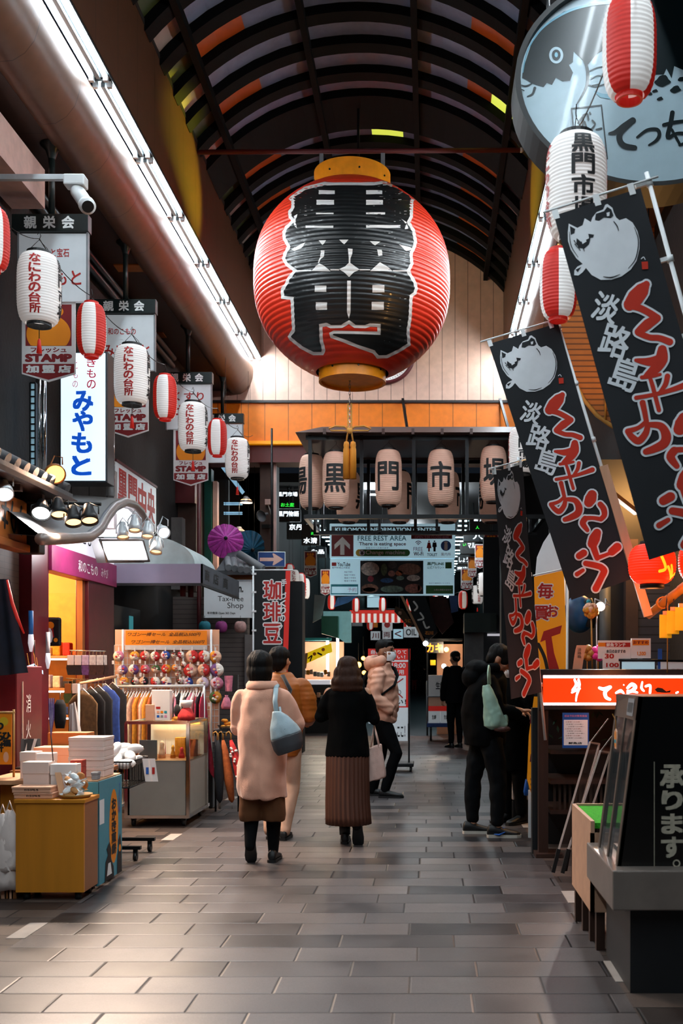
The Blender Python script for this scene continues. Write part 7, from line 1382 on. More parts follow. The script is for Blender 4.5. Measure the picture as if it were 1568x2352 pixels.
m.bx(a.x, b.x, 7.947, 7.951, a.z-0.022, a.z, 'sign_lit_white').bx(a.x, b.x, 7.947, 7.951, b.z, b.z+0.02, 'sign_lit_white')
def sp(x, y): q = W(1290+x/5.64, 1220+y/5.64, 7.95); return (q.x, q.z)
for P, wd in (([(165,1925),(185,1990),(140,2060)], [30,40,36]), ([(215,1925),(225,1980),(215,2050),(190,2130),(182,2200)], [30,36,36,26,20]), ([(130,2090),(180,2060),(235,2040)], [26,40,20]), ([(485,2030),(540,2045),(620,2020)], [36,46,44]), ([(625,2020),(560,2080),(570,2150),(620,2180)], [44,50,44,36]), ([(700,2095),(760,2070),(800,2100)], [26,46,20]), ([(850,2030),(905,1985),(950,2020),(900,2070),(850,2070)], [36,50,50,46,30]), ([(850,2095),(910,2075),(975,2090)], [30,36,26]), ([(1040,1955),(1030,2030),(1060,2070)], [22,34,24]), ([(1085,2010),(1140,2000),(1140,2095)], [30,34,30]), ([(798,1990),(802,1994)], [16,16]), ([(1480,2095),(1500,2085)], [24,24])): m.brush([sp(*q) for q in P], [w_/5.64*kq for w_ in wd], 'sign_lit_white', Mq, 0.002)
m.poly([sp(*q) for q in ((1200,2050),(1240,2025),(1300,2035),(1350,2075),(1410,2060),(1400,2090),(1330,2095),(1230,2085))], 'dark_wood', Mq, z=0.002); m.build('lit_face', t); lamp('light', (1.4, 7.7, 1.25), 4, (1, 0.25, 0.08), t, 0.2)
a, b = W(1291, 1637, 7.97), W(1352, 1718, 7.97); t = thing('menu_notice', 'white price notice with a blue border pinned under the red sign', 'notice', ((a.x+b.x)/2, 7.97, b.z)); m = MB().bx(a.x, b.x, 7.965, 7.975, b.z, a.z, 'blue_ink'); Mq = FR((a.x+b.x)/2, 7.965, (a.z+b.z)/2); w2, h2 = b.x-a.x, a.z-b.z; m.rect(0, -h2*0.06, w2*0.9, h2*0.72, 'sign_white', Mq, 0.001)
m.txt('感染予防対策実施店', 0, h2*0.41, w2*0.85, h2*0.06, 'pink_ink', Mq, 0.002)
for i in range(8): m.txt('お客様へのお願い', -w2*0.08+0.01*(i % 3), h2*(0.24-0.065*i), w2*(0.6+0.05*(i % 2)), h2*0.032, 'dark_grey' if i % 3 else 'maroon_ink', Mq, 0.002)
m.txt('鮮魚店', -w2*0.02, -h2*0.36, w2*0.5, h2*0.06, 'black_ink', Mq, 0.002, bold=0.03); m.build('sheet', t)
# things on the stall counter
def card(px0, px1, py0, py1, Y, bg, label, items=(), name='price_card'):
    a, b = W(px0, py0, Y), W(px1, py1, Y); t = thing(name, label, 'card', ((a.x+b.x)/2, Y, b.z)); m = MB().bx(a.x, b.x, Y, Y+0.012, b.z, a.z, bg); Mq = FR(0, Y, 0)
    for it in items:
        if it[0] == 'r': p, q = W(it[1], it[3], Y), W(it[2], it[4], Y); m.poly([(p.x, p.z), (q.x, p.z), (q.x, q.z), (p.x, q.z)], it[5], Mq, z=0.001)
        else: p, q = W(it[2], it[4], Y), W(it[3], it[5], Y); m.txt(it[1], (p.x+q.x)/2, (p.z+q.z)/2, q.x-p.x, p.z-q.z, it[6], Mq, 0.002, bold=0.03)
    m.build('sheet', t)
    MB().bx((a.x+b.x)/2-0.015, (a.x+b.x)/2+0.015, Y+0.012, Y+0.06, min(b.z, 1.43), max(b.z, 1.43)+0.03, 'grey_paint').build('holder', t)
    return t
card(1373, 1448, 1471, 1513, 8.25, 'card_white', 'wide white price card with an orange heading on the stall', [('r', 1373, 1390, 1476, 1485, 'orange_ink'), ('r', 1390, 1447, 1476, 1486, 'red_ink'), ('t', '鮮魚ランチ', 1392, 1436, 1477, 1485, 'white_ink'), ('t', '本日のおすすめ', 1392, 1436, 1492, 1500, 'dark_grey')])
card(1449, 1494, 1466, 1512, 8.25, 'card_white', 'small white menu card right of the wide price card', [('r', 1452, 1490, 1470, 1482, 'orange_ink'), ('t', 'おすすめ', 1454, 1488, 1472, 1479, 'maroon_ink'), ('t', '1,500', 1463, 1482, 1497, 1506, 'orange_ink')])
card(1384, 1423, 1500, 1543, 8.2, 'card_white', 'card with red numerals below the wide price card', [('t', '30', 1389, 1409, 1502, 1512, 'red_ink'), ('t', '100', 1392, 1420, 1523, 1532, 'red_ink'), ('r', 1384, 1423, 1537, 1543, 'red_ink')])
card(1428, 1503, 1520, 1545, 8.2, 'board_blue', 'pale lavender tray card at the centre of the stall counter'); card(1511, 1520, 1490, 1545, 8.22, 'blue_ink', 'blue upright card at the right of the stall counter'); card(1517, 1568, 1520, 1548, 8.2, 'sign_white', 'pale tray card at the right end of the stall counter', [('t', 'てっちり', 1520, 1560, 1536, 1543, 'pink_ink')])
t = thing('orange_paper', 'curled orange lettered paper sheet at the left of the stall counter', 'paper', W(1330, 1540, 8.15)); m = MB(); P0 = [W(1349, 1482, 8.15), W(1344, 1492, 8.15), W(1340, 1510, 8.15), W(1336, 1540, 8.15)]; P1 = [W(1324, 1482, 8.15), W(1321, 1492, 8.15), W(1318, 1510, 8.15), W(1314, 1540, 8.15)]
m.add(P1+P0, [(i, 4+i, 5+i, 1+i)[::-1] for i in range(3)], 'salmon_box'); m.col('淡路島', W(1330, 0, 8.15).x, W(0, 1488, 8.15).z, W(0, 1512, 8.15).z, 0.03, 'black_ink', FR(0, 8.148, 0), 0.003); m.build('sheet', t)
for px, c_, lab in ((1348, 'bamboo', 'tan cloth pouch hanging behind the curled orange paper'), (1373, 'pink_ink', 'bright pink flower charm beside the wide price card')):
    p = W(px, 1500, 8.3); t = thing('charm', lab, 'charm', p); m = MB()
    for k in range(5): m.sph(p+V3((0.03*math.cos(k*1.256), 0, 0.04*math.sin(k*1.256))), 0.03, c_ if c_ != 'pink_ink' else mat('hot_pink', 'e83898', 0.6), 8)
    m.build('charm', t); MB().cyl(p, (p.x, 8.3, 1.43), 0.004, 'rope', n=5).build('stem', t)
p = W(1357, 1402, 8.5); t = thing('paper_pompom', 'orange paper pompom on a stick above the food stall', 'pompom', (p.x, 8.5, 1.43)); m = MB()
for k in range(40): u = rnd.uniform(0, 6.28); v = rnd.uniform(-1, 1); r_ = math.sqrt(1-v*v); m.sph(p+V3((math.cos(u)*r_, math.sin(u)*r_, v))*0.045, 0.025, cloths[4] if v < 0.1 else 'salmon_box', 6)
m.sph(p+V3((-0.02, 0, 0.07)), 0.02, 'teal_ink', 8); m.build('pompom_head', t); MB().cyl(p, (p.x+0.01, 8.5, 1.43), 0.007, 'bamboo', n=6).build('stick', t); MB().cyl((p.x+0.045, 8.5, p.z-0.02), (p.x+0.045, 8.5, 1.43), 0.005, 'white_plastic', n=6).build('stick', t)
spot(W(1378, 1392, 8.6), (1.2, 6.5, 1.6), 'white_metal', 'cool_glow', 'small bright white lamp above the food stall', 0.04, 'stall_lamp', e=50, col=(1, 0.95, 0.9), rail=W(1400, 1391, 8.7))
MB().cyl(W(1420, 1516, 8.2), W(1575, 1518, 8.2), 0.010, 'black_metal', n=8).build('counter_rail', label='black rail across the back of the stall counter', cat='rail')
c = W(1330, 1410, 9.2); t = thing('blue_float', 'round dark blue drum hanging behind the yellow banner', 'drum', c); MB().sph(c, (0.14, 0.1, 0.17), mat('float_blue', '0e4a78', 0.4, var=0.4, vscale=6), 20).build('body', t); MB().tube([c+V3((0.06, -0.09, 0.12)), c+V3((0.11, -0.07, 0.0)), c+V3((0.08, -0.08, -0.12))], 0.04, 'black_paint', 8).build('strap', t); MB().cyl(c+V3((0, 0, 0.16)), c+V3((0, 0, 1.0)), 0.005, 'black_metal', n=6).build('cord', t)
# yellow banners
mat('banner_yellow', 'f89a10', 0.6, emit=0.12, var=0.08, vscale=4)
Yb = 9.0; t = thing('yellow_banner', 'yellow and red sale banner with brush lettering above the food stall', 'banner', W(1265, 1540, Yb)); m = MB(); Mq = FR(0, Yb, 0); wp = lambda x, y: (W(x, y, Yb).x, W(x, y, Yb).z)
m.poly([wp(1226, 1325), wp(1294, 1310), wp(1304, 1545), wp(1232, 1545)], 'banner_yellow', Mq, d=0.004)
for ch_, x, y, s_ in (('毎', 1252, 1357, 36), ('買', 1243, 1408, 34), ('お', 1268, 1403, 28)): q = wp(x, y); m.txt(ch_, q[0], q[1], s_*Yb/FPX, s_*Yb/FPX, 'white_ink', Mq, 0.001, bold=0.05); m.txt(ch_, q[0], q[1], s_*Yb/FPX*0.94, s_*Yb/FPX*0.94, 'red_ink', Mq, 0.003, bold=0.025)
P = [(1248,1450),(1290,1436),(1286,1455),(1266,1462),(1272,1500),(1286,1545),(1262,1545),(1256,1510),(1252,1470),(1240,1475)]; m.poly([wp(*q) for q in P], 'red_ink', Mq, z=0.003); m.brush([wp(1236, 1480), wp(1250, 1510), wp(1258, 1545)], 0.03, 'black_ink', Mq, 0.002); m.build('cloth', t); MB().cyl((W(1300, 0, Yb).x, Yb, 0.05), (W(1303, 0, Yb).x, Yb, W(0, 1300, Yb).z), 0.011, 'white_plastic', n=10).build('pole', t); MB().cyl((W(1224, 0, Yb).x, Yb, W(0, 1322, Yb).z), (W(1300, 0, Yb).x, Yb, W(0, 1306, Yb).z), 0.007, 'white_plastic', n=8).build('top_bar', t); MB().cyl((W(1300, 0, Yb).x, Yb, 0), (W(1300, 0, Yb).x, Yb, 0.06), 0.13, 'white_plastic', n=18).build('base', t)
Yb = 8.62; t = thing('yellow_banner', 'lower yellow banner strip with red bands hanging beside the stall post', 'banner', W(1222, 1850, Yb)); m = MB(); Mq = FR(0, Yb, 0); m.poly([wp(1226, 1600), wp(1246, 1600), wp(1234, 1855), wp(1226, 1845), wp(1210, 1790), wp(1214, 1690)], 'banner_yellow', Mq, d=0.004)
for y in (1640, 1728): m.poly([wp(1218, y+4), wp(1244, y), wp(1244, y+18), wp(1216, y+22)], 'maroon_ink', Mq, z=0.002)
for y in (1790, 1802, 1814): m.txt('特売', *wp(1224, y), 0.05, 0.02, 'maroon_ink', Mq, 0.002)
m.build('cloth', t); MB().cyl((W(1246, 0, Yb).x, Yb, 0.02), (W(1246, 0, Yb).x, Yb, W(0, 1590, Yb).z), 0.010, 'white_plastic', n=8).build('pole', t)
Yb = 9.6; t = thing('white_banner', 'white pointed banner behind the middle black flag', 'banner', W(1262, 1330, Yb)); m = MB(); Mq = FR(0, Yb, 0); m.poly([wp(1229, 1325), wp(1233, 1280), wp(1248, 1245), wp(1268, 1215), wp(1290, 1240), wp(1300, 1325)], 'sign_white', Mq, d=0.02); m.build('cloth', t); MB().cyl((W(1296, 0, Yb).x, Yb, 0.0), (W(1296, 0, Yb).x, Yb, W(0, 1240, Yb).z), 0.01, 'white_plastic', n=8).build('pole', t)
# goods on the ground behind the shoppers
carton(W(1176, 0, 9.7).x, W(1215, 0, 9.7).x, 9.7, 9.95, 0.22, 0.52, 'kraft_white', 'pale carton on the dark crate behind the standing couple', 'carton', False); MB().bx(W(1176, 0, 9.7).x, W(1216, 0, 9.7).x, 9.7, 10.0, 0, 0.21, 'black_paint', 0.01).build('crate', label='dark crate on the floor behind the standing couple', cat='crate')
p = W(1208, 1810, 9.4); MB().lathe([(0, -0.07), (0.02, -0.065), (0.026, -0.03), (0.02, 0.01), (0.008, 0.08), (0, 0.08)], 'blue_ink', p, 10).build('blue_bottle', label='blue spray bottle hanging beside the yellow banner strip', cat='bottle'); a = W(1216, 1880, 8.75); MB().bx(a.x-0.012, a.x+0.012, 8.74, 8.76, 0.02, 0.42, 'white_plastic').build('white_stake', label='white plastic stake standing beside the stall post', cat='stake')
# ------------------------------------------------------------------ people
from mathutils import noise
mat('skin', 'c08a6c', 0.55, var=0.06); mat('skin_dark', '9a6a50', 0.55, var=0.06); mat('hair_black', '060505', 0.65, spec=0.2, bump=0.5, bscale=90, stretch=(1, 1, 0.08)); mat('hair_brown', '2e180d', 0.65, spec=0.2, bump=0.5, bscale=90, stretch=(1, 1, 0.08))
mat('wool_pink', 'dca288', 0.92, var=0.06, sheen=0.4, bump=0.25, bscale=180); mat('wool_black', '040506', 0.95, bump=0.2, bscale=180, spec=0.08); mat('puffer_pink', 'e0a68c', 0.6, var=0.05); mat('puffer_brown', 'a85a14', 0.55, var=0.1); mat('nylon_black', '050608', 0.8, var=0.1, spec=0.1)
mat('culotte', '5a3414', 0.85, var=0.15); mat('rust_skirt', '46210d', 0.7, var=0.12, vscale=4); mat('tights', '0a0b0d', 0.85, spec=0.15); mat('jeans_dark', '0f1114', 0.9, var=0.2, vscale=12, spec=0.15); mat('beige_cloth', 'c8a088', 0.8); mat('shoe_black', '101113', 0.5); mat('sole_white', 'd8d0c4', 0.6); mat('mask_white', 'eef0f2', 0.7, bump=0.2)
mat('bag_blue', '9cb0b8', 0.5, bump=0.2, bscale=200); mat('bag_grey', '3c3e42', 0.5); mat('canvas', 'd0b0a4', 0.8, bump=0.3, bscale=150); mat('green_film', 'b4dcc8', 0.3, alpha=0.85, var=0.1); mat('eye_dark', '0c0a0a', 0.2)
def column(mb, rows, m, n=28, pleat=0.0, np_=0):
    mb.loft([[V3((cx+math.cos(u)*rx*(1+pleat*math.cos(np_*u)), cy+math.sin(u)*ry*(1+pleat*math.cos(np_*u)), z)) for u in [2*PI*j/n for j in range(n)]] for cx, cy, z, rx, ry in rows], m)
def limb(mb, pts, rs, m, n=14):
    mb.tube(pts, rs, m, n)
    for p, r in zip(pts, rs): mb.sph(p, r if not isinstance(r, tuple) else max(r), m, 12)
def head_mesh(mb, M_, s, m):
    mb.sph((0, -0.01, 0.02), (0.076*s, 0.094*s, 0.098*s), m, 20, M_); mb.sph((0, 0.022, -0.045), (0.06*s, 0.068*s, 0.07*s), m, 18, M_); mb.sph((0, 0.04*s, -0.085*s), (0.034*s, 0.036*s, 0.026*s), m, 12, M_)
    mb.tube([(0, 0.085*s, 0.02*s), (0, 0.104*s, -0.012*s), (0, 0.108*s, -0.022*s), (0, 0.088*s, -0.034*s)], [0.009*s, 0.012*s, 0.014*s, 0.009*s], m, 10, M=M_)
    for e in (-1, 1): mb.sph((e*0.076*s, -0.008*s, -0.008*s), (0.011*s, 0.022*s, 0.034*s), m, 10, M_); mb.sph((e*0.03*s, 0.078*s, 0.034*s), (0.022*s, 0.012*s, 0.008*s), m, 10, M_); mb.sph((e*0.042*s, 0.062*s, -0.022*s), (0.024*s, 0.024*s, 0.02*s), m, 10, M_)
    mb.sph((0, 0.087*s, -0.062*s), (0.024*s, 0.012*s, 0.008*s), m, 10, M_)
def hand(mb, wr, d, nrm, s, m, side=1, curl=0.7):
    d = V3(d).normalized(); n_ = V3(nrm); n_ = (n_-d*n_.dot(d)).normalized(); a = d.cross(n_)*side; wr = V3(wr)
    R_ = Matrix((a, d, n_)).transposed().to_4x4(); M_ = TR(wr) @ R_
    mb.sph((0, 0.045*s, 0), (0.038*s, 0.05*s, 0.016*s), m, 12, M_)
    for k, (x, L) in enumerate(((-0.028, 0.066), (-0.009, 0.076), (0.010, 0.070), (0.028, 0.054))):
        p = [V3((x*s, 0.075*s, 0))]; ang = 0.15
        for q in (0.42, 0.33, 0.25): ang += curl*0.75; p.append(p[-1]+V3((0, math.cos(ang), -math.sin(ang)))*L*q*s)
        mb.tube(p, [0.0095*s, 0.009*s, 0.0085*s, 0.007*s], m, 8, M=M_); mb.sph(p[-1], 0.0072*s, m, 8, M_)
    p = [V3((-0.028*s, 0.02*s, -0.004)), V3((-0.052*s, 0.045*s, -0.012*s)), V3((-0.05*s, 0.07*s, -0.026*s))]; mb.tube(p, [0.013*s, 0.0105*s, 0.008*s], m, 8, M=M_); mb.sph(p[-1], 0.0085*s, m, 8, M_)
def folds(f, a, seed=0.0, zs=0.5):
    return lambda c: a*(noise.noise(V3((c.x*f+seed, c.y*f, c.z*f*zs)))+0.5*noise.noise(V3((c.x*f*2.2, c.y*f*2.2+seed, c.z*f*1.6))))
def rings_disp(per, a, f, b): return lambda c: a*abs(math.sin(PI*c.z/per))+b*noise.noise(c*f)
def person(label, loc, heading, H, spine, legs, arms, head, skin='skin', vox=0.008, curl=0.7):
    """the whole figure under the clothes: pelvis, chest, neck and head points, two legs, two arms, hands with fingers"""
    t = thing('person', label, 'person', (0, 0, 0)); s = H/1.68; b = MB(); pel, che, nek, hd = [V3(p) for p in spine]
    b.loft([[p+V3((math.cos(u)*rx*s, math.sin(u)*ry*s, 0)) for u in [2*PI*j/20 for j in range(20)]] for p, rx, ry in ((pel-V3((0, 0, 0.07)), 0.09, 0.07), (pel, 0.14, 0.095), (pel.lerp(che, 0.45), 0.118, 0.085), (che, 0.145, 0.095), (che.lerp(nek, 0.6), 0.14, 0.08), (nek, 0.06, 0.05))], skin)
    limb(b, [nek-V3((0, 0, 0.03)), nek, hd-V3((0, 0, 0.06*s))], [0.055*s, 0.05*s, 0.048*s], skin)
    yaw, pit, rol = head; Mh = TR(hd) @ RZ(yaw) @ RX(pit) @ RY(rol); head_mesh(b, Mh, s*1.05, skin)
    for hip, kn, an, toe in legs:
        hip, kn, an, toe = [V3(p) for p in (hip, kn, an, toe)]; limb(b, [hip, hip.lerp(kn, 0.5), kn, kn.lerp(an, 0.35), an], [0.082*s, 0.068*s, 0.05*s, 0.05*s, 0.034*s], skin); b.sph(an, 0.034*s, skin, 12)
    for i, (sh, el_, wr, hdir, hn) in enumerate(arms):
        sh, el_, wr = [V3(p) for p in (sh, el_, wr)]; limb(b, [sh, sh.lerp(el_, 0.5), el_, el_.lerp(wr, 0.4), wr], [0.045*s, 0.042*s, 0.034*s, 0.034*s, 0.024*s], skin); hand(b, wr, hdir, hn, s, skin, 1 if i else -1, curl)
    o = resurf(b, 'body', t, vox, 3); e = MB()
    for q in (-1, 1): MB().sph((q*0.031*s, 0.083*s, 0.014*s), (0.013*s, 0.008*s, 0.007*s), 'eye_dark', 10, Mh).build('eye', o); MB().tube([(q*0.014*s, 0.094*s, 0.036*s), (q*0.032*s, 0.092*s, 0.042*s), (q*0.05*s, 0.078*s, 0.036*s)], 0.004*s, 'hair_black', 6, M=Mh).build('eyebrow', o)
    t['_h'] = heading; return t, Mh, s
def place(t, loc, heading):
    t.location = loc; t.rotation_euler = (0, 0, heading); del t['_h']
def shoe(t, an, toe, m='shoe_black', sole='shoe_black', s=1.0, nm='shoe', acc=None, up=None):
    an, toe = V3(an), V3(toe); d = (toe-an); L = d.length; d = d/L; upv = V3(up) if up else V3((0, 0, 1)); sd = d.cross(upv).normalized(); u2 = sd.cross(d).normalized()
    def P(x, y, z): return an+sd*x+d*y+u2*z
    b = MB(); R_ = []
    for y, w1, h1, z0 in ((-0.06, 0.024, 0.05, 0.0), (-0.045, 0.034, 0.085, 0.0), (0.0, 0.037, 0.092, 0.0), (0.06, 0.040, 0.062, 0.0), (0.12, 0.046, 0.045, 0.0), (0.165, 0.042, 0.036, 0.0), (0.195, 0.02, 0.022, 0.0)):
        R_.append([P(math.cos(u)*w1*s, y*s, max(0.0, 0.012+h1*0.5+math.sin(u)*h1*0.5)*s) for u in [2*PI*j/16 for j in range(16)]])
    b.loft(R_, m); b2 = resurf(b, nm, t, 0.007, 4); so = MB(); q = [(-0.062, 0.02), (-0.05, 0.034), (0.0, 0.036), (0.06, 0.041), (0.12, 0.048), (0.165, 0.044), (0.2, 0.02)]; o = [(w1, y) for y, w1 in q]+[(-w1, y) for y, w1 in reversed(q)]
    n = len(o); so.add([P(x*s, y*s, -0.002) for x, y in o]+[P(x*s, y*s, 0.022*s) for x, y in o], [tuple(range(n))[::-1], tuple(range(n, 2*n))]+[(i, (i+1) % n, n+(i+1) % n, n+i) for i in range(n)], sole); so.build('sole', b2)
    if acc: c = MB(); c.tube([P(0.046*s, -0.01*s, 0.03*s), P(0.047*s, 0.03*s, 0.024*s), P(0.044*s, 0.075*s, 0.045*s)], [0.003, 0.010, 0.004], acc, 6); c.tube([P(0.02*s, 0.06*s, 0.07*s), P(-0.02*s, 0.075*s, 0.066*s), P(0.02*s, 0.09*s, 0.056*s), P(-0.02*s, 0.105*s, 0.052*s)], 0.006, acc, 6); c.build('laces', b2)
def cloth(t, nm, fill, vox=0.011, it=5, disp=None): b = MB(); fill(b); return resurf(b, nm, t, vox, it, disp)
def hairdo(t, Mh, s, m, parts, nm='hair'):
    b = MB()
    for c, r in parts: b.sph([x*s for x in c], [x*s for x in r], m, 20, Mh)
    o = resurf(b, nm, t, 0.008, 14, lambda c: 0.006*noise.noise(V3((c.x*45, c.y*45, c.z*5)))); return o

# --- woman in the pink coat
Y = 7.66; k = Y/FPX; zz = lambda py: EYE+(VY-py)*k
legs = [((-0.08, 0, 0.78), (-0.085, 0.06, 0.44), (-0.09, -0.02, 0.135), (-0.095, 0.05, 0.02)), ((0.075, 0, 0.78), (0.07, 0.08, 0.42), (0.06, 0.12, 0.075), (0.065, 0.26, 0.03))]
arms = [((-0.14, 0, 1.23), (-0.18, 0.06, 1.0), (-0.08, 0.27, 1.05), (0.4, 1, 0.1), (0, 0, 1)), ((0.14, 0, 1.23), (0.23, 0.05, 1.02), (0.13, 0.28, 1.06), (-0.4, 1, 0.1), (0, 0, 1))]
t, Mh, s = person('woman in a long pink coat walking away with a blue grey shoulder bag', 0, 0, 1.57, [(0, 0, 0.82), (0, 0, 1.12), (-0.01, 0.01, 1.30), (-0.025, 0.02, 1.445)], legs, arms, (0.05, -0.1, 0))
def f(b):
    column(b, [(0.0, 0, 0.49, 0.176, 0.15), (0.0, 0, 0.60, 0.18, 0.155), (0, 0, 0.80, 0.184, 0.155), (0, 0, 1.0, 0.19, 0.15), (0.003, 0, 1.15, 0.188, 0.14), (0.004, 0, 1.22, 0.182, 0.125), (0.003, 0, 1.275, 0.145, 0.105), (0, 0, 1.32, 0.09, 0.08)], 'wool_pink')
    limb(b, [(-0.15, 0, 1.225), (-0.178, 0.02, 1.13), (-0.182, 0.05, 1.0), (-0.13, 0.18, 1.02), (-0.09, 0.25, 1.05)], [0.055, 0.06, 0.058, 0.055, 0.05], 'wool_pink'); limb(b, [(0.15, 0, 1.225), (0.195, 0.01, 1.13), (0.235, 0.04, 1.03), (0.19, 0.18, 1.03), (0.14, 0.25, 1.06)], [0.055, 0.06, 0.058, 0.055, 0.05], 'wool_pink')
coat = cloth(t, 'coat', f, 0.010, 4, lambda c: folds(6, 0.024, 3.1, 0.7)(c)-0.006*math.exp(-(c.x/0.012)**2)*(1 if c.y < 0 and c.z < 1.2 else 0))
def f(b):
    for j in range(22): u = 2*PI*j/22; v = 2*PI*(j+1)/22; b.tube([(math.cos(u)*0.098, math.sin(u)*0.085, 1.325), (math.cos(v)*0.098, math.sin(v)*0.085, 1.325)], [(0.024, 0.013)]*2, 'wool_pink', 10)
    for j in range(11, 22): u = 2*PI*j/22; v = 2*PI*(j+1)/22; b.tube([(math.cos(u)*0.112, math.sin(u)*0.10, 1.305), (math.cos(v)*0.112, math.sin(v)*0.10, 1.305)], [(0.026, 0.012)]*2, 'wool_pink', 10)
cloth(t, 'collar', f, 0.009, 4)
def f(b):
    for x in (-0.085, 0.08): column(b, [(x, 0.03, 0.315, 0.085, 0.10), (x, 0.03, 0.36, 0.092, 0.11), (x*0.95, 0.02, 0.50, 0.09, 0.11), (x*0.6, 0, 0.75, 0.10, 0.11)], 'culotte')
cloth(t, 'culottes', f, 0.01, 4, folds(9, 0.012, 1, 0.3))
def f(b):
    for L in legs: limb(b, [L[1], V3(L[1]).lerp(V3(L[2]), 0.4), L[2]], [0.056, 0.056, 0.039], 'tights')
cloth(t, 'tights', f, 0.008); shoe(t, (-0.092, -0.01, 0.155), (-0.095, 0.06, 0.015), s=0.92, up=(0, 1, 0.25)); shoe(t, (0.06, 0.10, 0.0), (0.068, 0.28, 0.0), s=0.95)
hairdo(t, Mh, s, 'hair_black', [((0, -0.015, 0.035), (0.104, 0.115, 0.102)), ((0, -0.03, -0.04), (0.104, 0.092, 0.09)), ((0, -0.045, -0.095), (0.085, 0.055, 0.05)), ((-0.06, 0.0, -0.03), (0.036, 0.065, 0.09)), ((0.065, 0.0, -0.04), (0.036, 0.065, 0.095))])
P1 = W(603, 1540, Y); place(t, (P1.x, Y, 0), 0.0)
# shoulder bag
def wl_(x, y, z): return V3((P1.x+x, Y+y, z))
t = thing('shoulder_bag', 'blue grey shoulder bag with a dark base on the pink coat', 'bag', wl_(0.22, -0.1, 0.83)); b = MB(); cs = [(0.13, 1.13, 0.03, 0.02), (0.15, 1.10, 0.055, 0.035), (0.175, 1.02, 0.095, 0.06), (0.195, 0.95, 0.11, 0.07)]
b.loft([[wl_(x+math.cos(u)*rx+0.02*(1.13-z), -0.19+math.sin(u)*ry, z+(1.13-z)*1.9*math.cos(u)*rx) for u in [2*PI*j/24 for j in range(24)]] for x, z, rx, ry in cs], 'bag_blue'); resurf(b, 'upper_body', t, 0.008, 5, folds(12, 0.006))
b = MB(); b.loft([[wl_(x+math.cos(u)*rx, -0.19+math.sin(u)*ry, z+0.34*math.cos(u)*rx) for u in [2*PI*j/24 for j in range(24)]] for x, z, rx, ry in ((0.197, 0.955, 0.112, 0.072), (0.215, 0.88, 0.106, 0.068), (0.225, 0.835, 0.085, 0.055))], 'bag_grey'); resurf(b, 'base', t, 0.008, 5)
MB().tube([wl_(0.115, -0.12, 1.29), wl_(0.115, -0.165, 1.2), wl_(0.13, -0.18, 1.10)], 0.009, 'bag_blue', 8, flat=2.0).tube([wl_(0.115, -0.12, 1.29), wl_(0.11, -0.03, 1.315), wl_(0.11, 0.06, 1.27)], 0.009, 'bag_blue', 8, flat=2.0).build('strap', t); MB().tube([wl_(0.15, -0.175, 1.16), wl_(0.17, -0.19, 1.06), wl_(0.2, -0.25, 1.0)], 0.008, 'bag_blue', 8).build('second_strap', t); MB().sph(wl_(0.155, -0.19, 1.115), 0.012, 'lantern_gold', 8).build('buckle', t)

# --- man in the brown puffer jacket, half hidden
Y = 8.85; legs = [((-0.08, 0, 0.82), (-0.09, 0.04, 0.45), (-0.09, -0.02, 0.07), (-0.09, 0.15, 0.02)), ((0.08, 0, 0.82), (0.07, 0.05, 0.45), (0.03, -0.08, 0.08), (0.04, 0.08, 0.03))]
arms = [((-0.17, 0, 1.30), (-0.25, 0.0, 1.03), (-0.20, 0.22, 0.98), (0.2, 1, 0), (0, 0, 1)), ((0.17, 0, 1.30), (0.24, 0.02, 1.05), (0.2, 0.22, 0.98), (-0.2, 1, 0), (0, 0, 1))]
t, Mh, s = person('person in a rust brown quilted jacket walking behind the pink coat', 0, 0, 1.65, [(0, 0, 0.86), (0, 0, 1.16), (0, 0.01, 1.36), (-0.02, 0.03, 1.505)], legs, arms, (-0.35, 0.05, 0))
def f(b):
    column(b, [(0, 0, 0.70, 0.15, 0.12), (0, 0, 0.78, 0.175, 0.14), (0, 0, 1.0, 0.18, 0.145), (0, 0, 1.2, 0.19, 0.14), (0, 0, 1.30, 0.18, 0.12), (0, 0, 1.37, 0.10, 0.09), (0, 0.01, 1.40, 0.075, 0.075)], 'puffer_brown')
    for q in (-1, 1): limb(b, [(q*0.17, 0, 1.29), (q*0.215, 0, 1.18), (q*0.235, 0.02, 1.04), (q*0.2, 0.2, 0.99)], [0.07, 0.072, 0.068, 0.055], 'puffer_brown')
cloth(t, 'puffer_jacket', f, 0.010, 4, rings_disp(0.04, 0.003, 9, 0.012))
def f(b):
    for L in legs: limb(b, [V3(L[0])-V3((0, 0, 0.02)), L[1], L[2]], [0.095, 0.075, 0.06], 'beige_cloth')
cloth(t, 'trousers', f, 0.010, 4, folds(9, 0.008))
for L in legs: shoe(t, (L[2][0], L[2][1], 0.0), (L[3][0], L[3][1]+0.02, 0.0))
MB().tube([(0.02, -0.10, 1.38), (0.09, -0.145, 1.26), (0.05, -0.155, 1.1), (-0.05, -0.15, 0.95)], 0.012, 'black_cloth', 8, flat=2).build('strap', t)
hairdo(t, Mh, s, 'hair_black', [((0, -0.012, 0.045), (0.09, 0.104, 0.085)), ((0, -0.045, -0.01), (0.082, 0.07, 0.07)), ((0, -0.055, -0.055), (0.062, 0.045, 0.04))])
P2 = W(647, 1540, Y); place(t, (P2.x, Y, 0), 0.0)

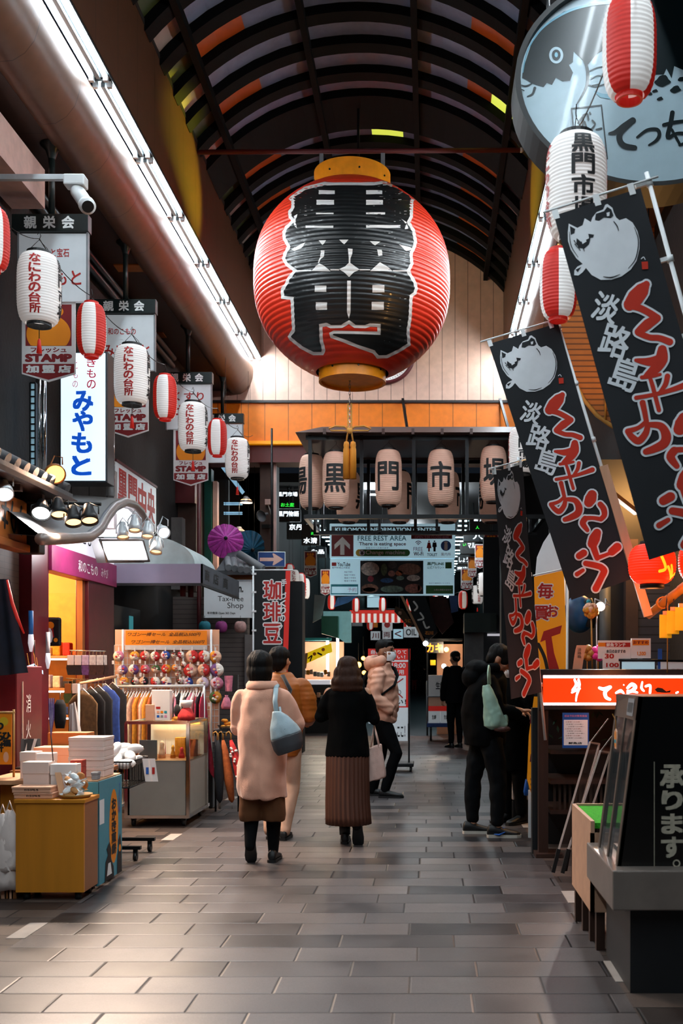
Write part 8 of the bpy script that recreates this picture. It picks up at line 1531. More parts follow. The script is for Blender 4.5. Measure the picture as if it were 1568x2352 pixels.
# --- woman in black with the rust skirt
Y = 8.56; legs = [((-0.07, 0, 0.78), (-0.06, 0.08, 0.43), (-0.025, 0.05, 0.08), (-0.03, 0.2, 0.02)), ((0.07, 0, 0.78), (0.08, 0.0, 0.42), (0.085, -0.14, 0.17), (0.09, -0.06, 0.03))]
arms = [((-0.15, 0, 1.24), (-0.23, 0.04, 1.04), (-0.12, 0.25, 1.10), (0.3, 1, 0.2), (0, 0, 1)), ((0.15, 0, 1.24), (0.215, -0.01, 1.02), (0.215, 0.10, 1.08), (0.1, 0.8, 0.5), (1, 0, 0.3))]
t, Mh, s = person('woman in a black jacket and long rust skirt walking away with a tote', 0, 0, 1.55, [(0, 0, 0.82), (0, 0, 1.10), (0, 0.01, 1.28), (0, 0.02, 1.42)], legs, arms, (0.0, -0.12, 0), curl=1.1)
def f(b):
    column(b, [(-0.003, 0, 0.715, 0.178, 0.14), (0, 0, 0.80, 0.172, 0.135), (0, 0, 1.0, 0.155, 0.125), (0, 0, 1.15, 0.168, 0.125), (0, 0, 1.23, 0.16, 0.115), (0, 0, 1.285, 0.11, 0.09), (0, 0.01, 1.33, 0.09, 0.085)], 'wool_black')
    limb(b, [(-0.14, 0, 1.225), (-0.19, 0.01, 1.13), (-0.225, 0.04, 1.04), (-0.13, 0.22, 1.09)], [0.05, 0.055, 0.053, 0.046], 'wool_black'); limb(b, [(0.14, 0, 1.225), (0.185, 0, 1.13), (0.217, -0.01, 1.02), (0.216, 0.06, 1.055)], [0.05, 0.055, 0.052, 0.045], 'wool_black')
cloth(t, 'jacket', f, 0.010, 4, folds(7, 0.010, 2))
m = MB(); column(m, [(-0.003, 0, 0.80, 0.15, 0.12), (0, 0, 0.72, 0.172, 0.135), (0, -0.005, 0.55, 0.174, 0.14), (0.002, -0.02, 0.35, 0.178, 0.155), (0.008, -0.03, 0.235, 0.182, 0.165), (0.01, -0.03, 0.17, 0.184, 0.17)], 'rust_skirt', 160, 0.028, 30); m.build('pleated_skirt', t)
def f(b):
    for L in legs: limb(b, [L[1], V3(L[1]).lerp(V3(L[2]), 0.4), L[2]], [0.054, 0.055, 0.042], 'tights')
cloth(t, 'stockings', f, 0.008); shoe(t, (-0.025, 0.03, 0.0), (-0.03, 0.22, 0.0), s=0.95); MB().tube([(-0.025, 0.04, 0.07), (-0.028, 0.045, 0.16)], [0.045, 0.047], 'shoe_black', 14).build('boot_shaft', t); shoe(t, (0.087, -0.125, 0.165), (0.092, -0.06, 0.015), s=1.0, up=(0, 1, 0.3))
hairdo(t, Mh, s, 'hair_brown', [((0, -0.012, 0.04), (0.098, 0.108, 0.092)), ((0, -0.03, -0.04), (0.128, 0.1, 0.11)), ((0, -0.045, -0.11), (0.146, 0.095, 0.09)), ((0, -0.05, -0.17), (0.142, 0.08, 0.05))])
P3 = W(798, 1540, Y); place(t, (P3.x, Y, 0), 0.0)
def w3(x, y, z): return V3((P3.x+x, Y+y, z))
t = thing('tote_bag', 'pale pink canvas tote bag held by the woman in black', 'bag', w3(0.235, 0.0, 0.52)); b = MB(); b.loft([[w3(x+a*w1, 0.02+c*0.03+a*c*0.01, z+0.02*a) for a, c in ((-1, -1), (-0.3, -1.25), (0.4, -1.2), (1, -1), (1, 1), (0.3, 1.2), (-0.4, 1.25), (-1, 1))] for x, z, w1 in ((0.243, 0.525, 0.066), (0.240, 0.56, 0.07), (0.232, 0.68, 0.06), (0.225, 0.80, 0.05))], 'canvas'); resurf(b, 'bag_body', t, 0.007, 5, folds(14, 0.008, 5))
for dy in (-0.015, 0.05): MB().tube([w3(0.19, dy, 0.79), w3(0.205, dy*0.9, 0.90), w3(0.215, 0.035, 0.985), w3(0.235, dy*0.9, 0.90), w3(0.262, dy, 0.79)], 0.005, 'canvas', 8, flat=2.2).build('handle', t)

# --- man in the pink puffer with a mask
Y = 11.75; H = 1.74; hg = -PI/2-0.12
legs = [((-0.085, 0, 0.86), (-0.09, -0.03, 0.45), (-0.09, -0.12, 0.07), (-0.09, 0.05, 0.02)), ((0.085, 0.02, 0.86), (0.09, 0.18, 0.50), (0.09, 0.05, 0.09), (0.09, 0.2, 0.03))]
arms = [((-0.18, 0, 1.40), (-0.25, -0.03, 1.12), (-0.17, 0.10, 0.99), (0.8, 0.2, -0.5), (0, 0, 1)), ((0.18, 0, 1.40), (0.25, -0.04, 1.12), (0.17, 0.10, 0.99), (-0.8, 0.2, -0.5), (0, 0, 1))]
t, Mh, s = person('man in a pink hooded puffer jacket and white mask walking to the right', 0, hg, H, [(0, 0, 0.90), (0, 0.0, 1.24), (0, 0.0, 1.46), (0, 0.045, 1.635)], legs, arms, (-0.25, -0.05, 0), 'skin_dark')
def f(b):
    column(b, [(0, 0.03, 0.82, 0.16, 0.125), (0, 0.03, 0.88, 0.185, 0.15), (0, 0.02, 1.05, 0.195, 0.17), (0, 0.01, 1.25, 0.205, 0.175), (0, 0, 1.38, 0.195, 0.15), (0, 0, 1.46, 0.13, 0.11), (0, 0.02, 1.51, 0.10, 0.10)], 'puffer_pink')
    for q in (-1, 1): limb(b, [(q*0.19, 0, 1.38), (q*0.235, -0.02, 1.26), (q*0.25, -0.03, 1.12), (q*0.19, 0.11, 1.0)], [0.075, 0.08, 0.075, 0.065], 'puffer_pink')
jk = cloth(t, 'puffer_jacket', f, 0.011, 4, lambda c: 0.0035*math.sin(c.z*75+5*noise.noise(c*6))+0.013*noise.noise(c*8)+0.006*noise.noise(c*19))
def f(b):
    for j in range(16): u = PI*0.85+PI*1.3*j/16; b.sph((math.cos(u)*0.115, math.sin(u)*0.115-0.0, 1.525+0.02*math.sin(u*2)), (0.05, 0.055, 0.06), 'puffer_pink', 12)
    b.sph((0, -0.13, 1.50), (0.10, 0.07, 0.09), 'puffer_pink', 14)
cloth(t, 'hood', f, 0.011, 6, folds(9, 0.010))
def f(b):
    for L in legs: limb(b, [V3(L[0])-V3((0, 0, 0.02)), V3(L[0]).lerp(V3(L[1]), 0.5), L[1], L[2]], [0.10, 0.09, 0.07, 0.055], 'nylon_black')
cloth(t, 'trousers', f, 0.010, 4, folds(9, 0.008))
for L in legs: shoe(t, (L[2][0], L[2][1], 0.0), (L[3][0], L[3][1]+0.02, 0.0), s=1.08)
hairdo(t, Mh, s, 'hair_black', [((0, -0.02, 0.06), (0.088, 0.1, 0.075)), ((0, -0.06, 0.02), (0.08, 0.05, 0.06)), ((0, 0.055, 0.098), (0.06, 0.035, 0.025))])
b = MB(); b.loft([[V3((math.sin(a)*rx*s, 0.012*s+math.cos(a)*ry*s, z*s)) for a in [-1.25+2.5*j/16 for j in range(17)]] for z, rx, ry in ((0.0, 0.07, 0.097), (-0.03, 0.072, 0.113), (-0.06, 0.068, 0.112), (-0.10, 0.06, 0.088))], 'mask_white', cap=False, M=Mh); b.build('face_mask', t)
for q in (-1, 1): MB().tube([V3((q*0.065, 0.04, -0.02))*s, V3((q*0.08, 0.0, 0.0))*s, V3((q*0.078, -0.02, 0.01))*s], 0.003, 'mask_white', 6, M=Mh).build('mask_loop', t)
P4 = W(876, 1540, Y); place(t, (P4.x, Y, 0), hg)
Mp = TR((P4.x, Y, 0)) @ RZ(hg); t = thing('crossbody_bag', 'black crossbody bag worn over the pink puffer jacket', 'bag', Mp @ V3((0.22, -0.05, 1.0))); bb = MB(M=Mp); bb.sph((0.21, -0.06, 1.09), (0.06, 0.11, 0.075), 'nylon_black', 16); bb.build('pouch', t); MB(M=Mp).tube([(0.24, 0.0, 1.12), (0.15, 0.17, 1.26), (0.0, 0.18, 1.36), (-0.12, 0.13, 1.44), (-0.15, 0, 1.49), (-0.08, -0.13, 1.46), (0.1, -0.2, 1.3), (0.23, -0.14, 1.12)], 0.012, 'nylon_black', 8, flat=2, closed=True).build('strap', t)

# --- person in the black hooded jacket leaning over, with trainers
Y = 9.0; H = 1.70; hg = -PI/2
legs = [((-0.09, -0.02, 0.84), (-0.10, -0.10, 0.47), (-0.11, -0.10, 0.08), (-0.11, 0.06, 0.02)), ((0.09, 0.05, 0.84), (0.10, 0.11, 0.46), (0.10, 0.10, 0.08), (0.10, 0.28, 0.02))]
arms = [((-0.17, 0.03, 1.34), (-0.22, 0.10, 1.08), (-0.12, 0.30, 1.05), (0.2, 1, 0), (0, 0, 1)), ((0.17, 0.03, 1.34), (0.235, 0.12, 1.10), (0.14, 0.30, 1.08), (-0.2, 1, 0), (0, 0, 1))]
t, Mh, s = person('person in a black hooded jacket and trainers bending over the stall', 0, hg, H, [(0, 0, 0.88), (0, 0.0, 1.18), (0, 0.05, 1.40), (0, 0.12, 1.515)], legs, arms, (0, -0.55, 0))
def f(b):
    column(b, [(0, 0.01, 0.78, 0.18, 0.165), (0, 0.0, 0.86, 0.195, 0.18), (0, -0.01, 1.05, 0.205, 0.19), (0, 0.0, 1.22, 0.21, 0.18), (0, 0.03, 1.34, 0.20, 0.15), (0, 0.05, 1.42, 0.13, 0.11)], 'nylon_black')
    for q in (-1, 1): limb(b, [(q*0.17, 0.03, 1.33), (q*0.215, 0.07, 1.2), (q*0.225, 0.11, 1.09), (q*0.14, 0.26, 1.06)], [0.065, 0.068, 0.064, 0.052], 'nylon_black')
cloth(t, 'jacket', f, 0.011, 4, folds(7, 0.014, 4))
def f(b):
    b.sph((0, -0.06, 1.43), (0.14, 0.11, 0.085), 'nylon_black', 16); b.sph((0, -0.1, 1.36), (0.15, 0.10, 0.10), 'nylon_black', 16)
    for j in range(14): u = PI*0.9+PI*1.2*j/13; b.sph((math.cos(u)*0.12, 0.05+math.sin(u)*0.11, 1.44), (0.045, 0.045, 0.045), 'nylon_black', 10)
cloth(t, 'hood', f, 0.011, 5, folds(9, 0.010))
def f(b):
    for L in legs: limb(b, [V3(L[0])-V3((0, 0, 0.02)), V3(L[0]).lerp(V3(L[1]), 0.5), L[1], V3(L[1]).lerp(V3(L[2]), 0.5), V3(L[2])+V3((0, 0, 0.06))], [0.105, 0.092, 0.074, 0.068, 0.056], 'jeans_dark')
cloth(t, 'jeans', f, 0.010, 4, folds(10, 0.010, 2, 1.2))
for i, L in enumerate(legs): shoe(t, (L[2][0], L[2][1]-0.02, 0.0), (L[3][0], L[3][1]+0.02, 0.0), 'shoe_black', 'sole_white', 1.12, 'trainer', 'blue_ink' if i else None)
hairdo(t, Mh, s, 'hair_black', [((0, -0.015, 0.05), (0.092, 0.105, 0.085)), ((0, -0.05, -0.01), (0.086, 0.06, 0.075)), ((0, 0.075, 0.06), (0.075, 0.04, 0.055)), ((0.05, 0.04, 0.02), (0.035, 0.05, 0.05))])
P5 = W(1113, 1540, Y); place(t, (P5.x, Y, 0), hg)
def w5(x, y, z): return V3((P5.x+x, Y+y, z))
t = thing('plastic_bag', 'pale green plastic bag on the arm of the person in black', 'bag', w5(0.13, -0.3, 0.9)); kk = (Y-0.28)/FPX
def bq(px, py, dy): q = W(px, py, Y-0.28+dy); return q
b = MB(); outl = [[(1106, 1574), (1126, 1570)], [(1108, 1600), (1140, 1604)], [(1110, 1635), (1155, 1640)], [(1111, 1668), (1168, 1664)], [(1124, 1674), (1162, 1676)]]; dep = [0.015, 0.045, 0.065, 0.06, 0.03]
b.loft([[V3((bq((a[0]+c[0])/2, 0, 0).x+math.cos(u)*(c[0]-a[0])/2*kk, Y-0.28+math.sin(u)*dp, bq(0, (a[1]+c[1])/2, 0).z+math.cos(u)*(a[1]-c[1])/2*kk)) for u in [2*PI*j/20 for j in range(20)]] for (a, c), dp in zip(outl, dep)], 'green_film'); resurf(b, 'film', t, 0.007, 4, folds(16, 0.008))
b = MB(); b.sph(bq(1152, 1674, 0), (0.075, 0.06, 0.028), mat('meat_brown', '5a3a34', 0.4, var=0.5, vscale=40), 14); b.build('packed_food', t); b = MB(); b.sph(bq(1158, 1655, 0.05), (0.035, 0.04, 0.07), 'green_film', 12); b.build('second_bag', t); MB().tube([bq(1121, 1572, 0), bq(1120, 1545, 0.0), bq(1122, 1530, 0.05), bq(1124, 1535, 0.12), bq(1126, 1571, 0.03)], 0.008, 'green_film', 8, flat=1.6).build('handle', t)

# --- woman in a long black coat with a mask, behind
def standing(label, px, Y, H, hg, top, topm, rows, legm, hairp, hairm='hair_black', mask=False, skin='skin', vox=0.009, arms_=None, head=(0, -0.1, 0), shoem='shoe_black'):
    s0 = H/1.68; legs = [((q*0.085, 0, 0.84*s0), (q*0.09, 0.03, 0.45*s0), (q*0.09, 0.0, 0.08), (q*0.1, 0.16, 0.02)) for q in (-1, 1)]
    arms = arms_ or [((q*0.17*s0, 0, 1.36*s0), (q*0.23*s0, 0.0, 1.08*s0), (q*0.22*s0, 0.08, 0.84*s0), (0, 0.2, -1), (q, 0, 0)) for q in (-1, 1)]
    t, Mh, s = person(label, 0, hg, H, [(0, 0, 0.88*s0), (0, 0, 1.2*s0), (0, 0.01, 1.42*s0), (0, 0.03, 1.565*s0)], legs, arms, head, skin, vox)
    def f(b):
        column(b, [(0, 0, z*s0, rx*s0, ry*s0) for z, rx, ry in rows], topm)
        for a in arms: limb(b, [a[0], V3(a[0]).lerp(V3(a[1]), 0.5), a[1], V3(a[1]).lerp(V3(a[2]), 0.9)], [0.068*s0, 0.07*s0, 0.064*s0, 0.05*s0], topm)
    cloth(t, top, f, vox*1.2, 4, folds(7, 0.010, px))
    def f(b):
        for L in legs: limb(b, [V3(L[0])-V3((0, 0, 0.02)), L[1], V3(L[2])+V3((0, 0, 0.03))], [0.10, 0.07, 0.052], legm)
    cloth(t, 'trousers', f, vox*1.2, 4, folds(9, 0.008))
    for L in legs: shoe(t, (L[2][0], L[2][1], 0.0), (L[3][0], L[3][1]+0.02, 0.0), shoem)
    hairdo(t, Mh, s, hairm, hairp)
    if mask: b = MB(); b.loft([[V3((math.sin(a)*rx*s, 0.012*s+math.cos(a)*ry*s, z*s)) for a in [-1.25+2.5*j/16 for j in range(17)]] for z, rx, ry in ((0.0, 0.07, 0.097), (-0.03, 0.072, 0.113), (-0.06, 0.068, 0.112), (-0.10, 0.06, 0.088))], 'mask_white', cap=False, M=Mh); b.build('face_mask', t)
    p = W(px, 1540, Y); place(t, (p.x, Y, 0), hg); return t
LONG = [((0, -0.015, 0.045), (0.092, 0.104, 0.088)), ((0, -0.05, -0.06), (0.095, 0.06, 0.11)), ((0.07, 0.0, -0.06), (0.025, 0.05, 0.1)), ((-0.07, 0.0, -0.06), (0.025, 0.05, 0.1)), ((0, 0.07, 0.075), (0.07, 0.035, 0.035))]; SHORT = [((0, -0.02, 0.06), (0.088, 0.1, 0.075)), ((0, -0.055, 0.0), (0.08, 0.05, 0.065))]
COAT = [(0.52, 0.20, 0.16), (0.7, 0.2, 0.16), (1.0, 0.19, 0.15), (1.25, 0.2, 0.15), (1.37, 0.17, 0.12), (1.44, 0.09, 0.08)]; JACK = [(0.78, 0.18, 0.15), (0.9, 0.19, 0.15), (1.1, 0.19, 0.15), (1.28, 0.2, 0.14), (1.38, 0.165, 0.11), (1.44, 0.08, 0.075)]
standing('woman in a long black coat and white mask behind the hooded person', 1180, 9.75, 1.58, 2.3, 'long_coat', 'wool_black', COAT, 'tights', LONG, 'hair_brown', True, arms_=[((q*0.16, 0, 1.26), (q*0.22, 0.02, 1.0), (q*0.12, 0.22, 1.0), (-q*0.3, 1, 0), (0, 0, 1)) for q in (-1, 1)], head=(0.2, -0.35, 0))
standing('man in dark clothes standing by the white hand cart beyond the gate', 1046, 19.2, 1.76, 0.5, 'dark_jacket', 'nylon_black', JACK, 'nylon_black', SHORT, 'hair_black', False, 'skin', 0.012)
standing('distant walker in dark coat and pinkish trousers far down the arcade', 951, 70, 1.66, 0.0, 'dark_jacket', 'nylon_black', JACK, 'red_ink', SHORT, vox=0.03); standing('distant second walker in dark clothes, right of the other far walker', 975, 60, 1.7, 0.2, 'dark_jacket', 'wool_black', JACK, 'nylon_black', SHORT, vox=0.03)
# ------------------------------------------------------------------ lamp behind the giant lantern
t = thing('gable_lamp', 'yellow green lamp behind the giant lantern, lighting the fascias', 'lamp', (-0.9, 13.3, 7.2)); mat('lime_glow', 'e8f060', 0.4, emit=2, var=0, ecol='d8e830')
MB().bx(-1.2, -0.6, 13.25, 13.35, 7.2, 7.26, 'lime_glow').build('lamp_tube', t); MB().bx(-1.25, -0.55, 13.24, 13.36, 7.26, 7.30, 'grey_paint').build('housing', t); MB().beam((-0.9, 13.3, 7.3), (-0.9, 13.3, 8.6), 0.03, 0.03, 'black_metal').build('drop_rod', t)
for x, y, z, e in ((-2.8, 11.9, 7.05, 420), (1.26, 11.8, 7.05, 420), (0.5, 17.3, 7.6, 40)): lamp('light', (-0.9, 13.3, 7.1), e, (0.8, 0.74, 0.03), t, 0.1, spot=0.75, target=(x, y, z))
# ------------------------------------------------------------------ beyond the gate
mat('far_dark', '17191c', 0.7, var=0.3, vscale=1.5); mat('far_brown', '3c2c26', 0.7, var=0.3, vscale=1.5)
MB().bx(-4.2, -3.6, 23.2, 100, 0, 5.7, 'far_dark').build('wall_far_left', kind='structure'); MB().bx(2.6, 3.2, 23.2, 100, 0, 5.7, 'far_dark').build('wall_far_right', kind='structure'); MB().bx(-4.2, 3.2, 23.2, 100, 5.6, 5.8, 'far_dark').build('ceiling_far', kind='structure'); MB().bx(-4.2, 3.2, 100, 100.3, 0, 5.8, 'far_dark').build('wall_far_end', kind='structure')
MB().bx(-9, -3.6, 23.2, 23.6, 0, 7, 'far_brown').bx(2.6, 9, 23.2, 23.6, 0, 7, 'far_dark').build('wall_crossing', kind='structure')
trim(MB().bx(W(598, 0, 17.4).x, W(634, 0, 17.4).x, 17.35, 17.75, 0, 4.86, 'brown_wall').bx(W(628, 0, 17.3).x, W(634, 0, 17.3).x, 17.3, 17.36, 3.3, 4.86, 'pink_slab'))
trim(MB().bx(W(640, 0, 18).x, W(694, 0, 18).x, 18, 18.4, 0, W(0, 1335, 18).z, 'far_dark')); trim(MB().bx(W(1150, 0, 17.5).x, 2.35, 17.4, 17.8, 0, 4.86, 'far_dark'))
trim(MB().bx(-4.4, -3.55, 18.5, 18.6, 0, 4.8, 'far_dark')); MB().bx(W(600, 0, 17.3).x, W(634, 0, 17.3).x, 17.32, 17.34, W(0, 1212, 17.3).z, W(0, 1204, 17.3).z, 'dark_wall').build('trim_200', kind='structure')
# speaker and box on the gate pillar
p = W(614, 1180, 17.2); t = thing('horn_speaker', 'grey horn speaker on the brown gate pillar', 'speaker', p); MB().lathe([(0.02, 0), (0.03, 0.08), (0.09, 0.16), (0.10, 0.17), (0.08, 0.15)], 'grey_paint', M=TR(p) @ RX(PI/2+0.4) @ RY(-0.5), n=18).build('horn', t); MB().bx(p.x-0.05, p.x+0.04, 17.25, 17.35, p.z+0.16, p.z+0.25, 'pink_slab').build('junction_box', t); MB().tube([p+V3((0, 0.1, 0.17)), p+V3((0.03, 0.08, 0.08)), p+V3((0.06, 0.1, -0.05))], 0.01, 'grey_paint', 6).build('cable', t)
# blue lit frontage and teal board seen past the left shops
mat('cold_window', '88b8d8', 0.3, emit=0.55, var=0.5, vscale=5); b = MB()
for i in range(4): b.bx(W(514, 0, 18.4).x, W(556, 0, 18.4).x, 18.38, 18.42, W(0, 1182-4*i-(0 if i < 2 else 14), 18.4).z, W(0, 1180-4*i-(0 if i < 2 else 14), 18.4).z, 'cold_window')
b.build('window_3', kind='structure'); trim(MB().bx(W(472, 0, 17.6).x, W(488, 0, 17.6).x, 17.5, 17.7, 2.0, 4.8, mat('teal_board', '0e5048', 0.5))); trim(MB().bx(W(490, 0, 17.6).x, W(500, 0, 17.6).x, 17.55, 17.7, 2.0, 4.6, 'pink_slab'))
MB().add([W(510, 1060, 18.3), W(562, 1130, 18.3), W(556, 1136, 18.3), W(508, 1075, 18.3)], [(0, 3, 2, 1)], 'cold_window').build('window_4', kind='structure')
# ceiling lights
fl = None
def far_light(x, Y, lab):
    global fl
    if fl is None:
        fl = thing('ceiling_light', lab, 'light', (x, Y, 5.5), 'ceiling lights of the far arcade'); MB().bx(x-0.13, x+0.13, Y-0.05, Y+0.05, 5.5, 5.52, mat('cold_glow', 'd8fbff', 0.4, emit=9, var=0, ecol='c0f4ff')).build('diffuser', fl); MB().bx(x-0.15, x+0.15, Y-0.07, Y+0.07, 5.52, 5.6, 'dark_steel').build('housing', fl); return
    dup(fl, (x, Y, 5.5), lab)
for side, x in (('right', 0.95), ('left', -3.15)):
    for gi in range(9):
        for q in range(3): far_light(x, 28.6+gi*3.5+q*0.95, 'cold ceiling light in the %s row of the far arcade, cluster %d from the gate' % (side, gi+1))
far_light(W(682, 0, 20.9).x, 24.0, 'single cold ceiling light left of the gate lanterns')
for x, Y, e, q in ((-1.3, 24.3, 110, 'left'), (0.5, 24.3, 110, 'right'), (-0.4, 31, 90, 'middle')): o = dup(fl, (x, Y, 5.5), 'added cold ceiling light hidden behind the information board, %s' % q); lamp('light', (x, Y, 5.4), e, (0.85, 0.94, 1), o, 0.15)  # added lights, hidden behind the board, to brighten the far banners
# dark hanging signs with lit lettering
mat('lit_text', 'eaf6ff', 0.4, emit=1.3, var=0); mat('lit_green', '30e040', 0.4, emit=1.0, var=0); mat('sign_dark', '1c2428', 0.35)
def dsign(px0, px1, py0, py1, Y, lab, items):
    a, b = W(px0, py0, Y), W(px1, py1, Y); t = thing('dark_sign', lab, 'sign', ((a.x+b.x)/2, Y, b.z), 'dark shop signs of the far arcade'); m = MB().bx(a.x, b.x, Y, Y+0.12, b.z, a.z, 'sign_dark', 0.006); Mq = FR(0, Y, 0)
    for s_, x0, x1, y0, y1, mt in items: p, q = W(x0, y0, Y), W(x1, y1, Y); m.txt(s_, (p.x+q.x)/2, (p.z+q.z)/2, q.x-p.x, p.z-q.z, mt, Mq, 0.003, bold=0.02)
    m.build('panel', t); MB().cyl(((a.x+b.x)/2, Y+0.06, a.z), ((a.x+b.x)/2, Y+0.06, 5.62 if Y > 23 else 4.88), 0.02, 'black_metal', n=8).build('suspension_pipe', t)
dsign(634, 688, 1126, 1168, 23.7, 'dark sign reading black gate market with green lettering below', [('黒門市場', 637, 683, 1130, 1140, 'lit_text'), ('お土産', 645, 675, 1155, 1164, 'lit_green')])
dsign(636, 690, 1170, 1198, 23.9, 'dark sign with four white characters left of the tan lanterns', [('黒門物語', 638, 686, 1174, 1186, 'lit_text')])
dsign(658, 713, 1200, 1238, 24.3, 'dark sign with three large white characters left of the board', [('京丹波', 664, 710, 1204, 1217, 'lit_text')]); dsign(692, 734, 1204, 1252, 23.8, 'dark sign with green and white characters left of the board', [('お', 714, 722, 1222, 1228, 'lit_green'), ('水清', 697, 728, 1235, 1248, 'lit_text')]); dsign(706, 748, 1256, 1280, 25, 'lowest dark sign left of the information board', [('食品', 712, 744, 1262, 1272, 'lit_text')])
dsign(1078, 1125, 1184, 1226, 23.9, 'dark sign with a green character right of the board, highest', [('黒門市場', 1088, 1120, 1188, 1197, 'lit_text'), ('人', 1092, 1100, 1208, 1215, 'lit_green')]); dsign(1064, 1110, 1228, 1244, 26, 'dark sign with white strokes right of the board, second', [('八', 1086, 1108, 1229, 1238, 'lit_text')]); dsign(1056, 1092, 1245, 1272, 28, 'dark sign with white katakana right of the board', [('マル', 1074, 1091, 1247, 1259, 'lit_text'), ('い', 1063, 1070, 1248, 1254, 'lit_green')]); dsign(1050, 1080, 1274, 1296, 31, 'dark sign with white letters beside the board edge', [('しょう', 1054, 1076, 1280, 1291, 'lit_text')]); dsign(1046, 1076, 1298, 1312, 34, 'lowest dark sign right of the board', [('商店', 1050, 1074, 1302, 1308, 'lit_text')])
for a_, lab in (((23.6, 698, 727, 1266, 1326), 'far orange stamp banner nearest left of the board'), ((25.5, 736, 758, 1308, 1368), 'far orange stamp banner tucked behind the board, left'), ((23.4, 1110, 1145, 1226, 1292), 'far orange stamp banner highest right of the board'), ((25.8, 1090, 1114, 1250, 1306), 'far orange stamp banner second right of the board'), ((28.5, 1074, 1094, 1278, 1328), 'far orange stamp banner third right of the board'), ((31.5, 1058, 1086, 1306, 1356), 'far orange stamp banner lowest right of the board')): stamp(*a_, lab, group='far stamp banners')
FG = 'far lanterns beyond the gate'
for kind, px, py, Y, lab, sc in (('s', 664, 1322, 20.5, 'far striped lantern beside the coffee banner', 1.1), ('w', 672, 1334, 21.5, 'far white lantern right of the coffee banner', 0.9), ('s', 690, 1340, 24, 'far striped lantern second right of the coffee banner', 1.0), ('w', 697, 1352, 25, 'far white lantern third right of the coffee banner', 0.9), ('w', 1111, 1342, 25, 'far white lantern in the cluster right of the board', 1.0), ('w', 1096, 1366, 28, 'far small white lantern lower in the cluster right of the board', 0.9), ('s', 1130, 1320, 22, 'far striped lantern beside the narrow black flag', 1.2),
                          ('s', 761, 1383, 25, 'striped lantern below the board, first from left', 0.75), ('s', 817, 1390, 26, 'striped lantern below the board, second from left', 0.75), ('s', 878, 1389, 26, 'striped lantern below the board, third from left', 0.75), ('s', 941, 1388, 26, 'striped lantern below the board, fourth from left', 0.75), ('s', 1000, 1386, 25, 'striped lantern below the board, fifth from left', 0.8), ('s', 1063, 1378, 23, 'striped lantern below the board, sixth from left', 0.85), ('s', 780, 1432, 22.6, 'striped lantern in front of the teal sign', 0.8), ('s', 850, 1432, 30, 'small far striped lantern left of the round sign', 0.8), ('s', 888, 1434, 31, 'small far striped lantern in the middle of the street', 0.8), ('s', 935, 1440, 32, 'small far striped lantern left of the black flag', 0.9)):
    hang(kind, px, py, Y, lab, FG, 0.3, sc)
cable([W(700, 1360, 25.2), W(761, 1365, 25.2), W(878, 1370, 26.2), W(1000, 1366, 25.2), W(1063, 1356, 23.2), W(1110, 1290, 23.2)], 'thin cable carrying the striped lanterns below the board', 0.05)
# striped awning, flags and boards across the street
Y = 26.5; a, b = W(803, 1400, Y), W(926, 1430, Y); t = thing('striped_awning', 'red and white striped awning below the information board', 'awning', ((a.x+b.x)/2, Y, b.z)); m = MB(); n = 18
for i in range(n): x0 = a.x+(b.x-a.x)*i/n; x1 = a.x+(b.x-a.x)*(i+1)/n; m.bx(x0, x1, Y, Y+0.02, b.z+0.0, a.z-0.08, 'paper_red' if i % 2 else 'paper_white')
m.bx(a.x, b.x, Y-0.01, Y+0.03, a.z-0.1, a.z, 'paper_red'); m.build('valance', t); MB().cyl((a.x, Y, a.z), (b.x, Y, a.z), 0.02, 'black_metal', n=8).build('rail', t)
for x in (a.x+0.1, b.x-0.1): MB().cyl((x, Y, a.z), (x, Y, 5.62), 0.008, 'black_metal', n=5).build('cord', t)
def sheet(P, Y, m_, lab, nm='street_flag', cat='flag', pole=None, marks=(), d=0.02):
    Q = [W(x, y, Y) for x, y in P]; c = sum(Q, V3((0, 0, 0)))/len(Q); t = thing(nm, lab, cat, c); m = MB(); m.poly([(q.x, q.z) for q in Q], m_, FR(0, Y, 0), d=d); Mq = FR(0, Y, 0)
    for mk in marks:
        if mk[0] == 'b': m.brush([(W(x, y, Y).x, W(x, y, Y).z) for x, y in mk[1]], mk[2]*Y/FPX, mk[3], Mq, 0.003)
        elif mk[0] == 'd': q = W(mk[1], mk[2], Y); m.disc(q.x, q.z, mk[3]*Y/FPX, mk[4], Mq, 0.003)
        else: q = W(mk[2], mk[3], Y); m.txt(mk[1], q.x, q.z, mk[4]*Y/FPX, mk[5]*Y/FPX, mk[6], Mq, 0.003, bold=0.02)
    m.build('cloth', t)
    if Y >= 23.2: zt = max(q.z for q in Q); MB().cyl((c.x, Y+0.01, zt-0.02), (c.x, Y+0.01, 5.62), 0.005, 'black_metal', n=5).build('cord', t)
    if pole: MB().beam(W(*pole[0], Y-0.03), W(*pole[1], Y-0.03), 0.05, 0.05, 'raw_wood').build('pole', t)
    return t
sheet([(932, 1368), (976, 1368), (1005, 1452), (985, 1470), (960, 1450)], 22.0, 'flag_black', 'black street flag with white brush strokes below the board', pole=((920, 1365), (972, 1472)), marks=(('b', [(950,1382),(958,1394),(952,1402)], 4, 'white_ink'), ('b', [(965,1408),(972,1420),(960,1424)], 4, 'white_ink'), ('b', [(972,1428),(978,1442),(985,1440)], 4, 'white_ink'), ('t', '石川', 985, 1454, 18, 8, 'orange_ink')))
sheet([(908, 1392), (928, 1402), (950, 1434), (938, 1440), (905, 1405)], 21.8, mat('flag_brown', '4a3420', 0.8), 'brown street flag left of the black flag', marks=(('t', '市', 918, 1408, 8, 8, 'salmon_box'), ('t', 'うに', 936, 1426, 14, 8, 'orange_ink')))
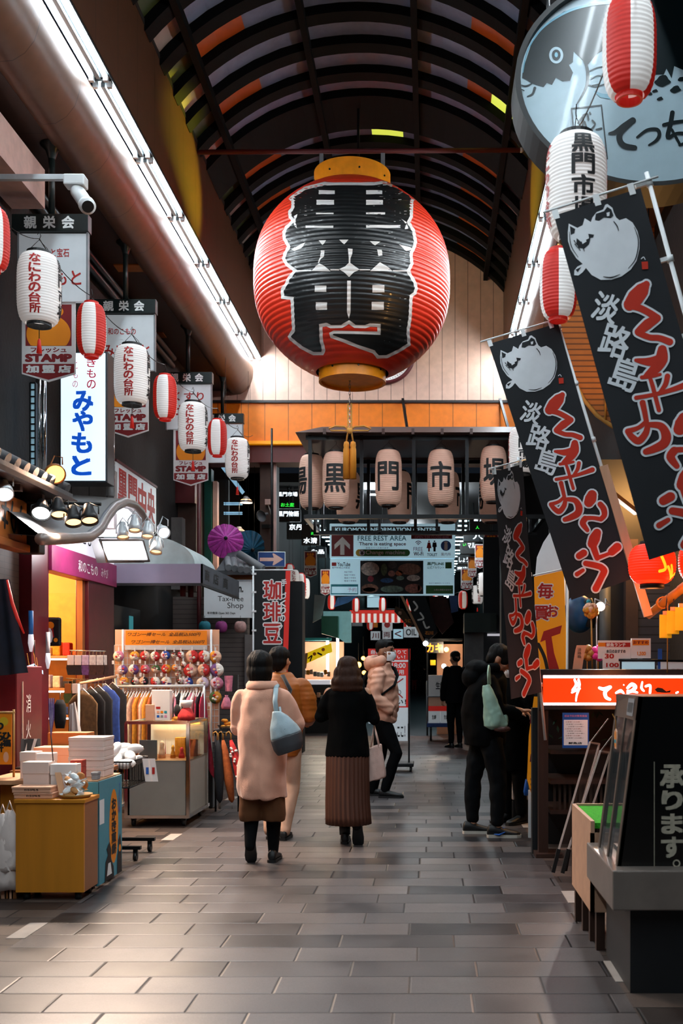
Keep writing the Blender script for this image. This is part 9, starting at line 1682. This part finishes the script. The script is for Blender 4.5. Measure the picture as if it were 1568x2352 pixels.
sheet([(985, 1370), (1025, 1370), (1042, 1430), (1015, 1456), (990, 1420)], 22.4, mat('flag_maroon', '3a1a18', 0.8, var=0.3), 'dark maroon street flag right of the black flag', pole=((970, 1372), (988, 1410))); sheet([(1031, 1368), (1050, 1368), (1052, 1404), (1036, 1408)], 23.4, 'arrow_blue', 'small blue street flag under the right end of the board')
sheet([(766, 1395), (775, 1372), (822, 1368), (800, 1384)], 24.5, mat('flag_blue', '144a80', 0.7, var=0.2), 'blue triangular street flag under the left end of the board'); sheet([(722, 1366), (748, 1368), (738, 1420), (718, 1430)], 23.3, 'grey_paint', 'grey hanging sheet left of the blue street flag')
sheet([(742, 1404), (806, 1404), (806, 1476), (792, 1476), (742, 1440)], 23.0, mat('panel_teal', '8cc4c8', 0.5, emit=0.2), 'pale teal shop panel left of the striped awning', 'teal_signboard', 'sign', d=0.08); sheet([(738, 1415), (776, 1415), (776, 1466), (738, 1455)], 22.7, mat('box_green', '10604c', 0.5, emit=0.05), 'dark green box sign in front of the pale teal panel', 'box_sign', 'sign', d=0.25)
for i, (px, py, w_, h_, c_, tx, lab) in enumerate(((857, 1382, 28, 26, 'board_blue', '', 'pale notice hanging behind the striped lanterns'), (889, 1435, 24, 26, 'sign_white', '丸', 'white sign with a red disc below the striped awning'), (820, 1430, 24, 16, 'grey_paint', '', 'grey notice left below the striped awning'), (858, 1432, 18, 18, 'orange_ink', '', 'orange notice below the striped awning'), (888, 1458, 20, 20, 'sign_white', '両', 'small white sign with maroon writing in mid street'), (914, 1456, 22, 22, 'board_blue', 'く', 'pale sign with a maroon arrow in mid street'), (944, 1452, 34, 24, 'sign_white', 'OIL', 'white sign with dark letters right in mid street'), (862, 1460, 22, 20, 'sign_white', '川', 'white sign with dark strokes left in mid street'), (910, 1425, 14, 12, 'sign_white', '魚', 'tiny white sign above the pale arrow sign'))):
    Yq = 29+0.4*i; sheet([(px-w_/2, py-h_/2), (px+w_/2, py-h_/2), (px+w_/2, py+h_/2), (px-w_/2, py+h_/2)], Yq, c_, lab, 'street_sign', 'sign', marks=((('d', px, py, 7, 'red_ink'),) if tx == '丸' else ((('t', tx, px, py, w_*0.7, h_*0.6, 'maroon_ink' if tx != 'OIL' else 'black_ink'),) if tx else ())), d=0.05)
# left food stall beyond the crossing
Y = 23.5; t = thing('fish_stall', 'brightly lit food stall with white counter at the far left', 'stall', (W(730, 0, Y).x, Y, 0)); a, b = W(694, 1560, Y), W(758, 1565, Y); MB().bx(a.x, b.x, Y, Y+1.0, a.z-0.12, a.z-0.02, 'dim_white').build('counter', t); MB().bx(a.x, b.x, Y+0.1, Y+0.9, 0, a.z-0.12, 'black_paint').build('base', t); MB().bx(a.x-0.3, b.x+0.2, Y+1.3, Y+1.4, 0, 2.1, 'salmon_box').build('back_wall', t); MB().bx(a.x-0.3, b.x, Y+0.2, Y+0.3, 2.1, 2.16, 'teal_ink').build('canopy_edge', t)
for px, c_ in ((752, 'lit_white'), (775, 'lit_white')): p = W(px, 1500, Y+0.5); MB().bx(p.x-0.03, p.x+0.03, Y+0.5, Y+0.54, p.z-0.5, p.z+0.35, c_).build('lamp_strip', t)
lamp('light', (a.x+0.4, Y+0.4, 1.9), 40, (1, 0.85, 0.65), t, 0.15)
for i in range(16): px = 696+(i % 8)*8; p = W(px, (1548, 1600)[i//8]+rnd.uniform(-4, 4), Y+0.05); MB().bx(p.x, p.x+0.07, Y-0.02, Y+0.10, p.z-0.04, p.z+0.07, ('plastic_wrap', cloths[4], cloths[10], 'grey_paint', cloths[14])[i % 5], 0.01).build('food_pack', label='small food pack on the far lit stall', cat='food pack', group='food packs on the far lit stall')
sheet([(703, 1500), (760, 1477), (763, 1497), (704, 1524)], 21.5, mat('arrow_yellow', 'f8d010', 0.5, emit=0.35), 'yellow lettered banner slanting above the far left stall', 'yellow_signboard', 'sign', marks=(('b', [(708,1512),(716,1506),(712,1518)], 3, 'black_ink'), ('b', [(730,1500),(738,1504)], 4, 'black_ink'), ('d', 722, 1502, 4, 'orange_ink'), ('d', 742, 1492, 4, 'orange_ink')), pole=((700, 1535), (704, 1500)))
for px, py in ((823, 1527), (834, 1512), (836, 1545)): p = W(px, py, 24); t = thing('paper_lamp', 'glowing orange lamp %s behind the woman in black' % ('lowest' if py == 1545 else ('highest' if py == 1512 else 'brightest')), 'lamp', p); MB().sph(p, 0.07 if py == 1527 else 0.05, 'amber_glow', 12).build('globe', t); MB().cyl(p+V3((0, 0, 0.06)), p+V3((0, 0, 0.5)), 0.005, 'black_metal', n=5).build('cord', t)
lamp('street_glow', W(826, 1520, 23.6), 18, (1, 0.6, 0.25), t, 0.1)
# notice stand in mid street
Y = 14.8; t = thing('notice_stand', 'red and white upright notice stand behind the man in pink', 'notice stand', (W(920, 0, Y).x, Y, 0)); k = Y/FPX; m = MB(); Mq = FR(0, Y, 0)
def nr(x0, x1, y0, y1, mt, z=0.001): p, q = W(x0, y0, Y), W(x1, y1, Y); m.poly([(p.x, p.z), (q.x, p.z), (q.x, q.z), (p.x, q.z)], mt, Mq, z=z)
def nt_(s_, x0, x1, y0, y1, mt): p, q = W(x0, y0, Y), W(x1, y1, Y); m.txt(s_, (p.x+q.x)/2, (p.z+q.z)/2, q.x-p.x, p.z-q.z, mt, Mq, 0.003, bold=0.02)
a, b = W(846, 1490, Y), W(941, 1662, Y); m.bx(a.x, b.x, Y, Y+0.03, b.z, a.z, 'sign_white'); nr(845, 942, 1490, 1516, 'paper_red'); nr(845, 937, 1520, 1552, 'paper_red'); nr(845, 850, 1552, 1624, 'paper_red'); nr(932, 937, 1552, 1624, 'paper_red'); nr(845, 937, 1622, 1625, 'paper_red')
nt_('自転車を降りて', 852, 933, 1493, 1502, 'white_ink'); nt_('ください！', 868, 930, 1505, 1513, 'white_ink'); nt_('8:00～18:00', 855, 931, 1523, 1534, 'white_ink'); nt_('歩行者専用', 862, 927, 1538, 1549, 'white_ink'); nt_('ください！', 860, 932, 1606, 1618, 'black_ink')
m.brush([(W(x, y, Y).x, W(x, y, Y).z) for x, y in ((880, 1590), (925, 1559))], 0.016, 'red_ink', Mq, 0.003); m.brush([(W(x, y, Y).x, W(x, y, Y).z) for x, y in ((885, 1565), (924, 1602))], 0.016, 'red_ink', Mq, 0.003); q = W(915, 1590, Y); m.lathe([(0.03, 0), (0.036, 0.001)], 'black_ink', M=TR((q.x, Y-0.003, q.z)) @ RX(PI/2), n=18); m.build('panel', t)
a, b = W(880, 1662, Y), W(936, 1702, Y); m = MB().bx(a.x, b.x, Y, Y+0.03, b.z, a.z, 'sign_white'); nt_('ここ！', 912, 930, 1668, 1692, 'black_ink'); m.build('lower_plate', t); MB().bx(W(937, 0, Y).x, W(941, 0, Y).x, Y-0.01, Y+0.02, 0.12, W(0, 1490, Y).z, 'black_metal').build('pole', t); MB().bx(W(888, 0, Y).x, W(950, 0, Y).x, Y-0.2, Y+0.25, 0.07, 0.12, 'black_metal', 0.01).build('base', t)
for px in (895, 943):
    for dy in (-0.15, 0.2): p = W(px, 0, Y); MB().cyl((p.x-0.015, Y+dy, 0.035), (p.x+0.015, Y+dy, 0.035), 0.035, 'black_paint', n=12).build('caster', t)
# right stall, orange sign, hand cart
Y = 22.8; t = thing('oyster_stall', 'warm lit food stall at the far right with an orange lit sign', 'stall', (W(1020, 0, Y).x, Y, 0)); a, b = W(1003, 1500, Y+0.5), W(1062, 1560, Y+0.5); MB().bx(a.x, b.x, Y+0.5, Y+0.6, 0, a.z+0.2, 'salmon_box').build('back_wall', t); m = MB(); q = W(998, 1488, Y)
m.bx(W(978, 0, Y).x, W(1018, 0, Y).x, Y, Y+0.05, W(0, 1500, Y).z, W(0, 1474, Y).z, 'black_paint'); m.txt('カキ', q.x, q.z, 34*Y/FPX, 20*Y/FPX, mat('lit_orange', 'ff8020', 0.4, emit=1.2, var=0), FR(0, Y, 0), 0.003, bold=0.02); m.build('lit_name_board', t)
for px, py, g in ((1025, 1492, 'amber_glow'), (977, 1478, 'cool_glow'), (1019, 1530, 'lit_white')): p = W(px, py, Y-0.1); MB().sph(p, 0.055, g, 10).build('bulb', t)
MB().bx(W(975, 0, Y).x, W(1062, 0, Y).x, Y-0.05, Y+0.5, W(0, 1472, Y).z, W(0, 1470, Y).z+0.03, 'black_metal').build('canopy', t); MB().bx(W(979, 0, Y).x, W(983, 0, Y).x, Y, Y+0.05, 0, W(0, 1472, Y).z, 'black_metal').build('post', t); MB().bx(W(988, 0, Y).x, W(1000, 0, Y).x, Y, Y+0.02, W(0, 1528, Y).z, W(0, 1516, Y).z, 'yellow_tag').build('price_tag', t); lamp('light', (W(1020, 0, Y).x, Y-0.2, 1.9), 22, (1, 0.75, 0.5), t, 0.1)
Y = 21.0; t = thing('hand_cart', 'white caged hand cart stacked with cartons right of the notice stand', 'cart', (W(1010, 0, Y).x, Y, 0)); x0, x1 = W(980, 0, Y).x, W(1042, 0, Y).x; zt = W(0, 1600, Y).z; MB().bx(x0, x1, Y, Y+0.8, 0.28, 0.36, 'arrow_blue', 0.01).build('platform', t); m = MB()
m.tube([(x0, Y, 0.36), (x0, Y, zt+0.30), (x0, Y+0.8, zt+0.30), (x0, Y+0.8, 0.36)], 0.015, 'grey_paint', 8); m.tube([(x0, Y, zt), (x1, Y, zt)], 0.012, 'grey_paint', 6); m.build('cage_handle', t)
for x in (x0+0.08, x1-0.08):
    for y in (Y+0.1, Y+0.7): MB().cyl((x-0.02, y, 0.13), (x+0.02, y, 0.13), 0.13, 'black_paint', n=14).build('wheel', t)
z = 0.361
for i, (h_, n_, c_, lab) in enumerate(((0.24, 2, 'sign_white', 'green and white labelled carton'), (0.10, 1, 'paper_red', 'flat red carton'), (0.20, 1, 'salmon_box', 'brown carton'), (0.42, 1, 'card_white', 'tall white printed carton'))):
    for j in range(n_): a_ = x0+0.03+(x1-x0-0.06)*j/n_; b_ = x0+0.03+(x1-x0-0.06)*(j+1)/n_-0.01; carton(a_, b_, Y+0.05, Y+0.7, z, z+h_, c_, lab+(' on the hand cart' if n_ == 1 else (' at left' if j == 0 else ' at right')+', lowest on the hand cart'), 'carton', False, '生鮮' if i in (0, 3) else None)
    z += h_+0.001
# dark shop fronts right beyond the gate
trim(MB().bx(W(1066, 0, 20).x, W(1140, 0, 20).x, 20, 20.6, W(0, 1452, 20).z, W(0, 1408, 20).z, mat('deep_green', '12241e', 0.5))); trim(MB().bx(W(1066, 0, 20.2).x, W(1110, 0, 20.2).x, 20.2, 20.3, 0, W(0, 1452, 20.2).z, 'concrete')); trim(MB().bx(W(1110, 0, 20.2).x, 2.6, 20.2, 20.4, 0, 4.0, 'far_dark')); trim(MB().bx(W(1120, 0, 20).x, W(1160, 0, 20).x, 20.1, 20.2, W(0, 1460, 20).z, W(0, 1455, 20).z, 'dim_white')); trim(MB().bx(W(1156, 0, 20).x, W(1161, 0, 20).x, 20.1, 20.2, 0.5, W(0, 1455, 20).z, 'dim_white'))
